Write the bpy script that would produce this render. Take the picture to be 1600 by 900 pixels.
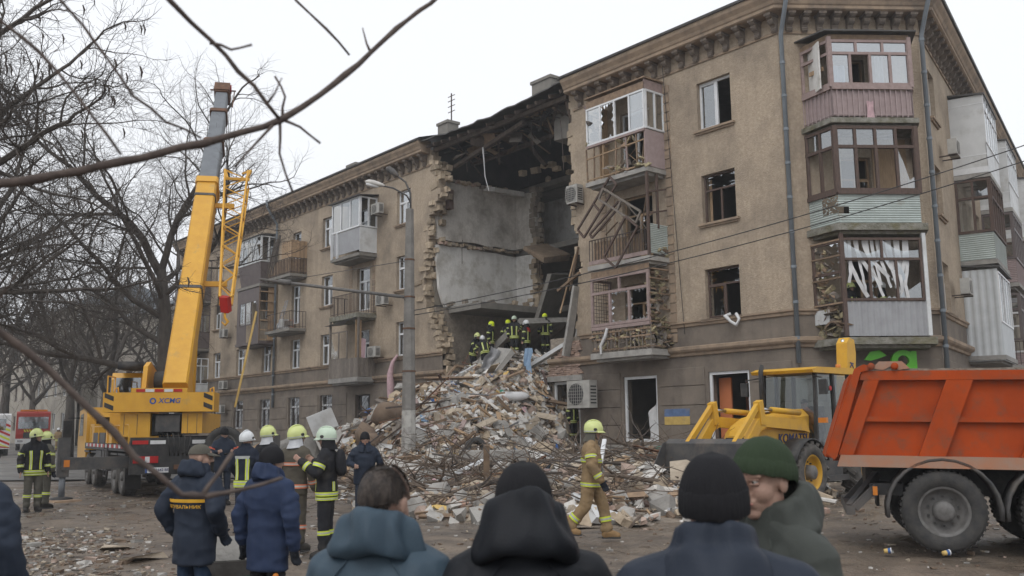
import bpy, bmesh, math, random
import numpy as np
from mathutils import Vector, Matrix, noise as mnoise
random.seed(7); np.random.seed(7)
S = bpy.context.scene
COL = S.collection
for o in list(bpy.data.objects): bpy.data.objects.remove(o)
R = math.radians
# ------------------------------------------------------------------ camera
cam_d = bpy.data.cameras.new('camera'); cam = bpy.data.objects.new('camera', cam_d); COL.objects.link(cam)
S.camera = cam
cam_d.sensor_width = 36.0; cam_d.lens = 36.0*1478.7/1600; cam_d.clip_start = 0.05; cam_d.clip_end = 3000
_p, _r = R(8.513), R(-0.639)
_f = Vector((0, math.cos(_p), math.sin(_p))); _x = Vector((1, 0, 0)); _u = _x.cross(_f)
_x, _u = _x*math.cos(_r)+_u*math.sin(_r), _u*math.cos(_r)-_x*math.sin(_r)
cam.matrix_world = Matrix(((_x.x, _u.x, -_f.x, 0), (_x.y, _u.y, -_f.y, 0), (_x.z, _u.z, -_f.z, 1.7), (0, 0, 0, 1)))
cam_d.dof.use_dof = True; cam_d.dof.focus_distance = 30.0; cam_d.dof.aperture_fstop = 4.5
# ------------------------------------------------------------------ sky, sun, exposure
world = bpy.data.worlds.new('World'); S.world = world; world.use_nodes = True
wn = world.node_tree; wn.nodes.clear()
sky = wn.nodes.new('ShaderNodeTexSky'); sky.sky_type = 'NISHITA'; sky.sun_disc = False
sky.sun_elevation = R(50); sky.sun_rotation = R(200); sky.air_density = 1.0; sky.dust_density = 6.0; sky.ozone_density = 1.0
hs = wn.nodes.new('ShaderNodeHueSaturation'); hs.inputs['Saturation'].default_value = 0.12; hs.inputs['Value'].default_value = 0.75
mx = wn.nodes.new('ShaderNodeMix'); mx.data_type = 'RGBA'; mx.inputs['Factor'].default_value = 0.86
mx.inputs[7].default_value = (7.3, 7.5, 7.85, 1)      # the even white of the cloud layer
bg = wn.nodes.new('ShaderNodeBackground'); bg.inputs['Strength'].default_value = 0.1
wo = wn.nodes.new('ShaderNodeOutputWorld')
wn.links.new(sky.outputs[0], hs.inputs['Color']); wn.links.new(hs.outputs[0], mx.inputs[6])
wn.links.new(mx.outputs[2], bg.inputs[0]); wn.links.new(bg.outputs[0], wo.inputs[0])
sun_d = bpy.data.lights.new('sun', 'SUN'); sun = bpy.data.objects.new('sun', sun_d); COL.objects.link(sun)
sun_d.energy = 0.6; sun_d.angle = R(35); sun_d.color = (1.0, 0.97, 0.93)
sun.rotation_euler = (R(40), 0, R(-20))
S.view_settings.view_transform = 'Standard'; S.view_settings.look = 'None'; S.view_settings.gamma = 1
S.view_settings.use_curve_mapping = False; S.view_settings.exposure = 0.62
S.render.engine = 'CYCLES'
S.cycles.max_bounces = 6; S.cycles.transparent_max_bounces = 16

# ------------------------------------------------------------------ materials
MATS = {}
def nt(m): return m.node_tree.nodes, m.node_tree.links
def pm(name, c1, c2=None, scale=3.0, detail=6, lo=0.35, hi=0.65, rough=0.8, bump=0.15, bscale=60, bdist=0.01, metal=0, spec=0.3, rnd=0.0, stretch=None, c3=None, c3scale=0.6, c3lo=.5, c3hi=.7, streak=None, wet=None):
    """procedural surface: two colours by fractal noise, optional third stain colour, grain bump, per-object value jitter"""
    m = bpy.data.materials.new(name); m.use_nodes = True; N, L = nt(m)
    b = N['Principled BSDF']; b.inputs['Roughness'].default_value = rough; b.inputs['Metallic'].default_value = metal
    b.inputs['Specular IOR Level'].default_value = spec
    tc = N.new('ShaderNodeTexCoord'); vec = tc.outputs['Object']
    if stretch:
        mp = N.new('ShaderNodeMapping'); mp.inputs['Scale'].default_value = stretch; L.new(vec, mp.inputs[0]); vec = mp.outputs[0]
    col = None
    c2 = c2 or tuple(x*0.8 for x in c1)
    n = N.new('ShaderNodeTexNoise'); n.inputs['Scale'].default_value = scale; n.inputs['Detail'].default_value = detail; n.inputs['Roughness'].default_value = 0.62
    L.new(vec, n.inputs['Vector'])
    r = N.new('ShaderNodeValToRGB'); e = r.color_ramp.elements
    e[0].position = lo; e[1].position = hi; e[0].color = (*c1, 1); e[1].color = (*c2, 1)
    L.new(n.outputs['Fac'], r.inputs[0]); col = r.outputs[0]
    if c3:
        n3 = N.new('ShaderNodeTexNoise'); n3.inputs['Scale'].default_value = c3scale; n3.inputs['Detail'].default_value = 8; n3.inputs['Roughness'].default_value = .7
        L.new(vec, n3.inputs['Vector'])
        mr = N.new('ShaderNodeMapRange'); mr.inputs[1].default_value = c3lo; mr.inputs[2].default_value = c3hi
        L.new(n3.outputs['Fac'], mr.inputs[0])
        m3 = N.new('ShaderNodeMix'); m3.data_type = 'RGBA'; m3.inputs[7].default_value = (*c3, 1)
        L.new(mr.outputs[0], m3.inputs[0]); L.new(col, m3.inputs[6]); col = m3.outputs[2]
    if streak:       # rain streaks and soot runs, drawn out down the wall
        ms = N.new('ShaderNodeMapping'); ms.inputs['Scale'].default_value = (2.2, 2.2, .16); L.new(tc.outputs['Object'], ms.inputs[0])
        ns = N.new('ShaderNodeTexNoise'); ns.inputs['Scale'].default_value = 1.6; ns.inputs['Detail'].default_value = 9; ns.inputs['Roughness'].default_value = .68; L.new(ms.outputs[0], ns.inputs['Vector'])
        rs_ = N.new('ShaderNodeMapRange'); rs_.inputs[1].default_value = .5; rs_.inputs[2].default_value = .78; rs_.inputs[4].default_value = .42; L.new(ns.outputs['Fac'], rs_.inputs[0])
        m4 = N.new('ShaderNodeMix'); m4.data_type = 'RGBA'; m4.inputs[7].default_value = (*streak, 1); L.new(rs_.outputs[0], m4.inputs[0]); L.new(col, m4.inputs[6]); col = m4.outputs[2]
    if wet:
        nw = N.new('ShaderNodeTexNoise'); nw.inputs['Scale'].default_value = .45; nw.inputs['Detail'].default_value = 7; L.new(tc.outputs['Object'], nw.inputs['Vector'])
        rw = N.new('ShaderNodeMapRange'); rw.inputs[1].default_value = .42; rw.inputs[2].default_value = .6; rw.inputs[3].default_value = wet; rw.inputs[4].default_value = rough; L.new(nw.outputs['Fac'], rw.inputs[0]); L.new(rw.outputs[0], b.inputs['Roughness'])
    if rnd:
        oi = N.new('ShaderNodeObjectInfo'); mr = N.new('ShaderNodeMapRange'); mr.inputs[3].default_value = 1-rnd; mr.inputs[4].default_value = 1+rnd
        L.new(oi.outputs['Random'], mr.inputs[0]); h = N.new('ShaderNodeHueSaturation'); L.new(mr.outputs[0], h.inputs['Value']); L.new(col, h.inputs['Color']); col = h.outputs[0]
    L.new(col, b.inputs['Base Color'])
    if bump:
        bn = N.new('ShaderNodeTexNoise'); bn.inputs['Scale'].default_value = bscale; bn.inputs['Detail'].default_value = 4
        L.new(vec, bn.inputs['Vector'])
        bp = N.new('ShaderNodeBump'); bp.inputs['Strength'].default_value = min(1, bump*3); bp.inputs['Distance'].default_value = bdist
        L.new(bn.outputs['Fac'], bp.inputs['Height']); L.new(bp.outputs[0], b.inputs['Normal'])
    MATS[name] = m; return m
def glass_mat(name, tint=(.8, .85, .87), refl=.25):
    m = bpy.data.materials.new(name); m.use_nodes = True; N, L = nt(m); N.clear()
    o = N.new('ShaderNodeOutputMaterial'); t = N.new('ShaderNodeBsdfTransparent'); t.inputs[0].default_value = (*tint, 1)
    g = N.new('ShaderNodeBsdfGlossy'); g.inputs['Roughness'].default_value = .04; g.inputs[0].default_value = (.9, .93, .95, 1)
    fr = N.new('ShaderNodeFresnel'); fr.inputs[0].default_value = 1.5
    ad = N.new('ShaderNodeMath'); ad.operation = 'ADD'; ad.use_clamp = True; ad.inputs[1].default_value = refl
    nz = N.new('ShaderNodeTexNoise'); nz.inputs['Scale'].default_value = 1.3; nz.inputs['Detail'].default_value = 2
    tc = N.new('ShaderNodeTexCoord'); L.new(tc.outputs['Object'], nz.inputs[0])
    bp = N.new('ShaderNodeBump'); bp.inputs['Strength'].default_value = .15; bp.inputs['Distance'].default_value = .05; L.new(nz.outputs[0], bp.inputs['Height']); L.new(bp.outputs[0], g.inputs['Normal'])
    x = N.new('ShaderNodeMixShader'); L.new(fr.outputs[0], ad.inputs[0]); L.new(ad.outputs[0], x.inputs[0]); L.new(t.outputs[0], x.inputs[1]); L.new(g.outputs[0], x.inputs[2]); L.new(x.outputs[0], o.inputs[0])
    MATS[name] = m; return m
def M(n): return MATS[n]

pm('plaster', (.46, .375, .285), (.325, .258, .188), scale=11, detail=12, lo=.3, hi=.7, rough=.92, bump=.3, bscale=26, bdist=.03, c3=(.2, .165, .13), c3scale=.4, c3lo=.44, c3hi=.72, streak=(.17, .138, .108))
pm('plaster_grey', (.205, .172, .14), (.15, .125, .103), scale=1.3, detail=9, rough=.9, bump=.15, bscale=30, bdist=.02, c3=(.1, .085, .075), c3scale=.5, streak=(.085, .074, .065))
pm('stone_trim', (.36, .27, .19), (.25, .19, .14), scale=2, detail=8, rough=.9, bump=.15, bscale=20, c3=(.12, .1, .085), c3scale=1.2, c3lo=.5, c3hi=.75, streak=(.12, .1, .085))
pm('corbel_stone', (.21, .17, .135), (.12, .1, .085), scale=7, rough=.92, bump=.25, bscale=25, bdist=.02)
pm('roof_metal', (.06, .058, .057), (.095, .09, .085), scale=2, rough=.6, bump=.05)
pm('limestone', (.46, .375, .275), (.3, .24, .175), scale=3, rough=.95, bump=.35, bscale=14, bdist=.03, rnd=.28)
pm('red_brick', (.33, .19, .14), (.4, .3, .25), scale=6, rough=.92, bump=.2, bscale=30, rnd=.25)
pm('dusty_brick', (.4, .3, .25), (.32, .22, .17), scale=5, rough=.95, bump=.25, bscale=25, rnd=.25)
pm('mortar', (.3, .26, .21), (.2, .17, .14), scale=4, rough=.95, bump=.4, bscale=12, bdist=.04)
pm('concrete', (.36, .345, .32), (.24, .23, .215), scale=2.5, detail=9, rough=.9, bump=.25, bscale=20, bdist=.02, rnd=.15)
pm('concrete_dark', (.17, .16, .145), (.23, .215, .19), scale=2, detail=9, rough=.9, bump=.25, bscale=20, bdist=.02)
pm('slab_moss', (.26, .25, .22), (.12, .115, .085), scale=4, detail=9, rough=.95, bump=.3, bscale=18, bdist=.03, c3=(.13, .115, .05), c3scale=1.5)
pm('wallpaper', (.64, .61, .565), (.55, .52, .48), scale=9, detail=3, rough=.9, bump=.05, c3=(.33, .3, .265), c3scale=.8, c3lo=.46, c3hi=.66, streak=(.3, .275, .245))
pm('white_wall', (.7, .69, .665), (.6, .59, .57), scale=1.5, detail=8, rough=.9, bump=.08, c3=(.38, .36, .32), c3scale=.9, c3lo=.48, c3hi=.68, streak=(.36, .335, .3))
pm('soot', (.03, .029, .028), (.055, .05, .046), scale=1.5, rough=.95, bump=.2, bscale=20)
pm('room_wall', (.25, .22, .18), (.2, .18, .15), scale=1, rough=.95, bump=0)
pm('orange_wall', (.5, .17, .07), (.42, .14, .06), scale=1, rough=.9, bump=0)
pm('white_pvc', (.68, .69, .7), (.58, .59, .6), scale=3, rough=.4, bump=0, spec=.4)
pm('white_clad', (.6, .61, .61), (.5, .51, .51), scale=1.5, detail=8, rough=.5, bump=0, c3=(.38, .37, .35), c3scale=1)
pm('brown_wood', (.115, .075, .06), (.07, .05, .042), scale=10, rough=.75, bump=.15, stretch=(3, 3, .6))
pm('grey_wood', (.23, .2, .17), (.14, .12, .105), scale=8, rough=.9, bump=.25, bscale=30, stretch=(4, 4, .5), rnd=.15)
pm('raw_wood', (.42, .295, .185), (.3, .205, .125), scale=6, rough=.85, bump=.15, stretch=(4, 4, .6), rnd=.25)
pm('old_wood', (.27, .19, .125), (.17, .12, .085), scale=6, rough=.9, bump=.2, rnd=.3)
pm('burnt_wood', (.12, .09, .07), (.06, .048, .04), scale=5, rough=.95, bump=.25)
pm('pink_paint', (.36, .285, .28), (.3, .235, .23), scale=5, rough=.7, bump=.08)
pm('pinkbrown_wood', (.33, .25, .235), (.25, .19, .175), scale=8, rough=.8, bump=.12)
pm('grey_brown_clad', (.135, .11, .105), (.11, .09, .087), scale=3, rough=.5, bump=.03)
pm('green_corr', (.42, .47, .45), (.35, .39, .37), scale=2, rough=.55, bump=.04, c3=(.25, .22, .18), c3scale=1.2, c3lo=.6, c3hi=.75)
pm('grey_corr', (.32, .325, .335), (.27, .27, .28), scale=2, rough=.5, bump=.03)
pm('white_corr', (.5, .52, .53), (.43, .45, .46), scale=2, rough=.5, bump=.03)
pm('iron', (.055, .05, .048), (.1, .07, .055), scale=9, rough=.7, bump=.1)
pm('pipe_grey', (.2, .225, .25), (.15, .17, .185), scale=4, rough=.55, bump=.05, stretch=(1, 1, .3))
pm('insulation', (.4, .345, .21), (.2, .17, .11), scale=7, rough=1, bump=.6, bscale=16, bdist=.06, rnd=.3)
pm('cloth_white', (.62, .62, .62), (.5, .5, .5), scale=3, rough=.9, bump=.05)
pm('cloth_blue', (.28, .4, .55), (.2, .3, .44), scale=3, rough=.9, bump=.1)
pm('cloth_pink', (.55, .38, .4), (.42, .28, .3), scale=6, rough=.9, bump=.1)
pm('ac_case', (.42, .41, .38), (.32, .31, .29), scale=3, rough=.6, bump=.02)
pm('ac_dark', (.04, .04, .042), rough=.6, bump=0)
pm('sign_green', (.12, .5, .03), (.1, .42, .03), scale=2, rough=.35, bump=0)
pm('flag_blue', (.11, .17, .3), (.08, .12, .22), scale=5, detail=9, rough=.9, bump=.15, c3=(.2, .18, .16), c3scale=3, c3lo=.55, c3hi=.7)
pm('flag_yellow', (.52, .37, .12), (.42, .29, .09), scale=5, detail=9, rough=.9, bump=.15, c3=(.25, .2, .14), c3scale=3, c3lo=.55, c3hi=.7)
glass_mat('glass'); glass_mat('glass_pale', (.75, .8, .82), .4); glass_mat('glass_dark', (.35, .37, .38), .2)

# ------------------------------------------------------------------ mesh helpers
class MB:
    """collects shapes; build() links them as ONE mesh object"""
    def __init__(s): s.v = []; s.f = []; s.mi = []; s.k = 0; s.sm = []; s.smooth = False
    def add(s, vs, fs, mi=None):
        n = len(s.v); s.v.extend([tuple(p) for p in vs]); s.f.extend([tuple(i+n for i in f) for f in fs])
        s.mi.extend([s.k if mi is None else mi]*len(fs)); s.sm.extend([s.smooth]*len(fs)); return s
    def box(s, x0, x1, y0, y1, z0, z1):
        return s.add([(x0,y0,z0),(x1,y0,z0),(x1,y1,z0),(x0,y1,z0),(x0,y0,z1),(x1,y0,z1),(x1,y1,z1),(x0,y1,z1)],
              [(0,3,2,1),(4,5,6,7),(0,1,5,4),(1,2,6,5),(2,3,7,6),(3,0,4,7)])
    def obox(s, mat, sx, sy, sz, j=0):
        vs = []
        for z in (-.5, .5):
            for x, y in ((-.5,-.5),(.5,-.5),(.5,.5),(-.5,.5)):
                vs.append(mat @ Vector((x*sx+random.uniform(-j,j), y*sy+random.uniform(-j,j), z*sz+random.uniform(-j,j))))
        return s.add(vs, [(0,3,2,1),(4,5,6,7),(0,1,5,4),(1,2,6,5),(2,3,7,6),(3,0,4,7)])
    def bar(s, a, b, w, h=None, up=(0,0,1)):
        a, b = Vector(a), Vector(b); h = h or w; d = b-a; l = d.length
        if l < 1e-6: return s
        d /= l; u = Vector(up)
        if abs(d.dot(u)) > .98: u = Vector((1,0,0))
        x = d.cross(u).normalized(); y = x.cross(d)
        vs = [p + x*(sx*w/2) + y*(sy*h/2) for p in (a, b) for sx, sy in ((-1,-1),(1,-1),(1,1),(-1,1))]
        return s.add(vs, [(0,1,2,3),(7,6,5,4),(0,4,5,1),(1,5,6,2),(2,6,7,3),(3,7,4,0)])
    def tube(s, path, rad, n=8, cap=True, sq=None):
        P = [Vector(p) for p in path]; m = len(P)
        if not hasattr(rad, '__len__'): rad = [rad]*m
        prev = None; vs = []
        for i in range(m):
            d = (P[min(i+1,m-1)]-P[max(i-1,0)])
            if d.length < 1e-9: d = Vector((0,0,1))
            d.normalize()
            if prev is None:
                u = Vector((0,0,1)) if abs(d.z) < .9 else Vector((1,0,0)); x = d.cross(u).normalized()
            else:
                x = prev - d*prev.dot(d)
                x = x.normalized() if x.length > 1e-6 else d.orthogonal().normalized()
            prev = x; y = d.cross(x)
            for j in range(n):
                a = 2*math.pi*j/n; vs.append(P[i] + x*(math.cos(a)*rad[i]) + y*(math.sin(a)*rad[i]))
        fs = [(i*n+j, i*n+(j+1)%n, (i+1)*n+(j+1)%n, (i+1)*n+j) for i in range(m-1) for j in range(n)]
        if cap: fs += [tuple(range(n-1,-1,-1)), tuple((m-1)*n+j for j in range(n))]
        return s.add(vs, fs)
    def loft(s, rings, cap=True, closed=True):
        n = len(rings[0]); m = len(rings); vs = [p for r in rings for p in r]; fs = []
        for i in range(m-1):
            for j in range(n if closed else n-1):
                fs.append((i*n+j, i*n+(j+1)%n, (i+1)*n+(j+1)%n, (i+1)*n+j))
        if cap: fs += [tuple(range(n-1,-1,-1)), tuple((m-1)*n+j for j in range(n))]
        return s.add(vs, fs)
    def lathe(s, prof, c=(0,0,0), axis='z', n=24, a0=0, a1=2*math.pi):
        """prof: (radius, height) pairs"""
        full = abs(a1-a0-2*math.pi) < 1e-6; vs = []; nn = n if full else n+1
        for (r, h) in prof:
            for j in range(nn):
                a = a0+(a1-a0)*j/n; x, y = r*math.cos(a), r*math.sin(a)
                p = (x,y,h) if axis == 'z' else ((h,x,y) if axis == 'x' else (y,h,x))
                vs.append((p[0]+c[0], p[1]+c[1], p[2]+c[2]))
        m = len(prof); fs = []
        for i in range(m-1):
            for j in range(n):
                k = (j+1) % nn
                fs.append((i*nn+j, i*nn+k, (i+1)*nn+k, (i+1)*nn+j))
        return s.add(vs, fs)
    def prism(s, poly, a, b, plane='xz'):
        """polygon in a plane, extruded along the third axis from a to b"""
        n = len(poly)
        def P(p, t): return (p[0], t, p[1]) if plane == 'xz' else ((p[0], p[1], t) if plane == 'xy' else (t, p[0], p[1]))
        vs = [P(p, a) for p in poly]+[P(p, b) for p in poly]
        fs = [tuple(range(n)), tuple(range(2*n-1, n-1, -1))]+[(i, i+n, (i+1)%n+n, (i+1)%n) for i in range(n)]
        return s.add(vs, fs)
    def quad(s, a, b, c, d): return s.add([a,b,c,d], [(0,1,2,3)])
    def mesh(s, name, mats, M4=None, fix=True):
        me = bpy.data.meshes.new(name)
        v = np.array([tuple(p) for p in s.v], dtype=float).reshape(-1, 3)
        if M4 is not None:
            A = np.array(M4); v = v@A[:3,:3].T+A[:3,3]
        me.from_pydata(v.tolist(), [], s.f)
        for m in (mats if isinstance(mats, (list, tuple)) else [mats]): me.materials.append(M(m) if isinstance(m, str) else m)
        me.polygons.foreach_set('material_index', s.mi); me.polygons.foreach_set('use_smooth', s.sm)
        if fix and len(s.f) < 60000:
            bm = bmesh.new(); bm.from_mesh(me); bmesh.ops.recalc_face_normals(bm, faces=bm.faces); bm.to_mesh(me); bm.free()
        me.update(); return me
    def build(s, name, mats, parent=None, M4=None, fix=True):
        return link(name, s.mesh(name, mats, M4, fix), parent)
def link(name, me, parent=None, M4=None):
    o = bpy.data.objects.new(name, me); COL.objects.link(o)
    if parent is not None: o.parent = parent
    if M4 is not None: o.matrix_basis = M4
    return o
def tag(o, label=None, cat=None, group=None, kind=None):
    if label: o['label'] = label
    if cat: o['category'] = cat
    if group: o['group'] = group
    if kind: o['kind'] = kind
    return o
def thing(name, label, cat, loc=(0,0,0), rz=0, group=None):
    o = bpy.data.objects.new(name, None); COL.objects.link(o); o.location = loc; o.rotation_euler = (0,0,rz)
    o.empty_display_size = .2
    return tag(o, label, cat, group)
def kids(o): return [c for c in bpy.data.objects if c.parent == o]
def copy_tree(o, parent=None, cache=None):
    c = o.copy(); COL.objects.link(c); c.parent = parent
    for ch in o.children: copy_tree(ch, c)
    return c
def T(x, y, z): return Matrix.Translation((x, y, z))
def RZ(a): return Matrix.Rotation(a, 4, 'Z')
def RX(a): return Matrix.Rotation(a, 4, 'X')
def RY(a): return Matrix.Rotation(a, 4, 'Y')
U = random.uniform
def nz(x, y, z=0, s=1): return mnoise.noise(Vector((x*s, y*s, z*s)))
# ================================================================== THE GROUND
def ground_z(x, y):
    t = max(0, min(1, (y-9)/7)); z = -.12*(1-t*t*(3-2*t))
    if y > 34: z += .0105*(min(y, 110)-34)
    return z
pm('mud_asphalt', (.17, .134, .102), (.078, .063, .051), scale=1.6, detail=14, lo=.36, hi=.62, rough=.72, bump=.33, bscale=14, bdist=.06, c3=(.2, .158, .119), c3scale=.32, c3lo=.46, c3hi=.7, spec=.4, wet=.27)
pm('far_asphalt', (.14, .13, .118), (.1, .092, .084), scale=.9, wet=.35, detail=8, rough=.6, bump=.1, bscale=12)
pm('paving', (.105, .095, .085), (.075, .068, .062), scale=1.3, detail=9, rough=.75, bump=.2, bscale=14, bdist=.02)
pm('kerb_stone', (.2, .18, .155), (.14, .125, .11), scale=3, rough=.9, bump=.2)
def grid_sheet(xs, ys, zf):
    mb = MB(); mb.smooth = True; n = len(ys)
    vs = [(x, y, zf(x, y)) for x in xs for y in ys]
    mb.add(vs, [(i*n+j, (i+1)*n+j, (i+1)*n+j+1, i*n+j+1) for i in range(len(xs)-1) for j in range(n-1)]); return mb
def dirt_z(x, y):
    a = .045*nz(x, y, 3, .5)+.03*nz(x, y, 9, 1.6)+.014*nz(x, y, 2, 4.5)
    w = 1 if y < 40 else max(.15, 1-(y-40)/25)
    if y > 35 and x < -8: w *= .12
    q = (x*.768+y*.641)*.9; rut = 0
    if 8 < y < 40:
        for c_ in (9.5, 11.6, 15.2, 17.1, 20.5): rut -= .05*math.exp(-((q-c_+.5*nz(x, y, 4, .12))/.22)**2)
    return ground_z(x, y)+a*w+rut*(.6+.4*nz(x, y, 8, .8))-.03
xs = np.concatenate([np.linspace(-900,-60,12), np.linspace(-45,-16,40), np.linspace(-15.8,15.8,180), np.linspace(16.5,40,30), np.linspace(55,900,12)])
ys = np.concatenate([np.linspace(-60,0,8), np.linspace(1,5,12), np.linspace(5.2,36,190), np.linspace(36.5,70,60), np.linspace(73,140,20), np.linspace(170,2500,14)])
g = grid_sheet(xs, ys, dirt_z).build('ground', 'mud_asphalt', fix=False); tag(g, kind='structure')
# pavement on the camera's side with its kerb
mb = MB(); kx = lambda y: float(np.interp(y, [-3,5.2,15.5,22.2,34], [-1.2,-4.4,-8.6,-12.9,-30])); yy = np.linspace(-3, 34, 60)
mb.add([(x_, y, ground_z(0, y)+.06) for y in yy for x_ in (-60, kx(y))]+[(kx(y), y, ground_z(0, y)-.1) for y in yy], [(2*i,2*i+1,2*i+3,2*i+2) for i in range(59)]+[(2*i+1,120+i,121+i,2*i+3) for i in range(59)])
tag(mb.build('pavement', 'paving'), kind='structure')
k = MB()
pts = [(-4.4, 5.2), (-8.6, 15.5), (-12.9, 22.2), (-17, 25.2)]
for a, b in zip(pts, pts[1:]):
    a, b = Vector((*a, 0)), Vector((*b, 0)); n = max(1, int((b-a).length/1.0))
    for i in range(n):
        p = a.lerp(b, i/n); q = a.lerp(b, (i+.97)/n); k.bar(p+Vector((.09,0,.0+ground_z(0,p.y))), q+Vector((.09,0,.0+ground_z(0,q.y))), .16, .15)
tag(k.build('kerb', 'kerb_stone'), kind='structure')
# far street, lighter wet asphalt
mb = grid_sheet(np.linspace(-60, -9, 30), np.linspace(36, 140, 60), lambda x, y: ground_z(x, y)+.012+.004)
tag(mb.build('road', 'far_asphalt'), kind='structure')
# ================================================================== THE APARTMENT BLOCK
aA, aB, aC = R(-39.85), R(86.74), R(33.53)
dA = Vector((math.sin(aA), math.cos(aA), 0)); dB = Vector((math.sin(aB), math.cos(aB), 0)); dC = Vector((math.sin(aC), math.cos(aC), 0))
EA = Vector((9.028, 30.266, 0)); EC = Vector((13.870, 30.542, 0))
def frame(o, X):
    Y = Vector((-X.y, X.x, 0)); return Matrix(((X.x, Y.x, 0, o.x), (X.y, Y.y, 0, o.y), (0, 0, 1, 0), (0, 0, 0, 1)))
FA, FB, FC = frame(EA, -dA), frame(EA, dB), frame(EC, dC)
BLD = thing('apartment_building', 'four storey tan plaster apartment block with collapsed middle section and bracketed cornice', 'building', EA)
def bpart(mb, name, mats, fr, parent=None, **k):
    # parts are modelled in facade coordinates, stored relative to the building's base
    par = parent if parent is not None else BLD
    return mb.build(name, mats, par, T(-EA.x, -EA.y, 0) @ fr, **k)
def blink(name, me, fr, M4, parent=None): return link(name, me, parent if parent is not None else BLD, T(-EA.x, -EA.y, 0) @ fr @ M4)
def wall_cells(mb, x0, x1, z0, z1, opens, y0=0.0, th=.45):
    xs = sorted({x0, x1, *[v for o in opens for v in o[:2] if x0 < v < x1]}); zs = sorted({z0, z1, *[v for o in opens for v in o[2:4] if z0 < v < z1]})
    for a, b in zip(xs, xs[1:]):
        for c, d in zip(zs, zs[1:]):
            mx_, mz_ = (a+b)/2, (c+d)/2
            if any(o[0] < mx_ < o[1] and o[2] < mz_ < o[3] for o in opens): continue
            mb.add([(a,y0,c),(b,y0,c),(b,y0,d),(a,y0,d),(a,y0+th,c),(b,y0+th,c),(b,y0+th,d),(a,y0+th,d)], [(0,1,2,3),(7,6,5,4)])
    for o in opens:
        a, b, c, d = max(o[0],x0), min(o[1],x1), max(o[2],z0), min(o[3],z1)
        if a >= b or c >= d: continue
        y1 = y0+th
        mb.add([(a,y0,c),(b,y0,c),(b,y0,d),(a,y0,d),(a,y1,c),(b,y1,c),(b,y1,d),(a,y1,d)], [(0,3,7,4),(2,1,5,6)]+([(3,2,6,7)] if o[3] <= z1 else [])+([(1,0,4,5)] if o[2] >= z0 else []))
WIN = []            # openings of facade A
def cell_pane(par, fr, x0, x1, z0, z1, y, mode, mat='glass', tilt=0):
    if mode == 'gone': return
    mb = MB()
    if mode == 'full':
        mb.quad((x0,y,z0),(x1,y+tilt,z0),(x1,y+tilt,z1),(x0,y,z1))
    else:           # shards left in the rebate
        w, h = x1-x0, z1-z0; m = max(3, int((w+h)*5))
        for side in range(4):
            for i in range(m):
                a, b = i/m, (i+1)/m; t = U(.02, .3)*(1 if mode == 'shard' else 1.9); c = (a+b)/2+U(-.06,.06)
                if side == 0: p = [(x0+w*a,z0),(x0+w*b,z0),(x0+w*c,z0+h*t*.6)]
                elif side == 1: p = [(x0+w*a,z1),(x0+w*b,z1),(x0+w*c,z1-h*t*.6)]
                elif side == 2: p = [(x0,z0+h*a),(x0,z0+h*b),(x0+w*t,z0+h*c)]
                else: p = [(x1,z0+h*a),(x1,z0+h*b),(x1-w*t,z0+h*c)]
                if U(0,1) < .75: mb.add([(q[0],y+.001*side,q[1]) for q in p], [(0,1,2)])
    if mb.f: bpart(mb, 'pane', mat, fr, par, fix=False)
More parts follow.
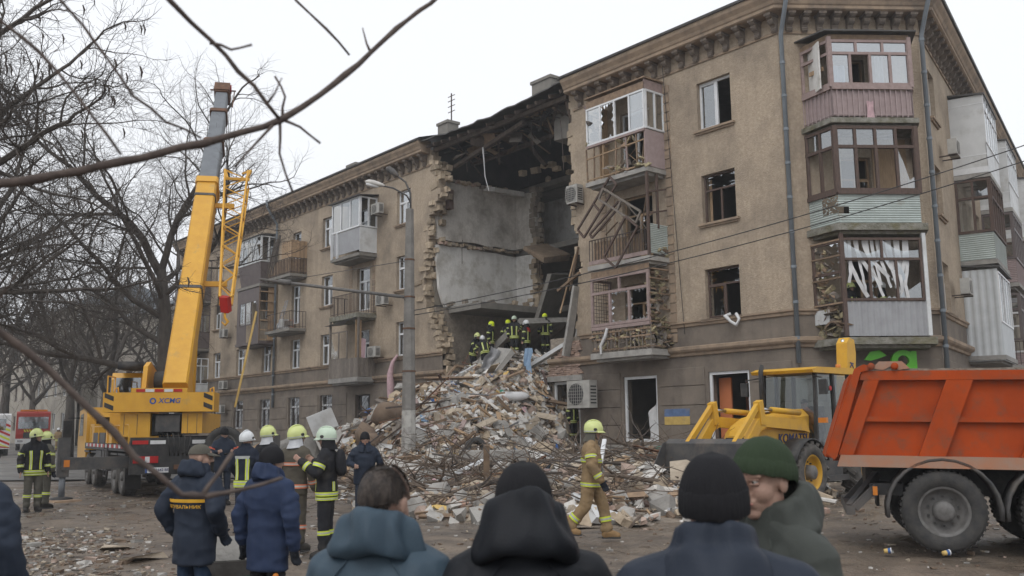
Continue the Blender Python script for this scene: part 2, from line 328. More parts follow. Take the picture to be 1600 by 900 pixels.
def window(fr, x0, x1, z0, z1, mat='white_pvc', n=2, tr=.68, modes='f', yd=.17, sill=True, bar=.065, glass='glass', curtain=None, grille=False, openleaf=None):
    mb = MB(); b = bar; y0, y1 = yd, yd+.07
    mb.box(x0,x0+b,y0,y1,z0,z1); mb.box(x1-b,x1,y0,y1,z0,z1); mb.box(x0+b,x1-b,y0,y1,z0,z0+b); mb.box(x0+b,x1-b,y0,y1,z1-b,z1)
    zt = z0+(z1-z0)*tr
    if tr < 1: mb.box(x0+b,x1-b,y0-.004,y1,zt-b/2,zt+b/2)
    ztop = zt-b/2 if tr < 1 else z1-b
    xsx = [x0+(x1-x0)*i/n for i in range(n+1)]
    for x in xsx[1:-1]: mb.box(x-b/2,x+b/2,y0-.002,y1,z0+b,ztop)
    w = bpart(mb, 'window', mat, fr)
    MO = {'f':'full','g':'gone','s':'shard','S':'bigshard'}
    k = 0
    for i in range(n):
        mo = MO[modes[k % len(modes)]]; k += 1
        cell_pane(w, fr, xsx[i]+b*.6, xsx[i+1]-b*.6, z0+b*.8, ztop-b*.1, yd+.04, mo, glass, tilt=U(-.02,.02))
        # each leaf has its own thin sash
        if mo != 'gone':
            s = MB(); q = .035
            a0, a1, c0, c1 = xsx[i]+b*.52, xsx[i+1]-b*.52, z0+b*1.02, ztop-.002
            for bb in ((a0,a0+q,c0,c1),(a1-q,a1,c0,c1),(a0+q,a1-q,c0,c0+q),(a0+q,a1-q,c1-q,c1)): s.box(bb[0],bb[1],yd-.012,yd+.05,bb[2],bb[3])
            bpart(s, 'sash', mat, fr, w)
    if tr < 1: cell_pane(w, fr, x0+b*.8, x1-b*.8, zt+b*.4, z1-b*.8, yd+.04, MO[modes[k % len(modes)]], glass)
    if openleaf:     # a leaf swung inwards
        s = MB(); q = .05; hx, d = (xsx[-1]-b, -1) if openleaf == 'r' else (xsx[0]+b, 1)
        L_ = (x1-x0)/n*.9; ang = R(62)
        def P(t, z): return (hx+d*L_*t*math.cos(ang), yd+.06+L_*t*math.sin(ang), z)
        for (t0, t1, c0, c1) in ((0,.1,z0+b,ztop),(.9,1,z0+b,ztop),(.1,.9,z0+b,z0+b+q),(.1,.9,ztop-q,ztop)):
            s.bar(P((t0+t1)/2,c0) if t1-t0 < .2 else P(t0,(c0+c1)/2), P((t0+t1)/2,c1) if t1-t0 < .2 else P(t1,(c0+c1)/2), .05)
        bpart(s, 'open_leaf', mat, fr, w)
    if sill:
        s = MB(); s.box(x0-.14,x1+.14,-.13,.16,z0-.09,z0-.012); s.box(x0-.1,x1+.1,-.07,0.1,z0-.16,z0-.092); bpart(s, 'sill', 'stone_trim', fr, w)
    if curtain:
        c = MB(); c.smooth = True; m = 14; a0, a1 = x0+(x1-x0)*curtain[0], x0+(x1-x0)*curtain[1]
        vs = []
        for i in range(m+1):
            t = i/m
            for z in (z0+.02, z1-.1): vs.append((a0+(a1-a0)*t, yd+.24+.035*math.sin(t*22), z))
        c.add(vs, [(2*i,2*i+2,2*i+3,2*i+1) for i in range(m)]); bpart(c, 'curtain', curtain[2], fr, w, fix=False)
    if grille:
        gmb = MB(); m = 7
        for i in range(m+1):
            x = x0+(x1-x0)*i/m; gmb.bar((x,yd-.06,z0),(x,yd-.06,z1),.018)
        for i in range(-3, 6):
            a = (x0+(x1-x0)*.0, z0+(z1-z0)*(i/5)); bq = (x1, z0+(z1-z0)*((i+2.2)/5))
            t0 = max(0, (z0-a[1])/(bq[1]-a[1])); t1 = min(1, (z1-a[1])/(bq[1]-a[1]))
            if t1 > t0: gmb.bar((a[0]+(bq[0]-a[0])*t0, yd-.08, a[1]+(bq[1]-a[1])*t0), (a[0]+(bq[0]-a[0])*t1, yd-.08, a[1]+(bq[1]-a[1])*t1), .016)
        bpart(gmb, 'window_grille', 'iron', fr, w, fix=False)
    return w
# ---- opening lists (x along facade, z up); right part of A, left part of A
SF = [5.45, 8.85, 12.27]; TF = [7.2, 10.6, 14.05]
rightW = [(-3.48,-2.0,5.45,7.2),(-3.46,-2.0,8.85,10.6),(-3.5,-2.02,12.27,14.05)]
rightD = [(-7.35,-5.8,4.7,7.1),(-7.35,-5.8,8.1,10.5),(-7.35,-5.8,11.4,13.9)]
leftcols = [-22.75, -30.7, -38.4, -42.3, -46.2, -50.2]
leftW = [(c-.64, c+.64, s_, t_) for c in leftcols for s_, t_ in zip(SF, TF)]
leftW += [(-35.1,-33.9,5.45,7.2)]
leftD = [(-27.35,-26.0,z+.25,z+2.6) for z in (4.5,7.9,11.2)]+[(-35.1,-34.0,z+.25,z+2.6) for z in (7.9,11.2)]
up_r = rightW+rightD; up_l = leftW+leftD
gr_r = [(-7.55,-5.87,1.21,3.62),(-3.5,-1.8,.6,3.6),(-11.5,-9.95,.3,3.6)]
gr_l = [(c-.72,c+.72,1.95,3.75) for c in (-22.75,-30.6,-34.5,-38.45,-42.4,-46.3,-50.2)]+[(-27.4,-25.85,.3,3.65)]
XL = -53.5
edgeR = [(4.4,-11.6),(4.6,-11.3),(4.95,-10.85),(5.5,-10.0),(6.8,-10.05),(8.1,-9.57),(9.2,-9.87),(11.4,-10.1),(15.5,-10.15)]
edgeL = [(0,-18.9),(4.1,-18.9),(5,-19.15),(6.3,-19.7),(7.7,-20.7),(9,-20.95),(10.2,-20.55),(12.1,-20.4),(13.3,-19.55),(14.6,-19.85),(15.5,-20.4)]
def interp(tab, z): return float(np.interp(z, [t[0] for t in tab], [t[1] for t in tab]))
mb = MB(); wall_cells(mb, -9.5, 0, 5.4, 15.6, up_r)
for i in range(34):          # ragged end, course by course
    z0_ = 5.4+i*.3; z1_ = z0_+.3; e = interp(edgeR, z0_+.15)+U(-.1,.12); mb.box(min(e,-9.52),-9.5,.003,.45,z0_,z1_)
bpart(mb, 'wall', 'plaster', FA)
mb = MB(); wall_cells(mb, -9.9, 0, 4.4, 5.4, rightD); bpart(mb, 'wall', 'plaster_grey', FA)
mb = MB(); wall_cells(mb, -11.55, 0, 0, 4.4, gr_r); bpart(mb, 'wall', 'plaster_grey', FA)
mb = MB(); wall_cells(mb, XL, -21.4, 5.4, 15.6, up_l)
for i in range(34):
    z0_ = 5.4+i*.3; e = interp(edgeL, z0_+.15)+U(-.1,.1); mb.box(-21.4,max(e,-21.38),.003,.45,z0_,z0_+.3)
bpart(mb, 'wall', 'plaster', FA)
mb = MB(); wall_cells(mb, XL, -19.3, 4.4, 5.4, leftD); bpart(mb, 'wall', 'plaster_grey', FA)
mb = MB(); wall_cells(mb, XL, -18.9, 0, 4.4, gr_l); bpart(mb, 'wall', 'plaster_grey', FA)
mb = MB(); mb.box(XL-.4,XL,0,11,0,15.6); bpart(mb, 'end_wall', 'plaster', FA)
# B and C facades
LB = (EC-EA).length
b_open = [(1.9,2.9,4.7,7.1),(1.9,2.9,8.1,10.5),(1.9,2.9,11.4,13.9),(1.2,3.7,.8,3.4)]
mb = MB(); wall_cells(mb, 0, LB, 5.4, 15.6, b_open); bpart(mb, 'wall', 'plaster', FB)
mb = MB(); wall_cells(mb, 0, LB, 0, 5.4, b_open); bpart(mb, 'wall', 'plaster_grey', FB)
LC = 34.0
c_open = [(1.35,2.5,5.45,7.2),(1.35,2.5,8.85,10.6),(1.35,2.5,12.3,14.05),(6.9,8.2,4.7,7.1),(6.9,8.2,8.1,10.5),(6.9,8.2,11.4,13.9)]+[(c-.65,c+.65,s_,t_) for c in (11.2,18.5,26) for s_, t_ in zip(SF,TF)]
mb = MB(); wall_cells(mb, 0, LC, 5.4, 15.6, c_open); bpart(mb, 'wall', 'plaster', FC)
mb = MB(); wall_cells(mb, 0, LC, 0, 5.4, c_open); bpart(mb, 'wall', 'plaster_grey', FC)
# ---- mouldings swept round the corners
def sweep_world(pts, prof):
    """pts: plan points in world from left to right as seen from the street; prof: (outward, z)"""
    P = [Vector((p.x, p.y, 0)) for p in pts]; rings = []
    for i, p in enumerate(P):
        ds = []
        if i > 0: ds.append((p-P[i-1]).normalized())
        if i < len(P)-1: ds.append((P[i+1]-p).normalized())
        ns = [Vector((d.y, -d.x, 0)) for d in ds]
        n = sum(ns, Vector()); n.normalize(); k_ = 1/max(.3, n.dot(ns[0]))
        rings.append([p+n*(o*k_)+Vector((0,0,z)) for o, z in prof])
    m = MB(); m.loft(rings); return m
def fA(x, y=0, z=0): return FA @ Vector((x, y, z))
def fC(x, y=0, z=0): return FC @ Vector((x, y, z))
EW = T(-EA.x, -EA.y, 0)
def wpart(mb, name, mats, par=None, **k): return mb.build(name, mats, par if par is not None else BLD, EW, **k)
corn = [(-.02,15.42),(.50,15.42),(.56,15.46),(.56,15.56),(.6,15.6),(.64,15.7),(.74,15.84),(.76,15.9),(.76,16.0),(.3,16.06),(-.02,16.06)]
for pts in ([fA(-9.95), EA, EC, fC(LC)], [fA(XL), fA(-20.35)]):
    wpart(sweep_world(pts, corn), 'cornice', 'stone_trim')
    wpart(sweep_world(pts, [(.005,14.78),(.05,14.78),(.06,14.86),(.005,14.9)]), 'moulding', 'stone_trim')
    wpart(sweep_world(pts, [(.70,16.003),(.83,16.0),(.85,16.08),(.3,16.14),(.3,16.064),(.70,16.03)]), 'roof_edge', 'roof_metal')
for pts in ([fA(-9.8), EA, EC, fC(LC)], [fA(XL), fA(-19.3)]):
    wpart(sweep_world(pts, [(.004,5.24),(.06,5.26),(.07,5.34),(.13,5.38),(.13,5.44),(.004,5.445)]), 'moulding', 'stone_trim')
for pts in ([fA(-11.6), EA, EC, fC(LC)], [fA(XL), fA(-18.95)]):
    wpart(sweep_world(pts, [(.004,4.2),(.08,4.22),(.1,4.3),(.2,4.36),(.24,4.42),(.24,4.52),(.06,4.56),(.004,4.56)]), 'moulding', 'stone_trim')
for pts in ([fA(-9.94), fA(-3.52)], [fA(-1.78), EA, EC, fC(LC)], [fA(XL), fA(-27.45)], [fA(-25.8), fA(-18.95)]):
    wpart(sweep_world(pts, [(.004,0),(.12,0),(.12,1.0),(.06,1.07),(.004,1.09)]), 'plinth', 'concrete_dark')
# rusticated blocks of the ground floor, one per pier and course
rows = [(1.13,1.795),(1.825,2.465),(2.495,3.145),(3.175,3.8)]
def rust(fr, x0, x1, opens, maxw=3.2):
    for z0_, z1_ in rows:
        segs = [(x0, x1)]
        for o in opens:
            if o[2] < z1_-.05 and o[3] > z0_+.05:
                ns = []
                for a, b in segs:
                    if o[1]+.12 <= a or o[0]-.12 >= b: ns.append((a,b)); continue
                    if o[0]-.14 > a: ns.append((a, o[0]-.14))
                    if o[1]+.14 < b: ns.append((o[1]+.14, b))
                segs = ns
        for a, b in segs:
            n = max(1, round((b-a)/maxw))
            for i in range(n):
                p, q = a+(b-a)*i/n+.015, a+(b-a)*(i+1)/n-.015
                if q-p < .12: continue
                m = MB(); c = .012; y = -.035
                m.loft([[(p,.002,z0_),(q,.002,z0_),(q,.002,z1_),(p,.002,z1_)],[(p,y+c,z0_),(q,y+c,z0_),(q,y+c,z1_),(p,y+c,z1_)],[(p+c,y,z0_+c),(q-c,y,z0_+c),(q-c,y,z1_-c),(p+c,y,z1_-c)]])
                bpart(m, 'rustication_block', 'plaster_grey', fr)
rust(FA, -9.9, -.12, gr_r); rust(FA, XL, -19.3, gr_l+[(-28.1,-25.5,0,3.9)]); rust(FB, .1, LB-.1, [(1.2,3.7,.8,3.4)]); rust(FC, .1, 12, [])
# ---- cornice brackets, one shared mesh
cb = MB(); w = .1
cp = [(0,14.84),(.1,14.82),(.15,14.87),(.13,14.98),(.17,15.05),(.26,15.08),(.32,15.14),(.30,15.24),(.42,15.28),(.46,15.33),(.46,15.415),(0,15.415)]
cb.prism([(-o, z) for o, z in cp], -w, w, 'yz'); cb.box(-.13,.13,-.48,.002,15.33,15.415)
cb.tube([(-.105,-.1,14.93),(.105,-.1,14.93)],.06,8); cb.tube([(-.105,-.27,15.2),(.105,-.27,15.2)],.07,8)
cme = cb.mesh('corbel', 'corbel_stone')
for i in range(15): blink('corbel', cme, FA, T(-.05-i*.672,0,0))
for i in range(49): blink('corbel', cme, FA, T(-20.75-i*.672,0,0))
for i in range(9): blink('corbel', cme, FB, T(.38+i*.522,0,0))
for i in range(44): blink('corbel', cme, FC, T(.4+i*.672,0,0))
# ---- windows of A
seqs = ['f','fg','ff','gf','fs','f']
window(FA, *rightW[2], n=2, tr=1.01, modes='fg', openleaf='r', bar=.08)
window(FA, *rightW[1], mat='brown_wood', n=2, tr=.68, modes='ggs', curtain=(.02,.1,'raw_wood'))
window(FA, *rightW[0], mat='brown_wood', n=2, tr=.68, modes='SgsS')
for i, o in enumerate(leftW):
    window(FA, *o, n=2, tr=.66, modes=random.choice(['f','ff','fg','f','f']), glass=random.choice(['glass','glass_pale','glass_dark']), curtain=random.choice([None,(0,.45,'cloth_white'),None,(.5,1,'cloth_white')]), openleaf='l' if i in (0,6) else None)
for o in leftD: window(FA, *o, n=2, tr=.7, modes='f', sill=False, glass='glass_dark')
for o in rightD: window(FA, *o, mat='raw_wood' if o[2] < 11 else 'white_pvc', n=2, tr=.7, modes='gs', sill=False)
window(FA, *gr_r[0], n=1, tr=1.01, modes='g', bar=.1, yd=.06, sill=False)
window(FA, *gr_r[1], n=1, tr=1.01, modes='g', bar=.1, yd=.06, sill=False)
window(FA, *gr_r[2], n=1, tr=1.01, modes='g', bar=.1, yd=.06, sill=False)
for o in gr_l[:-1]: window(FA, *o, n=2, tr=.7, modes='f', glass='glass_dark', grille=True, sill=False)
o = gr_l[-1]; window(FA, *o, mat='iron', n=2, tr=.75, modes='f', glass='glass_dark', grille=True, sill=False)
for o in b_open[:3]: window(FB, *o, mat='raw_wood', n=2, tr=.7, modes='gs', sill=False)
window(FB, *b_open[3], n=3, tr=1.01, modes='gfg', sill=False)
for i, o in enumerate(c_open): window(FC, *o, mat='brown_wood' if i == 1 else 'white_pvc', n=2, tr=.66, modes='f')
# ---- floors, inner walls (rooms behind the openings)
def inner(fr, x0, x1, depth=5.5, parts=4.0, skip=()):
    m = MB()
    for z in (4.3, 7.62, 10.95, 14.35): m.box(x0,x1,.455,depth,z,z+.22)
    bpart(m, 'floor_slab', 'concrete_dark', fr)
    m = MB(); m.box(x0,x1,depth,depth+.3,0,14.3); n = max(1, round((x1-x0)/parts))
    for i in range(n+1):
        x = x0+(x1-x0)*i/n
        for a, b in ((0,4.29),(4.53,7.61),(7.85,10.94),(11.18,14.34)): m.box(x-.08,x+.08,.46,depth-.003,a,b)
    bpart(m, 'inner_wall', 'room_wall', fr)
inner(FA, XL+.2, -20.7, parts=3.95); inner(FA, -9.3, -.4, 4.5, 4.4); inner(FB, .3, LB-.3, 3.0, 5); inner(FC, .5, LC, 4.5, 4.2)
m = MB(); m.box(-3.45,-2.95,.5,.58,.6,3.4); m.box(-3.6,-1.6,2.2,2.25,.6,3.4); bpart(m, 'inner_wall', 'orange_wall', FA)
# ---- roof planes
eave = 16.1; ridge = 18.3
def roof_poly(pts): m = MB(); m.add(pts, [tuple(range(len(pts)))]); m.add([p+Vector((0,0,-.12)) for p in pts], [tuple(range(len(pts)))]); return m
eo = .8
a0, a1 = fA(XL-.5,-eo,eave), fA(-20.2,-eo,eave); r0, r1 = fA(XL-.5,6.5,ridge), fA(-20.2,6.5,ridge)
wpart(roof_poly([a0,a1,r1,r0]), 'roof', 'roof_metal')
ab = EA+Vector((-.3,-.75,0)); bc = EC+Vector((.25,-.8,0))
hp = EA.lerp(EC,.5)+Vector((2.5,9,0)); hp.z = ridge
c1_, rc = fC(LC,-eo,eave), fC(LC,6.5,ridge); ra = fA(-10,6.5,ridge)
AB3, BC3 = Vector((ab.x,ab.y,eave)), Vector((bc.x,bc.y,eave))
wpart(roof_poly([fA(-10.2,-eo,eave),AB3,hp,ra]), 'roof', 'roof_metal'); wpart(roof_poly([AB3,BC3,hp]), 'roof', 'roof_metal'); wpart(roof_poly([BC3,c1_,rc,hp]), 'roof', 'roof_metal')
# chimneys
def chimney(x, y, z0, z1, w=.9, d=.6):
    m = MB(); m.box(x-w/2,x+w/2,y-d/2,y+d/2,z0,z1); m.box(x-w/2-.06,x+w/2+.06,y-d/2-.06,y+d/2+.06,z1-.14,z1+.002)
    bpart(m, 'chimney', 'concrete_dark', FA)
chimney(-13.75,2.0,16,17.75,1.3,.8); chimney(-21.6,2.0,16.3,17.75,.9,.7); chimney(-23.2,1.2,16,16.95,1,.6); chimney(-31,2,16,17.6,1,.7)
m = MB(); m.bar((-21.3,2,17.6),(-21.3,2,19.3),.05)
for z in (18.3,18.6,18.9,19.15): m.bar((-21.6,2,z),(-21.0,2,z),.03)
bpart(m, 'antenna', 'iron', FA)
# ---- drainpipes
def drain(fr, x, z0, o=.16, r=.075, top=True):
    m = MB(); m.smooth = True
    path = [(x,-o,z0),(x,-o,14.7)]+([(x,-.45,15.1),(x,-.85,15.7),(x,-.92,16.15)] if top else [(x,-o,15.4)])
    m.tube(path, r, 10)
    d = bpart(m, 'drainpipe', 'pipe_grey', fr)
    c = MB()
    for z in np.arange(z0+.8, 14.6, 1.15): c.lathe([(r+.003,-.05),(r+.018,-.045),(r+.018,.045),(r+.003,.05)], (x,-o,z), n=10)
    bpart(c, 'pipe_collar', 'pipe_grey', fr, d)
drain(FB, .06, 3.7); drain(FB, LB+.02, 3.4, .2); drain(FA, -37.0, 3.2)
d = MB(); d.smooth = True; d.tube([fA(0,-.9,16.1)+Vector((.1,0,0)), EA+Vector((-.05,-.5,15.2)), EA+Vector((0,-.2,14.7))], .1, 8)
# ================================================================== BALCONIES (parts of the block; their pieces are sub-parts)
class Bal:
    def __init__(s, fr, pts, zf, slab_mat='slab_moss', th=.17, lip=.06):
        s.fr, s.pts, s.zf = fr, [Vector((p[0], p[1])) for p in pts], zf
        m = MB(); P = s.pts; c = sum(P, Vector((0,0)))/len(P)
        pl = [(p.x+(lip if p.x > c.x else -lip), -(p.y+(lip if p.y > .2 else -.002))) for p in P]
        m.prism(pl, zf-th, zf, 'xy'); m.prism([(c.x+(x-c.x)*.9, y*.85 if y < -.1 else y) for x, y in pl], zf-th-.1, zf-th-.001, 'xy')
        s.root = bpart(m, 'balcony', slab_mat, fr)
    def w(s, i, t, z, out=0):
        P, Q = s.pts[i], s.pts[i+1]; d = (Q-P).normalized(); n = Vector((-d.y, d.x)); p = P.lerp(Q, t)+n*out
        return Vector((p.x, -p.y, z))
    def L(s, i): return (s.pts[i+1]-s.pts[i]).length
    def part(s, m, name, mat, fix=True): return bpart(m, name, mat, s.fr, s.root, fix=fix)
    def panel(s, i, z0, z1, mat, name='parapet_panel', t0=0, t1=1, out=0, th=.03, slant=0):
        m = MB(); w = s.w
        vs = [w(i,t0,z0,out-slant), w(i,t1,z0,out-slant), w(i,t1,z0,out-th-slant), w(i,t0,z0,out-th-slant), w(i,t0,z1,out), w(i,t1,z1,out), w(i,t1,z1,out-th), w(i,t0,z1,out-th)]
        m.add(vs, [(0,3,2,1),(4,5,6,7),(0,1,5,4),(1,2,6,5),(2,3,7,6),(3,0,4,7)]); return s.part(m, name, mat)
    def corr(s, i, z0, z1, mat, pitch=.09, amp=.018, hor=False, t0=0, t1=1, out=0, name='corrugated_sheet', hole=None):
        m = MB(); L_ = s.L(i)*(t1-t0)
        if hor:
            n = int((z1-z0)/pitch*2)+1; vs = []
            nx = 24
            for k in range(n+1):
                z = z0+(z1-z0)*k/n
                for j in range(nx+1): vs.append(s.w(i, t0+(t1-t0)*j/nx, z, out+(amp if k % 2 else -amp)))
            fs = []
            for k in range(n):
                for j in range(nx):
                    if hole and hole((j+.5)/nx, (k+.5)/n): continue
                    a = k*(nx+1)+j; fs.append((a,a+1,a+nx+2,a+nx+1))
            m.add(vs, fs)
        else:
            n = int(L_/pitch*2)+1; vs = []
            for k in range(n+1):
                t = t0+(t1-t0)*k/n
                for z in (z0, z1): vs.append(s.w(i, t, z, out+(amp if k % 4 in (1,2) else -amp)))
            m.add(vs, [(2*k,2*k+2,2*k+3,2*k+1) for k in range(n)])
        return s.part(m, name, mat, fix=False)
    def rail(s, i, z0, z1, mat='iron', step=.13, r=.018, bal=True, wob=0):
        m = MB(); m.bar(s.w(i,0,z1),s.w(i,1,z1),.05,.03); m.bar(s.w(i,0,z0+.08),s.w(i,1,z0+.08),.03,.02); s.part(m, 'handrail', mat)
        n = max(1, int(s.L(i)/step))
        if bal:
            me = None
            for k in range(n+1):
                if wob and U(0,1) < wob: continue
                b = MB(); b.bar(s.w(i,k/n,z0),s.w(i,min(1,max(0,k/n+U(-wob,wob)*.1)),z1-.015),r*1.4); s.part(b, 'baluster', mat)
    def planks(s, i, z0, z1, mat, w=.12, gap=.012, t0=0, t1=1, out=.02, miss=0, th=.02):
        L_ = s.L(i); n = max(1, int(L_*(t1-t0)/(w+gap)))
        for k in range(n):
            if U(0,1) < miss: continue
            a, b = t0+(t1-t0)*k/n, t0+(t1-t0)*(k+1)/n-gap/L_; j = U(-.015,.015); m = MB(); o2 = out+U(-.004,.004)
            vs = [s.w(i,a,z0,o2),s.w(i,b,z0,o2),s.w(i,b,z0,o2-th),s.w(i,a,z0,o2-th),s.w(i,a,z1+j,o2),s.w(i,b,z1+j,o2),s.w(i,b,z1+j,o2-th),s.w(i,a,z1+j,o2-th)]
            m.add(vs, [(0,3,2,1),(4,5,6,7),(0,1,5,4),(1,2,6,5),(2,3,7,6),(3,0,4,7)]); s.part(m, 'plank', mat)
    def glaze(s, i, z0, z1, n, mat, tr=None, modes='f', bar=.06, glass='glass', t0=0, t1=1, ntop=None):
        m = MB(); w = s.w; q = [t0+(t1-t0)*k/n for k in range(n+1)]
        m.bar(w(i,t0,z0+bar/2),w(i,t1,z0+bar/2),bar,bar); m.bar(w(i,t0,z1-bar/2),w(i,t1,z1-bar/2),bar,bar)
        zt = z0+(z1-z0)*tr if tr else z1
        if tr: m.bar(w(i,t0,zt,.003),w(i,t1,zt,.003),bar,bar)
        for k, t in enumerate(q):
            top = z1-bar if (k in (0,n) or not tr) else zt-bar/2
            tt = t+(bar*.5/s.L(i) if k == 0 else (-bar*.5/s.L(i) if k == n else 0))
            m.bar(w(i,tt,z0+bar),w(i,tt,top),bar*.98)
        nt_ = ntop or n
        if tr:
            for k in range(1, nt_): t = t0+(t1-t0)*k/nt_; m.bar(w(i,t,zt+bar/2),w(i,t,z1-bar),bar*.9)
        f = s.part(m, 'window_frame', mat)
        k2 = 0
        cells = [(q[k],q[k+1],z0+bar,zt-bar/2 if tr else z1-bar) for k in range(n)]
        if tr: cells += [(t0+(t1-t0)*k/nt_,t0+(t1-t0)*(k+1)/nt_,zt+bar/2,z1-bar) for k in range(nt_)]
        for (a, b, c, d) in cells:
            mo = modes[k2 % len(modes)]; k2 += 1
            if mo == 'g': continue
            e = bar*.5/s.L(i); a += e; b -= e; p = MB()
            if mo == 'f': p.quad(w(i,a,c),w(i,b,c),w(i,b,d),w(i,a,d))
            elif mo == 'c':      # cracked: a big piece gone
                u1 = U(.3,.7); p.add([w(i,a,c),w(i,b,c),w(i,b,c+(d-c)*U(.3,.6)),w(i,a+(b-a)*u1,c+(d-c)*U(.15,.4)),w(i,a+(b-a)*.3,c+(d-c)*U(.5,.8)),w(i,a,d)], [(0,1,2,3,4,5)])
            else:
                k3 = 5
                for side in range(4):
                    for r_ in range(k3):
                        if U(0,1) < .35: continue
                        u0, u1 = r_/k3, (r_+1)/k3; h = U(.03,.22)
                        if side < 2:
                            zz = c if side == 0 else d; sg = 1 if side == 0 else -1
                            p.add([w(i,a+(b-a)*u0,zz),w(i,a+(b-a)*u1,zz),w(i,a+(b-a)*(u0+u1)/2,zz+sg*h*(d-c)*.6)], [(0,1,2)])
                        else:
                            tt = a if side == 2 else b; sg = 1 if side == 2 else -1
                            p.add([w(i,tt,c+(d-c)*u0),w(i,tt,c+(d-c)*u1),w(i,tt+sg*h*(b-a),c+(d-c)*(u0+u1)/2)], [(0,1,2)])
            if p.f: s.part(p, 'pane', glass, fix=False)
        return f
    def roof(s, z, mat='roof_metal', over=.12, th=.06, drop=.12):
        P = s.pts; c = sum(P, Vector((0,0)))/len(P); m = MB()
        top = [(p.x+(over if p.x > c.x else -over), -(p.y+(over if p.y > .2 else -.002)), z-(drop if p.y > .2 else 0)) for p in P]
        m.add([(x,y,zz+th) for x,y,zz in top]+[(x,y,zz) for x,y,zz in top], [tuple(range(len(P))), tuple(range(2*len(P)-1,len(P)-1,-1))]+[(k,(k+1)%len(P),(k+1)%len(P)+len(P),k+len(P)) for k in range(len(P))])
        return s.part(m, 'canopy', mat)
    def posts(s, z0, z1, mat, which=(1,2), r=.07):
        for k in which:
            p = s.pts[k]; m = MB(); m.box(p.x-r/2,p.x+r/2,-p.y-r/2,-p.y+r/2,z0,z1); s.part(m, 'post', mat)
    def stuffing(s, i, z0, z1, n, mat='insulation', t0=0, t1=1, out=-.08, sz=.22):
        m = MB(); m.smooth = False
        for _ in range(n):
            c = s.w(i, U(t0,t1), U(z0,z1), out+U(-.05,.05)); sx = U(.5,1.2)*sz
            m.k = random.choice([0,0,1,2]); blob(m, c, (sx*U(.6,1.3), sx*U(.12,.4), sx*U(.5,1.2)), .55, 1)
        q = s.part(m, 'insulation', [mat,'old_wood','grey_wood'], fix=False); tag(q, kind='stuff'); return q
_ico = {}
def ico(sub):
    if sub not in _ico:
        bm = bmesh.new(); bmesh.ops.create_icosphere(bm, subdivisions=sub, radius=1); bm.verts.ensure_lookup_table()
        _ico[sub] = ([v.co.copy() for v in bm.verts], [tuple(v.index for v in f.verts) for f in bm.faces]); bm.free()
    return _ico[sub]
def blob(mb, c, s, jit=.2, sub=1, rot=None):
    V_, F_ = ico(sub); rot = rot or (RZ(U(0,6.3)) @ RX(U(0,6.3))).to_3x3(); c = Vector(c)
    mb.add([c+rot @ Vector((v.x*s[0]*(1+U(-jit,jit)), v.y*s[1]*(1+U(-jit,jit)), v.z*s[2]*(1+U(-jit,jit)))) for v in V_], F_)
def rect(x0, x1, o=1.05): return [(x0,0),(x0,o),(x1,o),(x1,0)]
# --- right column, top: white glazing, torn lower parapet
b = Bal(FA, rect(-8.15,-5.1), 11.15, 'concrete')
b.glaze(1, 12.62, 14.12, 4, 'white_pvc', modes='fsgf', bar=.07, glass='glass_pale'); b.glaze(2, 12.62, 14.12, 2, 'white_pvc', modes='ff', bar=.07, glass='glass_pale', t0=.03)
b.panel(2, 14.14, 14.5, 'pinkbrown_wood', 'cladding_board'); b.panel(2, 11.2, 12.58, 'pink_paint', 'cladding_board', out=.01); b.panel(1, 14.14, 14.42, 'old_wood', 'fascia')
b.panel(1, 12.52, 12.6, 'pinkbrown_wood', 'sill_board', out=.06, th=.14)
b.roof(14.55, 'old_wood', .06, .05, .02)
m = MB(); m.bar(b.w(1,0,12.1),b.w(1,.98,12.2),.05); m.bar(b.w(1,0,11.25),b.w(1,.97,11.25),.05); b.part(m, 'handrail', 'raw_wood')
for t in (0,.12,.28,.5,.7,.86,.98):
    m = MB(); m.bar(b.w(1,t,11.17),b.w(1,min(1,t+U(-.03,.03)),12.5),.05); b.part(m, 'batten', random.choice(['raw_wood','pinkbrown_wood','old_wood']))
b.stuffing(1, 11.25, 11.6, 16, t0=.3, t1=1); b.stuffing(1, 12.2, 12.5, 8, t0=.5, t1=1); b.stuffing(0, 12.6, 14.2, 14, t0=.1, t1=.9)
b.panel(0, 11.2, 14.3, 'raw_wood', 'cladding_board', t0=0, t1=.45, out=-.1)
for z in (12.9,13.4,13.9): b.panel(0, z, z+.06, 'old_wood', 'batten', out=.02)
m = MB(); m.bar(b.w(0,.2,12.5),b.w(1,-.02,14.3),.16,.03); b.part(m, 'loose_board', 'pinkbrown_wood')
for k in range(5):
    m = MB(); m.bar(b.w(1,U(.1,.9),11.2,-U(.2,.8)),b.w(1,U(.1,.9),U(11.9,12.5),-U(.1,.8)),.08,.025); b.part(m, 'loose_board', random.choice(['raw_wood','old_wood']))
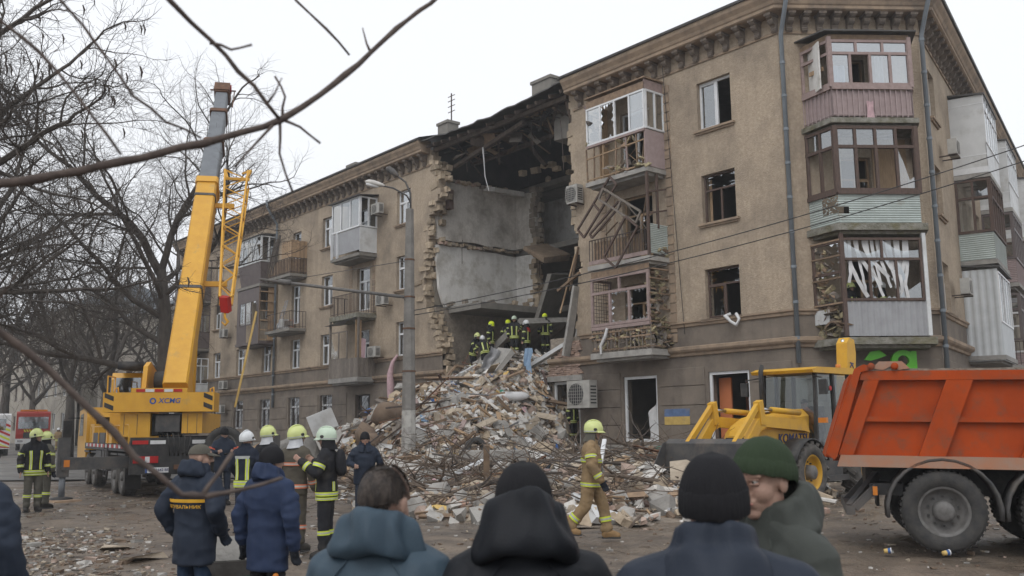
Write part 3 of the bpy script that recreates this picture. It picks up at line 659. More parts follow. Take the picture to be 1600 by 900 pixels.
# --- right column, third floor: railing, smashed frames hanging out
b = Bal(FA, rect(-8.15,-5.1), 7.85, 'concrete')
b.rail(1, 7.9, 8.85, 'iron', .16); b.planks(1, 8.0, 8.75, 'old_wood', .13, .02, out=-.08, miss=.15); b.corr(2, 7.95, 9.05, 'green_corr', .07, .012, True, out=.01)
b.panel(1, 7.9, 8.05, 'pinkbrown_wood', 'rail_board', out=.03); b.posts(7.86, 10.95, 'brown_wood', (2,), .09)
m = MB(); m.bar(b.w(2,.5,8.9),b.w(2,.5,10.95),.08); b.part(m, 'post', 'brown_wood')
for z in (9.4,10.2): m = MB(); m.bar(b.w(2,0,z),b.w(2,1,z+.25),.06); b.part(m, 'batten', 'brown_wood')
def hang_frame(bal, P, Q, wid, mat, name='broken_frame', c=.07, cross=True):
    P, Q = Vector(P), Vector(Q); d = (Q-P).normalized(); n = Vector((-d.z,0,d.x)); m = MB()
    a, b_, c_, e = P+n*wid/2, P-n*wid/2, Q-n*wid/2, Q+n*wid/2
    for s0, s1 in ((a,e),(b_,c_),(a,b_),(e,c_)): m.bar(s0,s1,c)
    if cross: m.bar(P.lerp(Q,.5)+n*wid/2,P.lerp(Q,.5)-n*wid/2,c)
    bal.part(m, name, mat)
hang_frame(b, (-8.5,-1.15,9.2),(-6.6,-1.25,10.9), .5, 'brown_wood'); hang_frame(b, (-7.2,-1.3,10.5),(-5.3,-1.35,9.25), .45, 'grey_wood')
hang_frame(b, (-5.5,-1.5,9.1),(-6.6,-1.55,7.75), .75, 'brown_wood', cross=False); hang_frame(b, (-7.9,-1.2,9.0),(-6.4,-1.15,10.0), .2, 'brown_wood', cross=False)
for k in range(8):
    m = MB(); x = U(-8,-5.3); m.bar((x,-U(.3,1.15),U(8.4,9.2)),(x+U(-.8,.8),-U(.2,1.2),U(9.2,10.7)),U(.03,.09),.03); b.part(m, 'loose_board', random.choice(['brown_wood','old_wood','raw_wood','grey_wood']))
b.stuffing(2, 7.9, 8.3, 6, t0=.2)
# --- right column, second floor: brown frame without glass, insulation showing
b = Bal(FA, rect(-8.1,-5.15), 4.5, 'concrete', th=.22)
b.glaze(1, 5.5, 7.35, 3, 'pinkbrown_wood', tr=.68, modes='gssgg', bar=.1, ntop=2); b.glaze(0, 5.5, 7.35, 1, 'pinkbrown_wood', modes='g', bar=.09)
b.panel(1, 7.36, 7.6, 'old_wood', 'fascia'); b.panel(1, 5.36, 5.48, 'pinkbrown_wood', 'sill_board', out=.08, th=.15)
for z in (4.6,5.0,5.25): m = MB(); m.bar(b.w(1,0,z),b.w(1,1,z),.06); b.part(m, 'batten', 'old_wood')
b.rail(1, 4.52, 5.36, 'grey_wood', .19, .025, wob=.15); b.stuffing(1, 4.6, 5.3, 70, t0=.0, t1=1, sz=.17); b.stuffing(2, 4.6, 7.3, 90, t0=.05, t1=.95, out=-.06, sz=.2)
for z in (4.6,5.3,5.48,5.95,6.5,7.05,7.4): m = MB(); m.bar(b.w(2,0,z,.02),b.w(2,1,z,.02),.07,.05); b.part(m, 'batten', 'old_wood')
m = MB()
for k in range(9): m.bar(b.w(0,k/8,5.5),b.w(0,k/8,7.4),.014)
for k in range(14): m.bar(b.w(0,0,5.5+k*.14),b.w(0,1,5.5+k*.14),.014)
b.part(m, 'wire_mesh', 'iron', False)
m = MB(); m.tube([b.w(1,.3,5.4,.1),b.w(1,.28,5.1,.15),b.w(1,.2,4.75,.16),b.w(1,.19,4.45,.12)],[.05,.06,.06,.04],6); b.part(m, 'hanging_cloth', 'cloth_white')
# quoin blocks framing the balcony door bays
for xx in (-4.95,-8.35):
    for z in np.arange(4.75,15,.36):
        if 4.6 < z < 14.2: m = MB(); m.box(xx-.14,xx+.14,-.035,.002,z,z+.3); bpart(m, 'quoin', 'stone_trim', FA)
# --- left column of A (three balconies)
lx = (-28.3,-25.35)
b = Bal(FA, rect(*lx), 11.05, 'concrete_dark')
b.glaze(1, 12.45, 14.1, 3, 'white_pvc', modes='f', bar=.08, glass='glass'); b.glaze(2, 12.45, 14.1, 2, 'white_pvc', modes='gf', bar=.08, glass='glass_dark')
b.panel(2, 11.1, 12.42, 'white_clad', 'parapet_panel', out=.02); b.panel(1, 11.2, 12.42, 'grey_corr', 'parapet_panel', t0=.05, t1=1); b.roof(14.25, 'roof_metal', .2, .04, .15)
for t in (.02,.22): m = MB(); m.bar(b.w(1,t,12.45,.06),b.w(1,t+.03,11.0,.08),.14,.03); b.part(m, 'loose_panel', 'white_pvc')
b = Bal(FA, rect(*lx), 7.85, 'slab_moss', th=.25); b.rail(1, 7.88, 8.95, 'iron', .14); b.rail(2, 7.88, 8.95, 'iron', .14); b.rail(0, 7.88, 8.95, 'iron', .2)
m = MB(); m.quad((-28.6,-1.3,7.35),(-25.4,-1.2,7.62),(-25.4,-.2,7.66),(-28.6,-.2,7.5)); b.part(m, 'torn_sheet', 'pipe_grey', False)
b = Bal(FA, rect(*lx), 4.5, 'concrete', th=.25); b.planks(1, 4.52, 5.5, 'grey_wood', .13); b.planks(2, 4.52, 5.5, 'grey_wood', .13); b.posts(4.5, 7.6, 'grey_wood', (1,2), .1)
b.glaze(1, 5.5, 7.0, 2, 'grey_wood', modes='cg', bar=.06, t0=0, t1=.62); b.panel(2, 5.5, 7.5, 'raw_wood', 'side_board', t0=.0, t1=.35, out=-.3)
m = MB(); m.quad((-26.6,-.4,5.0),(-25.6,-.5,5.0),(-25.6,-.45,6.5),(-26.1,-.4,6.6)); b.part(m, 'curtain', 'cloth_pink', False)
for xx in (-28.0,-25.6):
    for z in np.arange(7.95,10.9,.36): m = MB(); m.box(xx-.14,xx+.14,-.03,.002,z,z+.3); bpart(m, 'quoin', 'stone_trim', FA)
lx = (-36.3,-33.2)
b = Bal(FA, rect(*lx), 11.0, 'concrete_dark'); b.rail(1, 11.02, 11.95, 'iron', .2); b.planks(1, 11.05, 11.9, 'old_wood', .12, out=-.03); b.rail(2, 11.02, 11.95, 'iron', .2); b.planks(2, 11.05, 11.9, 'old_wood', .12, out=-.03)
b.planks(2, 11.95, 13.0, 'raw_wood', .12, 0.004, out=0); b.planks(1, 11.95, 13.0, 'raw_wood', .12, .004, t0=.6, t1=1, out=0)
for k in range(3): m = MB(); m.bar((-36.4+k*.35,-1.0,11.2),(-35.2+k*.3,-1.1,13.1+.2*k),.16,.05); b.part(m, 'loose_board', 'grey_wood')
b = Bal(FA, rect(*lx), 7.75, 'concrete_dark'); b.rail(1, 7.78, 8.75, 'iron', .2, wob=.1); b.rail(2, 7.78, 8.75, 'iron', .2)
m = MB()
for dx in (0,.4): m.bar((-35.2+dx,-.9,7.8),(-35.0+dx*.6,-.4,9.6),.05)
for k in range(6): m.bar((-35.18+k*.03,-.88+k*.08,8.1+k*.28),(-34.82,-.88+k*.08,8.1+k*.28),.04)
b.part(m, 'step_ladder', 'grey_corr')
for k in range(7): m = MB(); m.obox(T(U(-36,-33.5),-U(.3,.8),8.0+U(0,.2)) @ RZ(U(0,3)), U(.2,.5),U(.2,.4),U(.2,.6)); b.part(m, 'stored_box', random.choice(['brown_wood','grey_wood','red_brick','white_clad']))
lx = (-40.6,-37.3)
b = Bal(FA, rect(*lx), 10.9, 'concrete_dark'); b.glaze(1, 12.3, 13.95, 5, 'white_clad', tr=.7, modes='ffffc', bar=.06); b.glaze(2, 12.3, 13.95, 2, 'white_clad', modes='gs', bar=.08)
b.panel(1, 10.95, 12.28, 'grey_brown_clad', slant=.22); b.panel(2, 10.95, 12.28, 'grey_brown_clad'); b.roof(14.1, 'roof_metal', .1)
b = Bal(FA, rect(*lx), 7.3, 'grey_brown_clad'); b.panel(1, 7.3, 8.4, 'grey_brown_clad', t0=0, t1=.42); b.panel(1, 7.3, 8.4, 'grey_brown_clad', t0=.7, t1=1); b.panel(1, 9.9, 10.7, 'grey_brown_clad'); b.glaze(1, 8.4, 9.9, 3, 'grey_brown_clad', modes='ffs', t0=.12, t1=.9); b.panel(1, 8.4, 9.9, 'grey_brown_clad', t0=0, t1=.12); b.panel(1,8.4,9.9,'grey_brown_clad',t0=.9,t1=1)
for z in (7.4,8.0,8.6,9.2,9.8,10.4): m = MB(); m.bar(b.w(2,0,z),b.w(2,1,z),.06); b.part(m, 'batten', 'raw_wood')
b.panel(2, 7.3, 10.7, 'raw_wood', 'side_board', t0=.55, t1=1, out=-.05); b.posts(7.3, 10.75, 'old_wood', (2,))
for zf in (4.0, 7.6, 11.0):      # farthest column, glazed in white
    b = Bal(FA, rect(-51.8,-47.6), zf, 'concrete_dark')
    for i in (1, 2): b.glaze(i, zf+1.1, zf+2.9, 5 if i == 1 else 2, 'white_pvc' if zf < 5 else 'grey_brown_clad', tr=.7, modes='fffg'); b.panel(i, zf+.03, zf+1.08, 'white_clad' if zf < 5 else 'grey_brown_clad')
# --- corner bay B
bp_ = [(.75,0),(1.25,1.15),(3.9,1.15),(4.4,0)]
b = Bal(FB, bp_, 11.45, 'slab_moss', lip=.12)
for i in range(3):
    n = (3,4,3)[i]; b.glaze(i, 12.55, 14.1, n if i == 1 else 1, 'pinkbrown_wood', tr=.7, modes='fgffffff' if i == 1 else 'gg', bar=.09, ntop=3 if i == 1 else 1, glass='glass_pale' if i == 1 else 'glass')
    b.panel(i, 11.55, 12.4, 'pink_paint', out=-.05); b.rail(i, 11.5, 12.45, 'pink_paint', .17, .022); b.panel(i, 12.42, 12.56, 'pinkbrown_wood', 'sill_board', out=.06, th=.12); b.panel(i, 14.12, 14.28, 'old_wood', 'fascia', out=.02)
b.roof(14.45, 'roof_metal', .2, .05, .12); b.posts(12.5, 14.2, 'pinkbrown_wood', (1,2), .13)
m = MB(); m.smooth = True
vs = [(2.35+.03*i+.02*math.sin(i*2+j), -1.22-.02*math.sin(i*2.2), 12.0-.14*j+.03*math.sin(i)) for j in range(5) for i in range(9)]
m.add(vs, [(j*9+i,j*9+i+1,(j+1)*9+i+1,(j+1)*9+i) for j in range(4) for i in range(8)]); b.part(m, 'hanging_cloth', 'cloth_pink', False)
for x0_, x1_, z1_, mm in ((1.45,1.95,13.4,'cloth_blue'),(2.95,3.25,13.75,'cloth_white')):
    m = MB(); m.smooth = True; m.add([(x0_+(x1_-x0_)*i/8, -.7+.05*math.sin(i*1.7), z) for z in (12.6,z1_) for i in range(9)], [(i,i+1,i+10,i+9) for i in range(8)]); b.part(m, 'hanging_cloth', mm, False)
m = MB(); m.box(.8,4.3,-.6,-.57,12.4,14.0) if False else m.box(.95,1.0,-1.0,-.1,12.5,14.1); b.part(m, 'inner_board', 'white_wall')
m = MB(); m.bar(b.w(0,.3,13.2,.03),b.w(0,.8,13.2,.03),.03,.14); b.part(m, 'hook_rail', 'raw_wood')
b = Bal(FB, bp_, 8.0, 'slab_moss', lip=.14, th=.22)
for i in range(3):
    b.glaze(i, 9.05, 11.2, 4 if i == 1 else 2, 'brown_wood', tr=.68, modes='fggcfffg' if i == 1 else 'ggff', bar=.1)
    b.corr(i, 8.03, 9.0, 'green_corr', .075, .012, True, hole=(lambda u, v: v > .35 and u > .45 and U(0,1) < .75) if i == 0 else (lambda u, v: u < .12 and .3 < v < .55))
b.panel(1, 8.95, 9.08, 'brown_wood', 'sill_board', out=.08, th=.14); b.panel(0, 8.95, 9.08, 'brown_wood', 'sill_board', out=.08, th=.14); b.posts(9.0, 11.2, 'brown_wood', (1,2), .14)
m = MB(); m.box(1.0,4.2,-.12,-.1,8.1,11.1) if False else m.box(2.95,4.1,-.06,-.03,8.1,11.1); b.part(m, 'inner_board', 'raw_wood')
b = Bal(FB, bp_, 4.4, 'slab_moss', lip=.16, th=.22)
b.glaze(1, 5.55, 7.55, 3, 'brown_wood', tr=.66, modes='gscSS'.replace('S','c'), bar=.08, ntop=2, t1=.97)
b.corr(1, 4.45, 5.53, 'grey_corr', .1, .012); b.glaze(0, 5.45, 7.5, 1, 'brown_wood', tr=.5, modes='ss', bar=.09); b.stuffing(0, 5.3, 7.3, 60, t0=.05, t1=.6, sz=.14); b.stuffing(0, 4.5, 5.4, 45, sz=.2)
for z in (5.5,6.3,7.0,7.5): m = MB(); m.bar(b.w(0,0,z,.03),b.w(0,1,z,.03),.07,.05); b.part(m, 'batten', 'old_wood')
b.panel(0, 4.9, 5.35, 'white_clad', 'loose_panel', t0=0, t1=.5, out=.04); b.posts(4.45, 7.7, 'white_clad', (2,), .12); b.posts(4.45, 7.7, 'brown_wood', (1,), .12)
b.corr(2, 4.45, 7.6, 'grey_corr', .1, .012)
rs = random.Random(5)
for k in range(15):      # vertical blind strips blown loose
    t = .06+.055*k+rs.uniform(-.02,.02); m = MB(); m.smooth = True; sw = rs.uniform(-.05,.32) if k < 9 else rs.uniform(-.1,.1); ln = rs.uniform(1.2,2.0); w_ = .045
    if t > .93: t = .9
    vs = []; tw = rs.uniform(-.6,.6)
    for j in range(11):
        q = j/10; tt = t+sw*q*q; z = 7.5-ln*q; ou = -.12+.2*q*math.sin(q*2.5)*rs.uniform(.7,1.1)
        for e in (-1,1): vs.append(b.w(1, tt+e*w_*.75*math.cos(tw*q)/1.0*.62, z+e*.03*math.sin(sw*6*q), ou+e*w_*math.sin(tw*q)))
    m.add(vs, [(2*j,2*j+1,2*j+3,2*j+2) for j in range(10)]); b.part(m, 'blind_strip', 'cloth_white', False)
# --- side street C
for s0, cols in ((5.5, [('white_corr','white_corr'),('brown_wood','green_corr'),('white_pvc','white_clad')]), (12.6, [('grey_brown_clad','iron'),('grey_brown_clad','pink_paint'),('white_pvc','white_clad')]), (20.5, [('white_pvc','pink_paint'),('brown_wood','grey_corr'),('white_pvc','white_clad')])):
    for f, (fm, pmat) in enumerate(cols):
        zf = (4.2,7.75,11.05)[f]; b = Bal(FC, [(s0,0),(s0,1.2),(s0+3.6,1.2),(s0+3.6,0)], zf, 'concrete')
        if f == 0 and s0 < 6:
            b.corr(0, 4.0, 7.4, 'white_corr', .13, .012); b.corr(1, 4.0, 5.4, 'white_corr', .13, .012); b.glaze(1, 5.4, 7.3, 5, 'white_pvc', modes='fgf'); b.roof(7.55, 'roof_metal', .1)
        elif f == 2:
            b.panel(0, 11.08, 14.1, 'white_clad', 'side_panel'); b.panel(0, 11.75, 11.79, 'white_pvc', 'panel_joint', out=.008); b.panel(0, 13.75, 13.79, 'white_pvc', 'panel_joint', out=.008)
            b.panel(0, 11.08, 11.3, 'white_pvc', 'panel_joint', out=.01); b.panel(1, 11.08, 12.2, 'white_clad'); b.glaze(1, 12.2, 14.1, 5, 'white_pvc', tr=.7, modes='f', glass='glass_pale'); b.roof(14.2, 'roof_metal', .08)
        else:
            for i in (0, 1):
                b.glaze(i, zf+1.05, zf+3.1, 2 if i == 0 else 5, fm, tr=.65, modes='fgfc', bar=.09)
                if pmat == 'iron': b.rail(i, zf, zf+1.0, 'iron', .14)
                else: b.corr(i, zf+.02, zf+1.03, pmat, .08, .012, True)
# ================================================================== COLLAPSED SECTION (inner walls, torn masonry, burnt attic)
cw = -20.3
def jag_panel(name, mat, pts_uv, to3, th):
    m = MB(); n = len(pts_uv); f = [to3(u, v, 0) for u, v in pts_uv]; k_ = [to3(u, v, th) for u, v in pts_uv]
    m.add(f+k_, [tuple(range(n)), tuple(range(2*n-1,n-1,-1))]+[(i,i+n,(i+1)%n+n,(i+1)%n) for i in range(n)]); return bpart(m, name, mat, FA)
def cross3(u, v, t): return (cw-t-.004, u, v)       # u depth into the block, v height
def jag(a, b, n, amp, horiz=True):
    out = []
    for i in range(n):
        t = i/(n-1); p = (a[0]+(b[0]-a[0])*t, a[1]+(b[1]-a[1])*t); j = U(-amp,amp)
        out.append((p[0], p[1]+j) if horiz else (p[0]+j, p[1]))
    return out
jag_panel('inner_wall', 'wallpaper', jag((.35,11.15),(5.5,11.1),12,.05)+[(5.5,14.1)]+jag((5.5,14.1),(.4,14.15),10,.05), cross3, .2)
jag_panel('inner_wall', 'white_wall', jag((.9,7.75),(5.5,7.8),9,.05)+[(5.5,10.75)]+jag((5.45,10.72),(.35,10.85),9,.04)+jag((.3,10.6),(.7,8.0),5,.08,False), cross3, .2)
jag_panel('inner_wall', 'mortar', [(.3,4.4),(5.5,4.4),(5.5,7.5),(.3,7.7)], cross3, .2)
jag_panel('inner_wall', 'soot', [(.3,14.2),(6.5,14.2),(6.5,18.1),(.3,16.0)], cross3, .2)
def spine3(u, v, t): return (u, 5.5+t, v)
jag_panel('inner_wall', 'wallpaper', [(cw,11.15),(-19.0,11.05)]+jag((-18.85,11.2),(-18.75,14.0),9,.1,False)+[(cw,14.1)], spine3, .3)
jag_panel('inner_wall', 'white_wall', [(cw,7.8),(-19.4,7.8)]+jag((-18.95,8.0),(-18.8,10.7),9,.15,False)+[(cw,10.75)], spine3, .3)
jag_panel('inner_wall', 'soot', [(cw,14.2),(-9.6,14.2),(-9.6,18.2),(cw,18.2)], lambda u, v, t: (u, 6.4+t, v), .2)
# rooms behind the spine wall
m = MB(); wall_cells(m, -25, -9.6, 11.15, 14.2, [(-21.9,-21.1,11.15,13.2)], 8.2, .2); bpart(m, 'inner_wall', 'white_wall', FA)
m = MB(); wall_cells(m, -25, -9.6, 4.4, 10.8, [(-20.6,-18.2,7.9,10.2)], 8.2, .2); bpart(m, 'inner_wall', 'room_wall', FA)
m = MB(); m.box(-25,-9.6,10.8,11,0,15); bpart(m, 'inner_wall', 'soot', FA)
m = MB(); m.box(-15.6,-15.4,5.6,8.2,11.15,14.2); bpart(m, 'inner_wall', 'white_wall', FA)
m = MB(); m.box(-9.75,-9.55,.46,8.2,4.5,15.8); bpart(m, 'inner_wall', 'room_wall', FA)
for z, e in ((10.85,-9.7),(7.55,-9.7),(14.2,-9.7)): m = MB(); m.box(-25,e,5.85,8.2,z,z+.28); bpart(m, 'floor_slab', 'concrete_dark', FA)
# torn floor ledges: loose bricks on the cross wall
def stack(name, mat, pos, size, n, spread, fr=FA, rot=.25):
    for _ in range(n):
        c = [pos[i]+U(-spread[i],spread[i]) for i in range(3)]; s_ = [size[i]*U(.6,1.15) for i in range(3)]
        m = MB(); m.obox(T(*c) @ RZ(U(-rot,rot)) @ RX(U(-rot,rot)), *s_, j=.02); bpart(m, name, mat, fr)
for zc in (10.92, 14.22):
    for y in np.arange(.5, 5.5, .26): stack('brick', random.choice(['limestone','dusty_brick','mortar','limestone']), (cw+.06, y, zc), (.3,.26,.16), 1, (.06,.03,.06))
m = MB(); m.obox(T(cw+.4,4.3,14.05) @ RY(.25),1.2,2.0,.2,.05); bpart(m, 'slab_fragment', 'white_wall', FA)
# masonry of the torn left edge, block by block
for i in range(41):
    z = 3.4+i*.295
    if z > 15.4: break
    e = interp(edgeL, z)
    for yy in (.1,.36,.62):
        if U(0,1) < .2: continue
        w_ = U(.25,.7); m = MB(); ex = e+random.choice([U(-.12,.1),U(-.02,.3),U(.1,.42)]); hh = U(.17,.29)
        m.obox(T(ex-w_/2, yy+U(-.05,.05), z+U(-.03,.03)) @ RZ(U(-.25,.25)) @ RY(U(-.14,.14)) @ RX(U(-.1,.1)), w_, U(.2,.3), hh, j=.045)
        bpart(m, 'stone_block', 'limestone' if z > 5 else random.choice(['limestone','mortar']), FA)
for i in range(34):
    z = 4.9+i*.31; e = interp(edgeR, z)
    if U(0,1) < .3: continue
    w_ = U(.25,.5); m = MB(); m.obox(T(e-U(-.05,.12), .25, z) @ RZ(U(-.15,.15)), w_, .42, .28, j=.03); bpart(m, 'stone_block', 'limestone', FA)
for i in range(24):      # stub of the spine wall
    z = 7.9+i*.27
    for k in range(2): m = MB(); m.obox(T(-18.9+U(-.1,.25), 5.55+k*.25, z) @ RZ(U(-.2,.2)), .4, .25, .24, j=.03); bpart(m, 'stone_block', 'limestone' if z < 11.5 else 'mortar', FA)
# rough plaster-torn masonry strip at the foot of the left edge, brickwork on the right
for r_ in range(18):
    z = 3.85+r_*.078; x_l = np.interp(z, [3.8,4.5,5.3], [-11.9,-11.5,-10.6])
    x = x_l+(r_ % 2)*.12
    while x < -9.95:
        m = MB(); m.obox(T(x+.12, -.02+U(-.02,.05), z) @ RZ(U(-.05,.05)), .235, .13, .066, j=.006); bpart(m, 'brick', 'dusty_brick', FA); x += .25
m = MB(); m.box(-11.7,-9.6,.06,.45,3.6,5.4); bpart(m, 'wall_core', 'mortar', FA)
m = MB(); m.box(-11.75,-9.7,-.12,.3,3.62,3.84); bpart(m, 'lintel', 'concrete', FA)
for (p, q, w_, h_, mt) in (((-10.4,-.3,4.6),(-9.9,-.1,7.4),.35,.12,'concrete'),((-11.4,1.2,4.3),(-10.2,.8,7.0),.5,.15,'concrete'),((-12.5,-.4,4.3),(-10.6,.1,5.2),.3,.15,'white_clad'),((-10.5,.1,7.3),(-9.75,-.1,9.0),.08,.06,'old_wood'),((-10.9,-.1,6.4),(-10.2,.2,8.9),.07,.05,'raw_wood'),((-10.8,-.3,7.3),(-9.6,-.2,7.9),.12,.1,'old_wood')):
    m = MB(); m.bar(p, q, w_, h_); bpart(m, 'fallen_beam', mt, FA)
m = MB(); m.obox(T(-17.6,5.2,10.55) @ RY(.45) @ RX(.2), 1.9,1.6,.28,.08); bpart(m, 'slab_fragment', 'stone_trim', FA)
m = MB(); m.obox(T(-16.6,4.6,8.0) @ RY(-1.1) @ RX(.3), 2.6,1.8,.24,.08); bpart(m, 'slab_fragment', 'concrete_dark', FA)
m = MB(); m.obox(T(-16.9,2.6,5.55) @ RY(-.5) @ RX(.12), 4.6,3.2,.28,.06); bpart(m, 'slab_fragment', 'concrete', FA)
m = MB(); m.box(-20.2,-17.6,1.0,5.4,7.42,7.72); bpart(m, 'slab_fragment', 'concrete_dark', FA)
stack('brick', 'limestone', (-18.9,4.9,7.9), (.35,.25,.2), 16, (1.0,.6,.25)); stack('brick', 'mortar', (-19.4,2.5,7.85), (.3,.25,.2), 14, (.8,1.6,.12))
# burnt attic: rafters, boarding, sagging roof sheet and vent shaft
n = 24; m = MB(); vs = []
for i in range(n+1):
    x = -20.35+10.3*i/n; sag = -.22*math.sin(math.pi*min(1,i/n*1.05))
    for y, z in ((-.62,15.98+sag+U(-.04,.04)),(1.5,16.6+sag*.7),(6.6,18.25)): vs.append((x, y+U(-.06,.06)*(y < 0), z))
m.add(vs, [(3*i+a,3*(i+1)+a,3*(i+1)+a+1,3*i+a+1) for i in range(n) for a in (0,1)])
k0 = len(vs); m.add([(x,y,z-.06) for x,y,z in vs], [(3*i+a+1,3*(i+1)+a+1,3*(i+1)+a,3*i+a) for i in range(n) for a in (0,1)]); m.add([vs[3*i] for i in range(n+1)]+[(vs[3*i][0],vs[3*i][1],vs[3*i][2]-.06) for i in range(n+1)], [(i,i+1,i+n+2,i+n+1) for i in range(n)])
bpart(m, 'roof', 'roof_metal', FA, fix=False)
for i in range(15):
    x = -20.1+.7*i+U(-.1,.1); m = MB(); yl = -.5 if U(0,1) < .7 else U(.3,1.5); m.bar((x,yl,15.72+yl*.2-.15*math.sin(math.pi*i/14)),(x+U(-.2,.2),6.3,17.95),.09,.16); bpart(m, 'rafter', 'burnt_wood', FA)
for (p, q) in (((-20.1,.1,15.55),(-10.3,.0,15.5)),((-20.0,2.4,15.2),(-10.2,2.0,15.0)),((-19.5,.9,14.7),(-13.5,.3,15.3)),((-10.6,.2,15.6),(-9.9,.5,12.6)),((-14.5,2.2,15.9),(-11.2,3.6,14.3)),((-12.2,1,15.8),(-10.6,1.2,13.8)),((-17,3,16.2),(-15.5,3.4,14.3))):
    m = MB(); m.bar(p, q, .18, .18); bpart(m, 'beam', 'burnt_wood', FA)
for i in range(60):
    m = MB(); x = U(-19.8,-10.5); m.bar((x,U(.0,2.5),U(15.2,16)),(x+U(-1.5,1.5),U(.3,3),U(14.6,15.9)),U(.05,.16),.03); bpart(m, 'loose_board', random.choice(['burnt_wood','old_wood','soot']), FA)
m = MB(); m.obox(T(-11.7,1.3,14.95) @ RY(.06),.95,.7,1.5,.04); bpart(m, 'vent_shaft', 'concrete_dark', FA)
m = MB(); m.obox(T(-10.95,1.2,15.0) @ RY(-.1),.4,.6,1.2,.04); bpart(m, 'vent_shaft', 'concrete', FA)
m = MB(); m.tube([(-16.6,.4,14.9),(-16.4,.3,14.2),(-16.2,.2,13.4),(-15.85,.15,12.6)],[.05,.03,.02,.015],5); bpart(m, 'hanging_cable', 'cloth_white', FA)
for i in range(14):
    x = U(-19.6,-10.6); m = MB(); m.obox(T(x,U(.2,2.2),U(14.7,15.7)) @ RZ(U(0,3)) @ RX(U(-1,1)) @ RY(U(-1,1)), U(.4,1.1), U(.2,.6), .03, .04); bpart(m, 'torn_boarding', random.choice(['burnt_wood','old_wood','soot','grey_wood']), FA)
for (x, y, z, l) in ((-18.2,.6,15.2,1.1),(-13.2,.5,15.3,1.5),(-12.4,.8,15.0,.9),(-19.3,1.2,11.0,1.2),(-17.8,5.0,10.6,1.3),(-11.2,.4,14.8,2.2)):
    m = MB(); m.tube([(x,y,z),(x+U(-.1,.1),y,z-l*.4),(x+U(-.2,.2),y,z-l)],.018,5); bpart(m, 'hanging_cable', 'iron', FA)
stack('brick', 'limestone', (-14,4.6,14.45), (.4,.3,.25), 30, (4.2,.9,.2))
m = MB(); m.box(-19.9,-19.55,.6,.85,12.55,13.5); bpart(m, 'wall_cabinet', 'brown_wood', FA)
# --- shopfront things on the ground floor
m = MB(); m.box(-5.53,-4.36,-.041,-.0365,2.1,2.37); bpart(m, 'painted_flag_stripe', 'flag_blue', FA)
m = MB(); m.box(-5.53,-4.36,-.041,-.0365,1.81,2.098); bpart(m, 'painted_flag_stripe', 'flag_yellow', FA)
m = MB(); m.smooth = True
m.add([(-6.4+.35*t+.06*math.sin(7*t+3*s_), .12-.1*math.sin(4*t), 1.3+1.35*s_-(.5*(1-t))*s_) for s_ in np.linspace(0,1,8) for t in np.linspace(0,1,7)], [(j*7+i,j*7+i+1,(j+1)*7+i+1,(j+1)*7+i) for j in range(7) for i in range(6)])
bpart(m, 'curtain', 'cloth_white', FA, fix=False)
m = MB(); m.smooth = True; m.tube([(-2.35,-.1,5.52),(-2.5,-.2,5.45),(-2.3,-.22,5.25),(-2.05,-.22,5.1),(-1.95,-.2,5.3),(-2.1,-.15,5.5)],[.06,.09,.05,.07,.05,.06],6); bpart(m, 'hanging_cloth', 'cloth_white', FA)
# green shop sign (a leaf and the end of the shop's name)
def ring(mb, cx, cz, r0, r1, y0, y1, a0=0, a1=2*math.pi, n=20, sx=1):
    P = [(cx+sx*r1*math.cos(a0+(a1-a0)*i/n), cz+r1*math.sin(a0+(a1-a0)*i/n)) for i in range(n+1)]+[(cx+sx*r0*math.cos(a1+(a0-a1)*i/n), cz+r0*math.sin(a1+(a0-a1)*i/n)) for i in range(n+1)]
    for i in range(n):
        q = [P[i],P[i+1],P[2*n-i],P[2*n+1-i]]; mb.prism(q, y0, y1, 'xz')
sg = thing('shop_sign', 'bright green shop sign letter and leaf under the corner balcony', 'sign', FB @ Vector((3.0,-.5,3.7)))
iv = sg.matrix_basis.inverted() if False else T(*(-(FB @ Vector((3.0,-.5,3.7)))))
m = MB(); ring(m, 3.25, 3.72, .16, .33, -.62, -.5, 0, 2*math.pi, 24, 1.15); m.box(3.5,3.68,-.618,-.502,3.4,4.02); m.build('letter', 'sign_green', sg, iv @ FB)
m = MB(); m.prism([(2.0,3.75),(2.2,4.0),(2.5,4.05),(2.72,3.88),(2.5,3.8),(2.2,3.72)], -.6, -.55); m.build('leaf', 'sign_green', sg, iv @ FB)
m = MB(); m.box(2.0,3.75,-.49,-.4,3.3,3.36); m.build('sign_rail', 'iron', sg, iv @ FB)
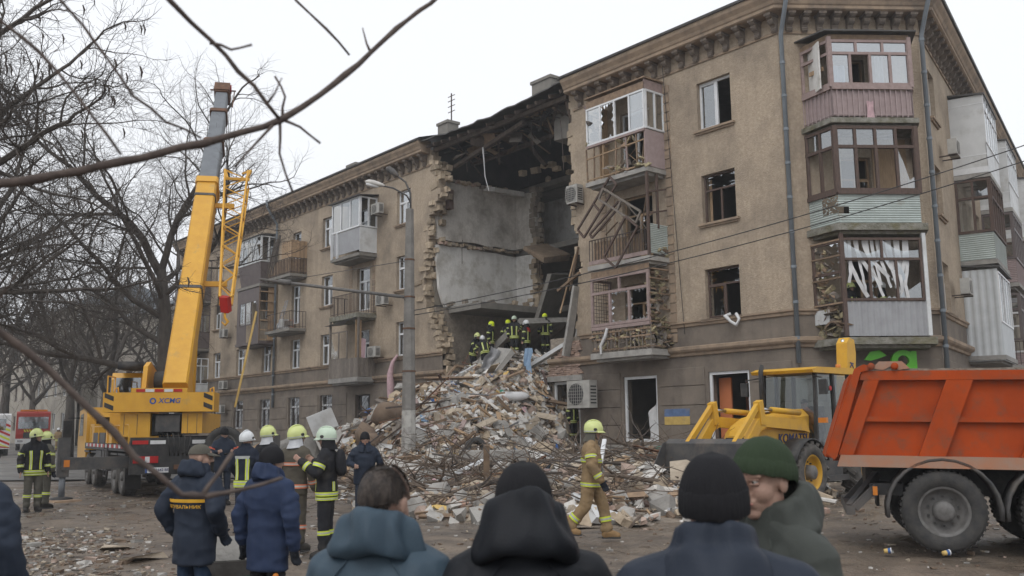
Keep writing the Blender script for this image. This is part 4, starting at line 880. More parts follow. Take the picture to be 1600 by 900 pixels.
# --- air conditioners
def aircon(fr, x, o, z, label, w=.8, h=.55, d=.3, open_side=1):
    loc = fr @ Vector((x,-o,z)); a = thing('air_conditioner', label, 'air conditioner', loc, 0, 'air conditioners on the apartment block'); a.rotation_euler = (0,0,math.atan2(fr[1][0],fr[0][0]))
    m = MB(); m.box(0,w,-d,0,0,h); m.build('case', 'ac_case', a)
    m = MB(); r_ = h*.4; m.lathe([(.001,-d-.012),(r_,-d-.012),(r_,-d-.001)], (0,0,0), 'y', 18); v = [(p[0]+w*.4,p[1],p[2]+h*.5) for p in m.v]; m.v = v; m.build('fan', 'ac_dark', a)
    m = MB()
    for k in range(-3,4): m.bar((w*.4-r_,-d-.025,h*.5+k*r_/3.5),(w*.4+r_,-d-.025,h*.5+k*r_/3.5),.012)
    for k in range(-3,4): m.bar((w*.4+k*r_/3.5,-d-.02,h*.5-r_),(w*.4+k*r_/3.5,-d-.02,h*.5+r_),.012)
    m.build('fan_grille', 'ac_case', a, fix=False)
    m = MB()
    for k in range(6): m.box(w+.001,w+.012,-d*.85,-d*.15,h*(.15+.12*k),h*(.2+.12*k))
    m.build('vent_louvre', 'ac_dark', a)
    m = MB(); m.bar((.1,-d,-.03),(.1,.3,-.03),.04); m.bar((w-.1,-d,-.03),(w-.1,.3,-.03),.04); m.build('bracket', 'iron', a)
aircon(FA, -25.0, .3, 13.05, 'air conditioner right of the white glazed balcony on the top floor')
aircon(FA, -24.45, .3, 8.15, 'air conditioner behind the lamp post beside the iron balcony railing')
aircon(FA, -25.2, .3, 5.5, 'air conditioner right of the grey plank balcony'); aircon(FA, -44.5, .3, 8.1, 'air conditioner beside the brown clad balcony, upper of two')
aircon(FA, -44.3, .3, 4.6, 'air conditioner beside the brown clad balcony, lower of two'); aircon(FA, -44.6, .3, 3.0, 'air conditioner low on the ground floor wall near the crane')
aircon(FA, -10.0, .12, 10.75, 'battered air conditioner on the torn wall edge beside the collapse', .62,.75,.35)
aircon(FA, -9.8, .42, 2.5, 'large caged air conditioner beside the broken shop door', 1.25,1.05,.42)
aircon(FC, 2.4, .3, 11.15, 'air conditioner between drainpipe and white balcony under the eaves'); aircon(FC, 2.7, .3, 6.2, 'air conditioner beside the white corrugated balcony of the side street')
# ================================================================== RUBBLE HEAP
FAi = FA.inverted()
def sstep(a, b, x):
    t = max(0, min(1, (x-a)/(b-a))); return t*t*(3-2*t)
def heap_h(x, y):
    q = FAi @ Vector((x, y, 0)); d = -q.y; lx = q.x+14.9
    if d > 0: prof = 4.55*max(0, 1-d/12.5)**1.55
    else: prof = 4.55+.25*min(4, -d)*.3
    sh = lx-.10*max(0, d)
    half = 4.0+.42*max(0, d); lat = sstep(half+1.8, half-2.6, abs(sh))
    main = prof*lat
    r2 = ((x-1.1)/(6.3 if x < 1.1 else 8.0))**2+((y-31)/13.8)**2; low = .55*max(0, 1-r2)**.6 if r2 < 1 else 0
    r3 = ((x+4.2)/2.7)**2+((y-36.5)/5)**2; low += 1.0*max(0, 1-r3)
    r4 = ((x-3.8)/3.2)**2+((y-24.5)/4.6)**2; low += .4*max(0, 1-r4)
    return main+low*(1 if d > .1 else .2)
def heap_z(x, y):
    h = heap_h(x, y); n = .30*nz(x, y, 0, .9)+.18*nz(x, y, 5, 2.3)+.1*nz(x,y,7,4.7)
    return ground_z(x, y)+h+n*min(1, h*1.2)-.06
def heap_n(x, y, e=.35):
    return Vector((heap_z(x-e,y)-heap_z(x+e,y), heap_z(x,y-e)-heap_z(x,y+e), 2*e)).normalized()
pm('rubble_dust', (.28, .235, .19), (.17, .14, .113), scale=2.5, detail=12, rough=.95, bump=.6, bscale=9, bdist=.08, c3=(.36, .32, .28), c3scale=1.4, c3lo=.5, c3hi=.7)
pm('chunk_grey', (.4, .385, .36), (.28, .265, .245), scale=5, rough=.95, bump=.3, bscale=20, rnd=.25)
pm('chunk_white', (.62, .6, .565), (.47, .45, .42), scale=5, rough=.9, bump=.15, rnd=.15)
pm('chunk_pink', (.42, .32, .265), (.34, .26, .215), scale=6, rough=.95, bump=.2, rnd=.25)
pm('chunk_tan', (.46, .39, .305), (.34, .285, .22), scale=5, rough=.95, bump=.3, rnd=.25)
pm('twig', (.15, .115, .088), (.1, .078, .062), scale=9, rough=.9, bump=.15)
pm('twig_dark', (.06, .05, .044), (.095, .08, .07), scale=9, rough=.9, bump=.2)
pm('rusty', (.17, .09, .055), (.11, .065, .045), scale=6, rough=.85, bump=.2, metal=.2)
pm('tyre', (.035, .035, .036), (.06, .057, .053), scale=8, rough=.85, bump=.15)
pm('blue_plastic', (.05, .12, .32), (.04, .09, .22), scale=3, rough=.6, bump=.1)
pm('green_plastic', (.04, .23, .17), (.03, .17, .12), scale=3, rough=.5, bump=.05)
pm('orange_paint', (.55, .24, .07), (.42, .18, .06), scale=4, rough=.8, bump=.05)
pm('yellow_foam', (.6, .43, .16), (.5, .34, .12), scale=4, rough=.9, bump=.1)
pm('sack_brown', (.19, .14, .1), (.14, .1, .075), scale=3, rough=.85, bump=.15)
xs = np.linspace(-10, 12, 120); ys = np.linspace(16, 52, 190)
hm = MB(); hm.smooth = True
idx = {}; vs = []; fs = []
for i, x in enumerate(xs):
    for j, y in enumerate(ys):
        if heap_h(x, y) > .02: idx[i,j] = len(vs); vs.append((x, y, heap_z(x, y)-.03))
for (i, j) in idx:
    if all(k in idx for k in ((i+1,j),(i,j+1),(i+1,j+1))): fs.append((idx[i,j],idx[i+1,j],idx[i+1,j+1],idx[i,j+1]))
hm.add(vs, fs); tag(hm.build('rubble_heap', 'rubble_dust', fix=False), 'heap of grey brown building rubble spilling from the collapse into the street', 'rubble', kind='stuff')
rr = random.Random(11)
def heap_pt(main=.55):
    while True:
        x, y = rr.uniform(-9, 10), rr.uniform(16.5, 44)
        h = heap_h(x, y); q = FAi @ Vector((x, y, 0))
        if q.y > 2.5 or (q.y > -.4 and not (-18.6 < q.x < -11.2)): continue
        if h > .05 and rr.random() < min(1, .25+h*.45): return x, y, h
def vis(x, y): return math.hypot(x, y)
def lie(x, y, dz=0, yaw=None, tilt=.35):
    n = heap_n(x, y); n = (n+Vector((rr.uniform(-tilt,tilt), rr.uniform(-tilt,tilt), 0))).normalized()
    a = rr.uniform(0, 6.283) if yaw is None else yaw; t = Vector((math.cos(a), math.sin(a), 0)); t = (t-n*t.dot(n)).normalized(); b_ = n.cross(t)
    z = heap_z(x, y)+dz
    return Matrix(((t.x,b_.x,n.x,x),(t.y,b_.y,n.y,y),(t.z,b_.z,n.z,z),(0,0,0,1)))
def chunk_mesh(mat, sx, sy, sz, j):
    m = MB(); m.obox(Matrix.Identity(4), sx, sy, sz, j); return m.mesh('chunk', mat)
def irregular(mat, s):
    m = MB(); blob(m, (0,0,0), s, .32, 1, Matrix.Identity(3)); return m.mesh('chunk', mat)
def scatter(name, label, cat, group, meshes, n, dz=(.0,.15), tilt=.35, sc=(.75,1.35)):
    for _ in range(n):
        x, y, h = heap_pt(); o = link(name, rr.choice(meshes), None, lie(x, y, rr.uniform(*dz), tilt=tilt) @ Matrix.Diagonal((rr.uniform(*sc),rr.uniform(*sc),rr.uniform(*sc),1)))
        tag(o, label, cat, group)
scatter('plank', 'splintered wooden plank lying loose on the rubble heap', 'plank', 'planks in the rubble', [chunk_mesh(mt, L_, w_, t_, .015) for mt, L_, w_, t_ in (('raw_wood',1.5,.13,.04),('old_wood',1.9,.15,.05),('raw_wood',1.0,.1,.05),('grey_wood',1.4,.16,.04),('old_wood',1.1,.09,.09),('pinkbrown_wood',1.3,.12,.04),('brown_wood',1.6,.1,.06),('raw_wood',.7,.18,.03),('chunk_white',1.2,.07,.05),('chunk_tan',1.3,.3,.03))], 300, (.03,.28), .5)
scatter('brick', 'loose dusty brick lying on the rubble heap', 'brick', 'bricks in the rubble', [chunk_mesh(mt, .27, .14, .09, .015) for mt in ('red_brick','dusty_brick','chunk_pink','chunk_pink','dusty_brick','chunk_tan')], 300, (0,.1), .8)
scatter('masonry_block', 'broken limestone masonry block lying on the rubble heap', 'stone block', 'masonry blocks in the rubble', [irregular(mt, s_) for mt, s_ in (('limestone',(.28,.2,.16)),('chunk_tan',(.24,.2,.13)),('chunk_grey',(.3,.22,.15)),('chunk_pink',(.25,.2,.14)),('limestone',(.2,.17,.14)))]+[chunk_mesh('limestone',.4,.28,.24,.05), chunk_mesh('concrete',.6,.45,.3,.08), irregular('concrete',(.4,.3,.22))], 260, (-.02,.1), .6)
scatter('plaster_piece', 'flat broken piece of plaster or board on the rubble heap', 'debris', 'plaster pieces in the rubble', [chunk_mesh(mt, a, b_, .04, .05) for mt, a, b_ in (('chunk_white',.5,.35),('chunk_tan',.6,.4),('chunk_grey',.6,.45),('chunk_pink',.5,.4),('chunk_white',.35,.3),('wallpaper',.7,.4),('white_clad',.8,.3))], 170, (.03,.2), .6)
scatter('metal_pipe', 'bent metal rod sticking out of the rubble heap', 'metal rod', 'rods in the rubble', [chunk_mesh(mt, L_, .04, .04, .01) for mt, L_ in (('rusty',1.8),('white_pvc',1.4),('iron',1.6),('grey_corr',1.2),('white_pvc',.9))], 60, (.05,.4), .9)
# fine rubble nobody could count
sm = MB(); kinds = ['chunk_grey','chunk_tan','chunk_pink','chunk_white','limestone','old_wood','raw_wood','concrete','sack_brown','twig']
wts = [24,18,10,12,12,9,6,10,4,4]
for _ in range(15000):
    x, y, h = heap_pt(); sm.k = rr.choices(range(10), wts)[0]; L_ = lie(x, y, rr.uniform(-.03,.1), tilt=.8); s_ = rr.uniform(.025,.07) if rr.random() < .45 else rr.uniform(.07,.24)
    if sm.k in (5,6,9): sm.obox(L_, rr.uniform(.25,.9), rr.uniform(.02,.08), rr.uniform(.02,.05), .01)
    else: sm.obox(L_, s_*rr.uniform(.8,1.6), s_, s_*rr.uniform(.4,.95), s_*.24)
tag(sm.build('rubble_fragments', kinds, fix=False), 'small fragments of brick, plaster and wood covering the heap', 'rubble', kind='stuff')
# litter: paper, cloth and foil scraps
sc_ = MB(); lk = ['cloth_white','cloth_blue','blue_plastic','orange_paint','yellow_foam','cloth_pink','green_plastic','grey_corr','chunk_white']
for _ in range(650):
    x, y, h = heap_pt(); sc_.k = rr.choices(range(9), [16,5,3,2,4,3,1,3,12])[0]; L_ = lie(x, y, rr.uniform(.06,.16), tilt=.7); s_ = rr.uniform(.05,.16)
    P = [L_ @ Vector((s_*(i-1.5)*.8*rr.uniform(.8,1.2), s_*(j-1)*rr.uniform(.7,1.2), rr.uniform(-.05,.06))) for i in range(4) for j in range(3)]
    sc_.add(P, [(i*3+j,(i+1)*3+j,(i+1)*3+j+1,i*3+j+1) for i in range(3) for j in range(2)])
tag(sc_.build('litter', lk, fix=False), 'scraps of paper, cloth and foil strewn over the rubble', 'litter', kind='stuff')
# brushwood of the trees that were knocked down
def twig_path(p, d, L_, n=6, bend=.35, zmin=None):
    P = [Vector(p)]; d = Vector(d).normalized()
    for i in range(n):
        d = (d+Vector((rr.uniform(-bend,bend),rr.uniform(-bend,bend),rr.uniform(-bend,bend)*.7))).normalized(); q = P[-1]+d*(L_/n)
        if zmin: q.z = max(q.z, zmin(q.x, q.y))
        P.append(q)
    return P
bw = MB()
for _ in range(900):
    a = rr.uniform(0, 6.28); rad = rr.uniform(0, 1)**.6; x, y = -.2+5.4*rad*math.cos(a), 25.5+8.0*rad*math.sin(a)
    if heap_h(x, y) < .01: continue
    z = heap_z(x, y)+rr.uniform(.02,.45); b_ = rr.uniform(0,6.28); bw.k = rr.choice([0,0,1])
    bw.tube(twig_path((x,y,z),(math.cos(b_),math.sin(b_),rr.uniform(-.2,.35)),rr.uniform(.5,2.4),5,.35,lambda u,v: heap_z(u,v)+.02), [rr.uniform(.008,.02)*(1-.15*i) for i in range(6)], 4, False)
tag(bw.build('brushwood', ['twig','twig_dark'], fix=False), 'tangle of snapped bare twigs in front of the rubble heap', 'brushwood', kind='stuff')
for k in range(26):
    x, y = rr.uniform(-4.5,5.0), rr.uniform(19.5,29); b_ = rr.uniform(0,6.28); m = MB(); m.smooth = True; r0 = rr.uniform(.03,.085)
    if heap_h(x, y) < .1: continue
    P = twig_path((x,y,heap_z(x,y)+.12),(math.cos(b_),math.sin(b_),rr.uniform(0,.2)),rr.uniform(1.6,3.6),7,.22,lambda u,v: heap_z(u,v)+.06); m.tube(P, [r0*(1-.1*i) for i in range(8)], 7)
    for i in (2,4,5): m.tube(twig_path(P[i],(rr.uniform(-1,1),rr.uniform(-1,1),.6),rr.uniform(.5,1.1),4,.3), [r0*.45*(1-.2*j) for j in range(5)], 5)
    tag(m.build('broken_branch', rr.choice(['twig','twig_dark','twig'])), 'broken bare tree branch lying at the foot of the rubble', 'branch', 'broken branches at the heap')
for k in range(34):      # broken floor and wall slabs poking out of the heap
    x, y, h = heap_pt()
    if h < .35: x, y, h = heap_pt()
    m = MB(); n = rr.randint(5,7); sx, sy = rr.uniform(.35,.95), rr.uniform(.25,.6); P = [(sx*math.cos(6.283*i/n)*rr.uniform(.7,1.1), sy*math.sin(6.283*i/n)*rr.uniform(.7,1.1)) for i in range(n)]
    m.prism(P, 0, rr.uniform(.1,.2), 'xy'); o = m.build('rubble_piece', rr.choice(['concrete','concrete','chunk_grey','white_wall','limestone'])); o.matrix_basis = lie(x, y, .05, tilt=.9); tag(o, 'broken angular wall or floor piece poking out of the rubble heap', 'concrete piece', 'slab pieces in the rubble')
for k in range(16):
    x, y, h = heap_pt(); m = MB(); m.smooth = True; a = rr.uniform(0,6.28); P = [Vector((x,y,heap_z(x,y)))]; d = Vector((math.cos(a),math.sin(a),1.2)).normalized()
    for i in range(8): d = (d+Vector((rr.uniform(-.3,.3),rr.uniform(-.3,.3),-.22))).normalized(); P.append(P[-1]+d*.16)
    m.tube(P, .009, 5); tag(m.build('bent_rebar', 'rusty'), 'thin bent reinforcing bar curling out of the rubble heap', 'steel bar', 'bent bars in the rubble')
# --- larger pieces one can point at
def piece(name, label, cat, mats, M4, fn, group=None):
    m = MB(); fn(m); o = m.build(name, mats, None); o.matrix_basis = M4; return tag(o, label, cat, group)
def ZH(x, y, dz=0): return T(x, y, heap_z(x, y)+dz)
def slabby(sx, sy, sz, j=.06): return lambda m: m.obox(Matrix.Identity(4), sx, sy, sz, j)
P_ = lambda lx, d: (FA @ Vector((lx, -d, 0)))
def at_heap(lx, d, dz=0): p = P_(lx, d); return ZH(p.x, p.y, dz)
piece('concrete_slab', 'large broken hollow concrete slab leaning high on the rubble heap', 'concrete slab', 'concrete', at_heap(-13.2,2.0,.2) @ RZ(.3) @ RY(-.9) @ RX(.2), slabby(2.2,1.3,.22))
piece('concrete_slab', 'grey slab fragment below the leaning hollow slab', 'concrete slab', 'concrete', at_heap(-14.6,4.6,.1) @ RZ(.8) @ RY(.4), slabby(1.6,1.0,.2))
for k, (x, y, dz) in enumerate(((-.6,27.2,.55),(-.5,26.7,.12))):
    piece('concrete_step', ('upper' if k == 0 else 'lower')+' of two flat concrete blocks stacked before the heap', 'concrete block', 'concrete', ZH(x, y, dz) @ RZ(.15-.2*k), slabby(1.9,.7,.26,.03))
piece('wooden_post', 'upright weathered wooden post stuck in the rubble', 'post', 'old_wood', ZH(-.62,21.6,.5) @ RX(.04), slabby(.13,.12,1.25,.015))
for x, y, l, a, t_, lb in ((2.0,22.2,1.3,1.2,.95,'white pipe leaning upright before the walking firefighter'),(-1.4,23.5,1.6,.6,.35,'thin white pipe lying on the twigs left of the wooden post'),(4.1,20.5,2.0,.7,.18,'pale plank slanting down at the right toe of the heap')):
    piece('fallen_pipe', lb, 'pipe', 'white_pvc' if t_ > .2 else 'chunk_tan', ZH(x, y, .3) @ RZ(a) @ RY(-t_), slabby(l,.09,.07,.01))
piece('rusty_sheet', 'rusty brown metal sheet lying on the right side of the debris', 'metal sheet', 'rusty', ZH(4.0,24.0,.32) @ RZ(-.25) @ RY(.12), slabby(1.7,.7,.02,.03))
piece('log', 'smooth pale tree log lying at the left toe of the heap', 'log', 'chunk_tan', ZH(-2.7,25.0,.14) @ RZ(-.4), lambda m: m.tube([(-.9,0,0),(.9,0,.02)],[.11,.09],10))
def tyre_fn(m): m.smooth = True; m.lathe([(.2,-.1),(.3,-.12),(.37,-.08),(.37,.08),(.3,.12),(.2,.1),(.2,-.1)], n=20)
piece('old_tyre', 'old black tyre half buried in the middle of the rubble', 'tyre', 'tyre', ZH(-1.2,30.5,.25) @ RX(1.2) @ RY(.4), tyre_fn)
def drape(w, h, seed, sag=.15):
    def fn(m):
        m.smooth = True; q = random.Random(seed); nx, ny = 7, 12; a = q.uniform(0,6)
        m.add([(w*(i/nx-.5)+.05*math.sin(j*.8+a), sag*math.sin(i*1.9+a)*.5+.04*math.sin(j*1.3+i), -h*j/ny) for j in range(ny+1) for i in range(nx+1)], [(j*(nx+1)+i,j*(nx+1)+i+1,(j+1)*(nx+1)+i+1,(j+1)*(nx+1)+i) for j in range(ny) for i in range(nx)])
    return fn
piece('hanging_sheet', 'pale blue bed sheet hanging down at the right edge of the collapse', 'sheet', 'cloth_blue', FA @ T(-12.0,-1.0,5.0) , drape(.42,1.9,1))
piece('metal_sheet', 'crumpled silvery metal sheet at the top of the heap', 'metal sheet', 'grey_corr', at_heap(-13.0,1.6,.9) @ RY(.5), drape(.8,1.0,2,.4))
piece('white_pillow', 'white cloth bundle lying near the broken shop door', 'bundle', 'cloth_white', at_heap(-10.6,3.0,.15), lambda m: (setattr(m,'smooth',True), blob(m,(0,0,0),(.75,.3,.2),.12,2,Matrix.Identity(3))))
piece('hanging_rag', 'long pink and white rag hanging from a first floor window behind the lamp post', 'rag', 'cloth_pink', FA @ T(-22.9,-.25,5.45), lambda m: (setattr(m,'smooth',True), m.tube([(-.1,.1,.05),(-.3,-.05,-.3),(-.5,-.08,-.9),(-.4,-.1,-1.5),(-.45,-.1,-2.1),(-.3,-.1,-2.6)],[.05,.1,.16,.2,.14,.1],7)))
piece('blue_bundle', 'deep blue plastic bundle on the left slope of the heap', 'bundle', 'blue_plastic', at_heap(-18.2,4.5,.2), lambda m: blob(m,(0,0,0),(.42,.3,.25),.3,2))
piece('orange_board', 'orange painted board on the upper left of the heap', 'board', 'orange_paint', at_heap(-17.4,2.0,.3) @ RZ(.5) @ RY(-.5), slabby(1.0,.35,.04,.03))
piece('green_bowl', 'dark green plastic tub lying before the loader bucket', 'tub', 'green_plastic', ZH(4.35,28.5,.25) @ RX(.9), lambda m: (setattr(m,'smooth',True), m.lathe([(.01,0),(.17,0),(.24,.25),(.26,.25),(.25,.24),(.16,.02)], n=18)))
# white panels, pallet and boulder behind the group of firefighters
piece('white_cabinet', 'tall white fridge-like box leaning behind the firefighters, upper part', 'cabinet', 'white_clad', T(-7.0,35.0,2.05) @ RZ(.2) @ RY(-.42), slabby(.95,.5,.75,.03))
piece('white_cabinet', 'tall white fridge-like box leaning behind the firefighters, middle part', 'cabinet', 'chunk_white', T(-6.7,35.0,1.42) @ RZ(.2) @ RY(-.42), slabby(.95,.55,.42,.03))
piece('white_cabinet', 'cracked white box leaning behind the firefighters, lowest part', 'cabinet', 'white_clad', T(-6.2,34.7,.55) @ RZ(.2) @ RY(-.42), slabby(1.05,.5,1.15,.05))
pal = thing('wooden_pallet', 'raw wooden pallet standing on edge behind the lime helmets', 'pallet', (-9.3,36.0,.9)); pal.rotation_euler = (1.25,-.5,.2)
for k in range(4): m = MB(); m.box(-.55,.55,-.42+k*.26,-.30+k*.26,.05,.075); m.build('slat', 'raw_wood', pal)
for k in range(3): m = MB(); m.box(-.5+k*.45,-.4+k*.45,-.45,.5,-.05,.048); m.build('bearer', 'raw_wood', pal)
piece('concrete_lump', 'big rounded grey concrete lump behind the lime helmets', 'concrete lump', 'concrete', T(-8.0,35.6,.75), lambda m: blob(m,(0,0,0),(1.3,.8,.9),.18,2,Matrix.Identity(3)))
piece('concrete_slab', 'flat grey slab behind the white helmeted man', 'concrete slab', 'concrete', T(-9.6,34.6,.55) @ RY(.1), slabby(2.4,1.2,.5,.08))
for k, (x, y, s_) in enumerate(((-5.2,33.6,.8),(-4.5,34.4,.95),(-4.9,32.8,.6))):
    piece('brown_sack', ('lower left','upper right','nearest')[k]+' of the brown sacks piled left of the lamp post', 'sack', 'sack_brown', ZH(x,y,.35), lambda m: (setattr(m,'smooth',True), blob(m,(0,0,0),(s_*.75,s_*.5,s_*.55),.22,2)), 'brown sacks')
for k in range(9):
    x, y = rr.uniform(-6.0,-3.0), rr.uniform(31.5,35); piece('twisted_bar', 'long thin bar of the tangle left of the lamp post', 'metal bar', rr.choice(['iron','rusty','grey_wood']), ZH(x,y,.6) @ RZ(rr.uniform(-.6,.9)) @ RY(rr.uniform(-.8,-.1)), slabby(rr.uniform(1.8,3.2),.06,.05,.01), 'bars left of the lamp post')
# --- litter on the roadway
gl = MB(); gk = ['chunk_grey','chunk_tan','chunk_white','chunk_pink','twig','sack_brown','twig_dark']
for _ in range(9000):
    if rr.random() < .45: t = rr.random(); x = -3.8-5.5*t+rr.gauss(.6,1.0); y = 6.2+10.5*t+rr.gauss(0,1.0)
    else: x, y = rr.uniform(-16,14), 7+25*rr.random()**1.2
    if y < 5.5 or heap_h(x, y) > .3: continue
    gl.k = rr.choices(range(7), [8,8,4,5,6,14,10])[0]; z = dirt_z(x, y); z = max(z, .055) if False else z
    if gl.k in (4,6): gl.obox(T(x,y,z+.01) @ RZ(rr.uniform(0,6.3)) @ RY(rr.uniform(-.1,.1)), rr.uniform(.04,.26), .007, .007, .004)
    else: s_ = rr.uniform(.012,.05)*(1 if rr.random() < .93 else 2.2); gl.obox(T(x,y,z+s_*.2) @ RZ(rr.uniform(0,6.3)), s_*rr.uniform(.8,2.2), s_, s_*.6, s_*.25)
tag(gl.build('street_litter', gk, fix=False), 'small stones, twigs and scraps scattered on the muddy street', 'litter', kind='stuff')
for k, (x, y, a) in enumerate(((-3.6,12.3,.3),(-5.2,13.6,1.0),(-2.7,9.7,2.0),(-6.1,14.8,.2),(-4.2,10.2,.7))):
    piece('mud_slab', ('largest','farthest left','nearest right','smallest','left lower')[k]+' flat tan fragment lying on the muddy street at left', 'debris', 'chunk_tan', T(x,y,.0) @ RZ(a), slabby(.6-.08*k,.3,.05,.06))
for k, (x, y) in enumerate(((5.05,13.35),(5.72,13.05))):
    c = thing('paper_cup', ('blue and yellow paper cup lying on its side left of the truck wheel','blue and yellow paper cup lying below the truck wheel')[k], 'paper cup', (x,y,.0)); c.rotation_euler = (1.45,0,1.2+.5*k)
    m = MB(); m.smooth = True; m.lathe([(.001,0),(.03,0),(.034,.05)], n=14); m.build('yellow_band', 'yellow_foam', c)
    m = MB(); m.smooth = True; m.lathe([(.034,.05),(.038,.085)], n=14); m.build('blue_band', 'blue_plastic', c)
    m = MB(); m.smooth = True; m.lathe([(.038,.085),(.041,.1),(.043,.1),(.036,.085),(.03,.02)], n=14); m.build('rim', 'cloth_white', c)
piece('brick', 'single red brick lying on the road behind the green beanie', 'brick', 'red_brick', T(6.1,19.2,.04) @ RZ(.5), slabby(.24,.13,.09,.02))
# ================================================================== VEHICLES AND STREET FURNITURE
pm('crane_yellow', (.62, .33, .03), (.55, .28, .025), scale=2.5, rough=.42, bump=.02, spec=.45, c3=(.36, .24, .09), c3scale=2.2, c3lo=.58, c3hi=.8)
pm('crane_grey', (.17, .185, .2), (.14, .15, .165), scale=3, rough=.5, bump=.02)
pm('black_paint', (.022, .022, .024), (.045, .043, .04), scale=4, rough=.55, bump=.05, c3=(.09, .08, .07), c3scale=2, c3lo=.55, c3hi=.8)
pm('dark_steel', (.05, .05, .053), (.085, .08, .075), scale=4, rough=.6, bump=.05, c3=(.12, .1, .085), c3scale=2.5)
pm('truck_orange', (.385, .06, .011), (.31, .048, .01), scale=2.2, detail=9, spec=.12, rough=.6, bump=.05, bscale=8, c3=(.15, .075, .048), c3scale=3.5, c3lo=.5, c3hi=.74, streak=(.17, .085, .055))
pm('orange_dusty', (.36, .17, .1), (.3, .2, .15), scale=4, rough=.75, bump=.05)
pm('loader_yellow', (.6, .34, .03), (.52, .28, .03), scale=2.5, rough=.45, bump=.02, c3=(.33, .23, .1), c3scale=2.6, c3lo=.56, c3hi=.78)
pm('tyre_dusty', (.055, .053, .05), (.12, .11, .1), scale=6, rough=.9, bump=.2, bscale=30)
pm('rim_grey', (.16, .155, .15), (.1, .095, .09), scale=7, rough=.7, bump=.05)
pm('white_paint', (.62, .62, .62), (.5, .5, .5), scale=4, rough=.5, bump=0)
pm('red_paint', (.42, .02, .018), (.36, .02, .018), scale=3, rough=.45, bump=0)
pm('logo_blue', (.03, .09, .3), rough=.5, bump=0); pm('logo_navy', (.035, .04, .12), rough=.5, bump=0)
pm('lens_orange', (.6, .2, .03), rough=.3, bump=0); pm('lens_red', (.4, .015, .015), rough=.3, bump=0)
pm('fire_red', (.33, .03, .02), (.28, .028, .02), scale=2, rough=.4, bump=0)
pm('hivis', (.55, .62, .04), (.48, .55, .04), scale=6, rough=.6, bump=.02)
pm('chrome', (.5, .5, .5), rough=.25, bump=0, metal=.9)
pm('mirror_blue', (.35, .4, .5), rough=.15, bump=0, metal=.6)
def text_mesh(s, size, mat, ext=.006, shear=0):
    c = bpy.data.curves.new('lettering', 'FONT'); c.body = s; c.size = size; c.extrude = ext; c.align_x = 'CENTER'; c.align_y = 'CENTER'; c.shear = shear; c.offset = size*.012; c.resolution_u = 3
    o = bpy.data.objects.new('lettering', c); COL.objects.link(o); me = bpy.data.meshes.new_from_object(o); me.materials.clear(); me.materials.append(M(mat)); bpy.data.objects.remove(o); return me
XZ = Matrix(((1,0,0,0),(0,0,-1,0),(0,1,0,0),(0,0,0,1)))        # text upright, facing -Y
def vbox(par, name, mat, *b, bev=0): 
    m = MB(); m.box(*b); return m.build(name, mat, par)
def vprism(par, name, mat, poly, a, b, plane='xz'): m = MB(); m.prism(poly, a, b, plane); return m.build(name, mat, par)
def wheel(par, c, Rr, w, side, rim, tyre='tyre_dusty', rr_=.55, lugs=0, dual=False):
    """axle along y; side=+1: outer face towards +y"""
    m = MB(); m.smooth = True; s_ = side
    pr = [(Rr*.62,-w/2),(Rr*.9,-w/2),(Rr*.98,-w*.42),(Rr,-w*.3),(Rr,w*.3),(Rr*.98,w*.42),(Rr*.9,w/2),(Rr*.62,w/2),(Rr*.6,w*.3)]
    m.lathe([(r_,h*s_) for r_, h in pr], c, 'y', 32)
    if lugs:
        m.smooth = False
        for k in range(lugs):
            for e in (-1,1):
                a = 2*math.pi*(k+.25*e)/lugs; d = Vector((math.sin(a),0,math.cos(a))); t = Vector((math.cos(a),0,-math.sin(a)))
                m.bar(Vector(c)+d*Rr*1.0+Vector((0,e*w*.02,0)), Vector(c)+d*Rr*.985+t*Rr*.24*e*1+Vector((0,e*w*.47,0)), .085, .08, up=d)
    else:
        m.smooth = False
        for k in range(44):
            a = 2*math.pi*k/44; d = Vector((math.sin(a),0,math.cos(a)))
            for yy in (-.3,-.1,.1,.3): m.bar(Vector(c)+d*Rr+Vector((0,(yy-.08)*w,0)), Vector(c)+d*Rr+Vector((0,(yy+.08)*w,0)), Rr*.075, .02, up=d)
    wh = m.build('wheel', tyre, par, fix=False)
    m = MB(); m.smooth = True
    m.lathe([(Rr*.62,s_*w*.46),(Rr*.56,s_*w*.47),(Rr*.53,s_*w*.30),(Rr*.42,s_*w*.12),(Rr*.30,s_*w*.10),(.001,s_*w*.10)], c, 'y', 32); m.build('rim', rim, wh)
    m = MB(); m.smooth = True; m.lathe([(Rr*.26,s_*w*.1),(Rr*.24,s_*w*.5),(Rr*.18,s_*w*.56),(.001,s_*w*.57)], c, 'y', 20); m.build('hub', 'rim_grey', wh)
    m = MB()
    for k in range(10):
        a = 2*math.pi*k/10; m.tube([(c[0]+Rr*.36*math.sin(a),c[1]+s_*w*.11,c[2]+Rr*.36*math.cos(a)),(c[0]+Rr*.36*math.sin(a),c[1]+s_*w*.2,c[2]+Rr*.36*math.cos(a))],Rr*.03,6)
    m.build('wheel_nuts', 'dark_steel', wh, fix=False); return wh
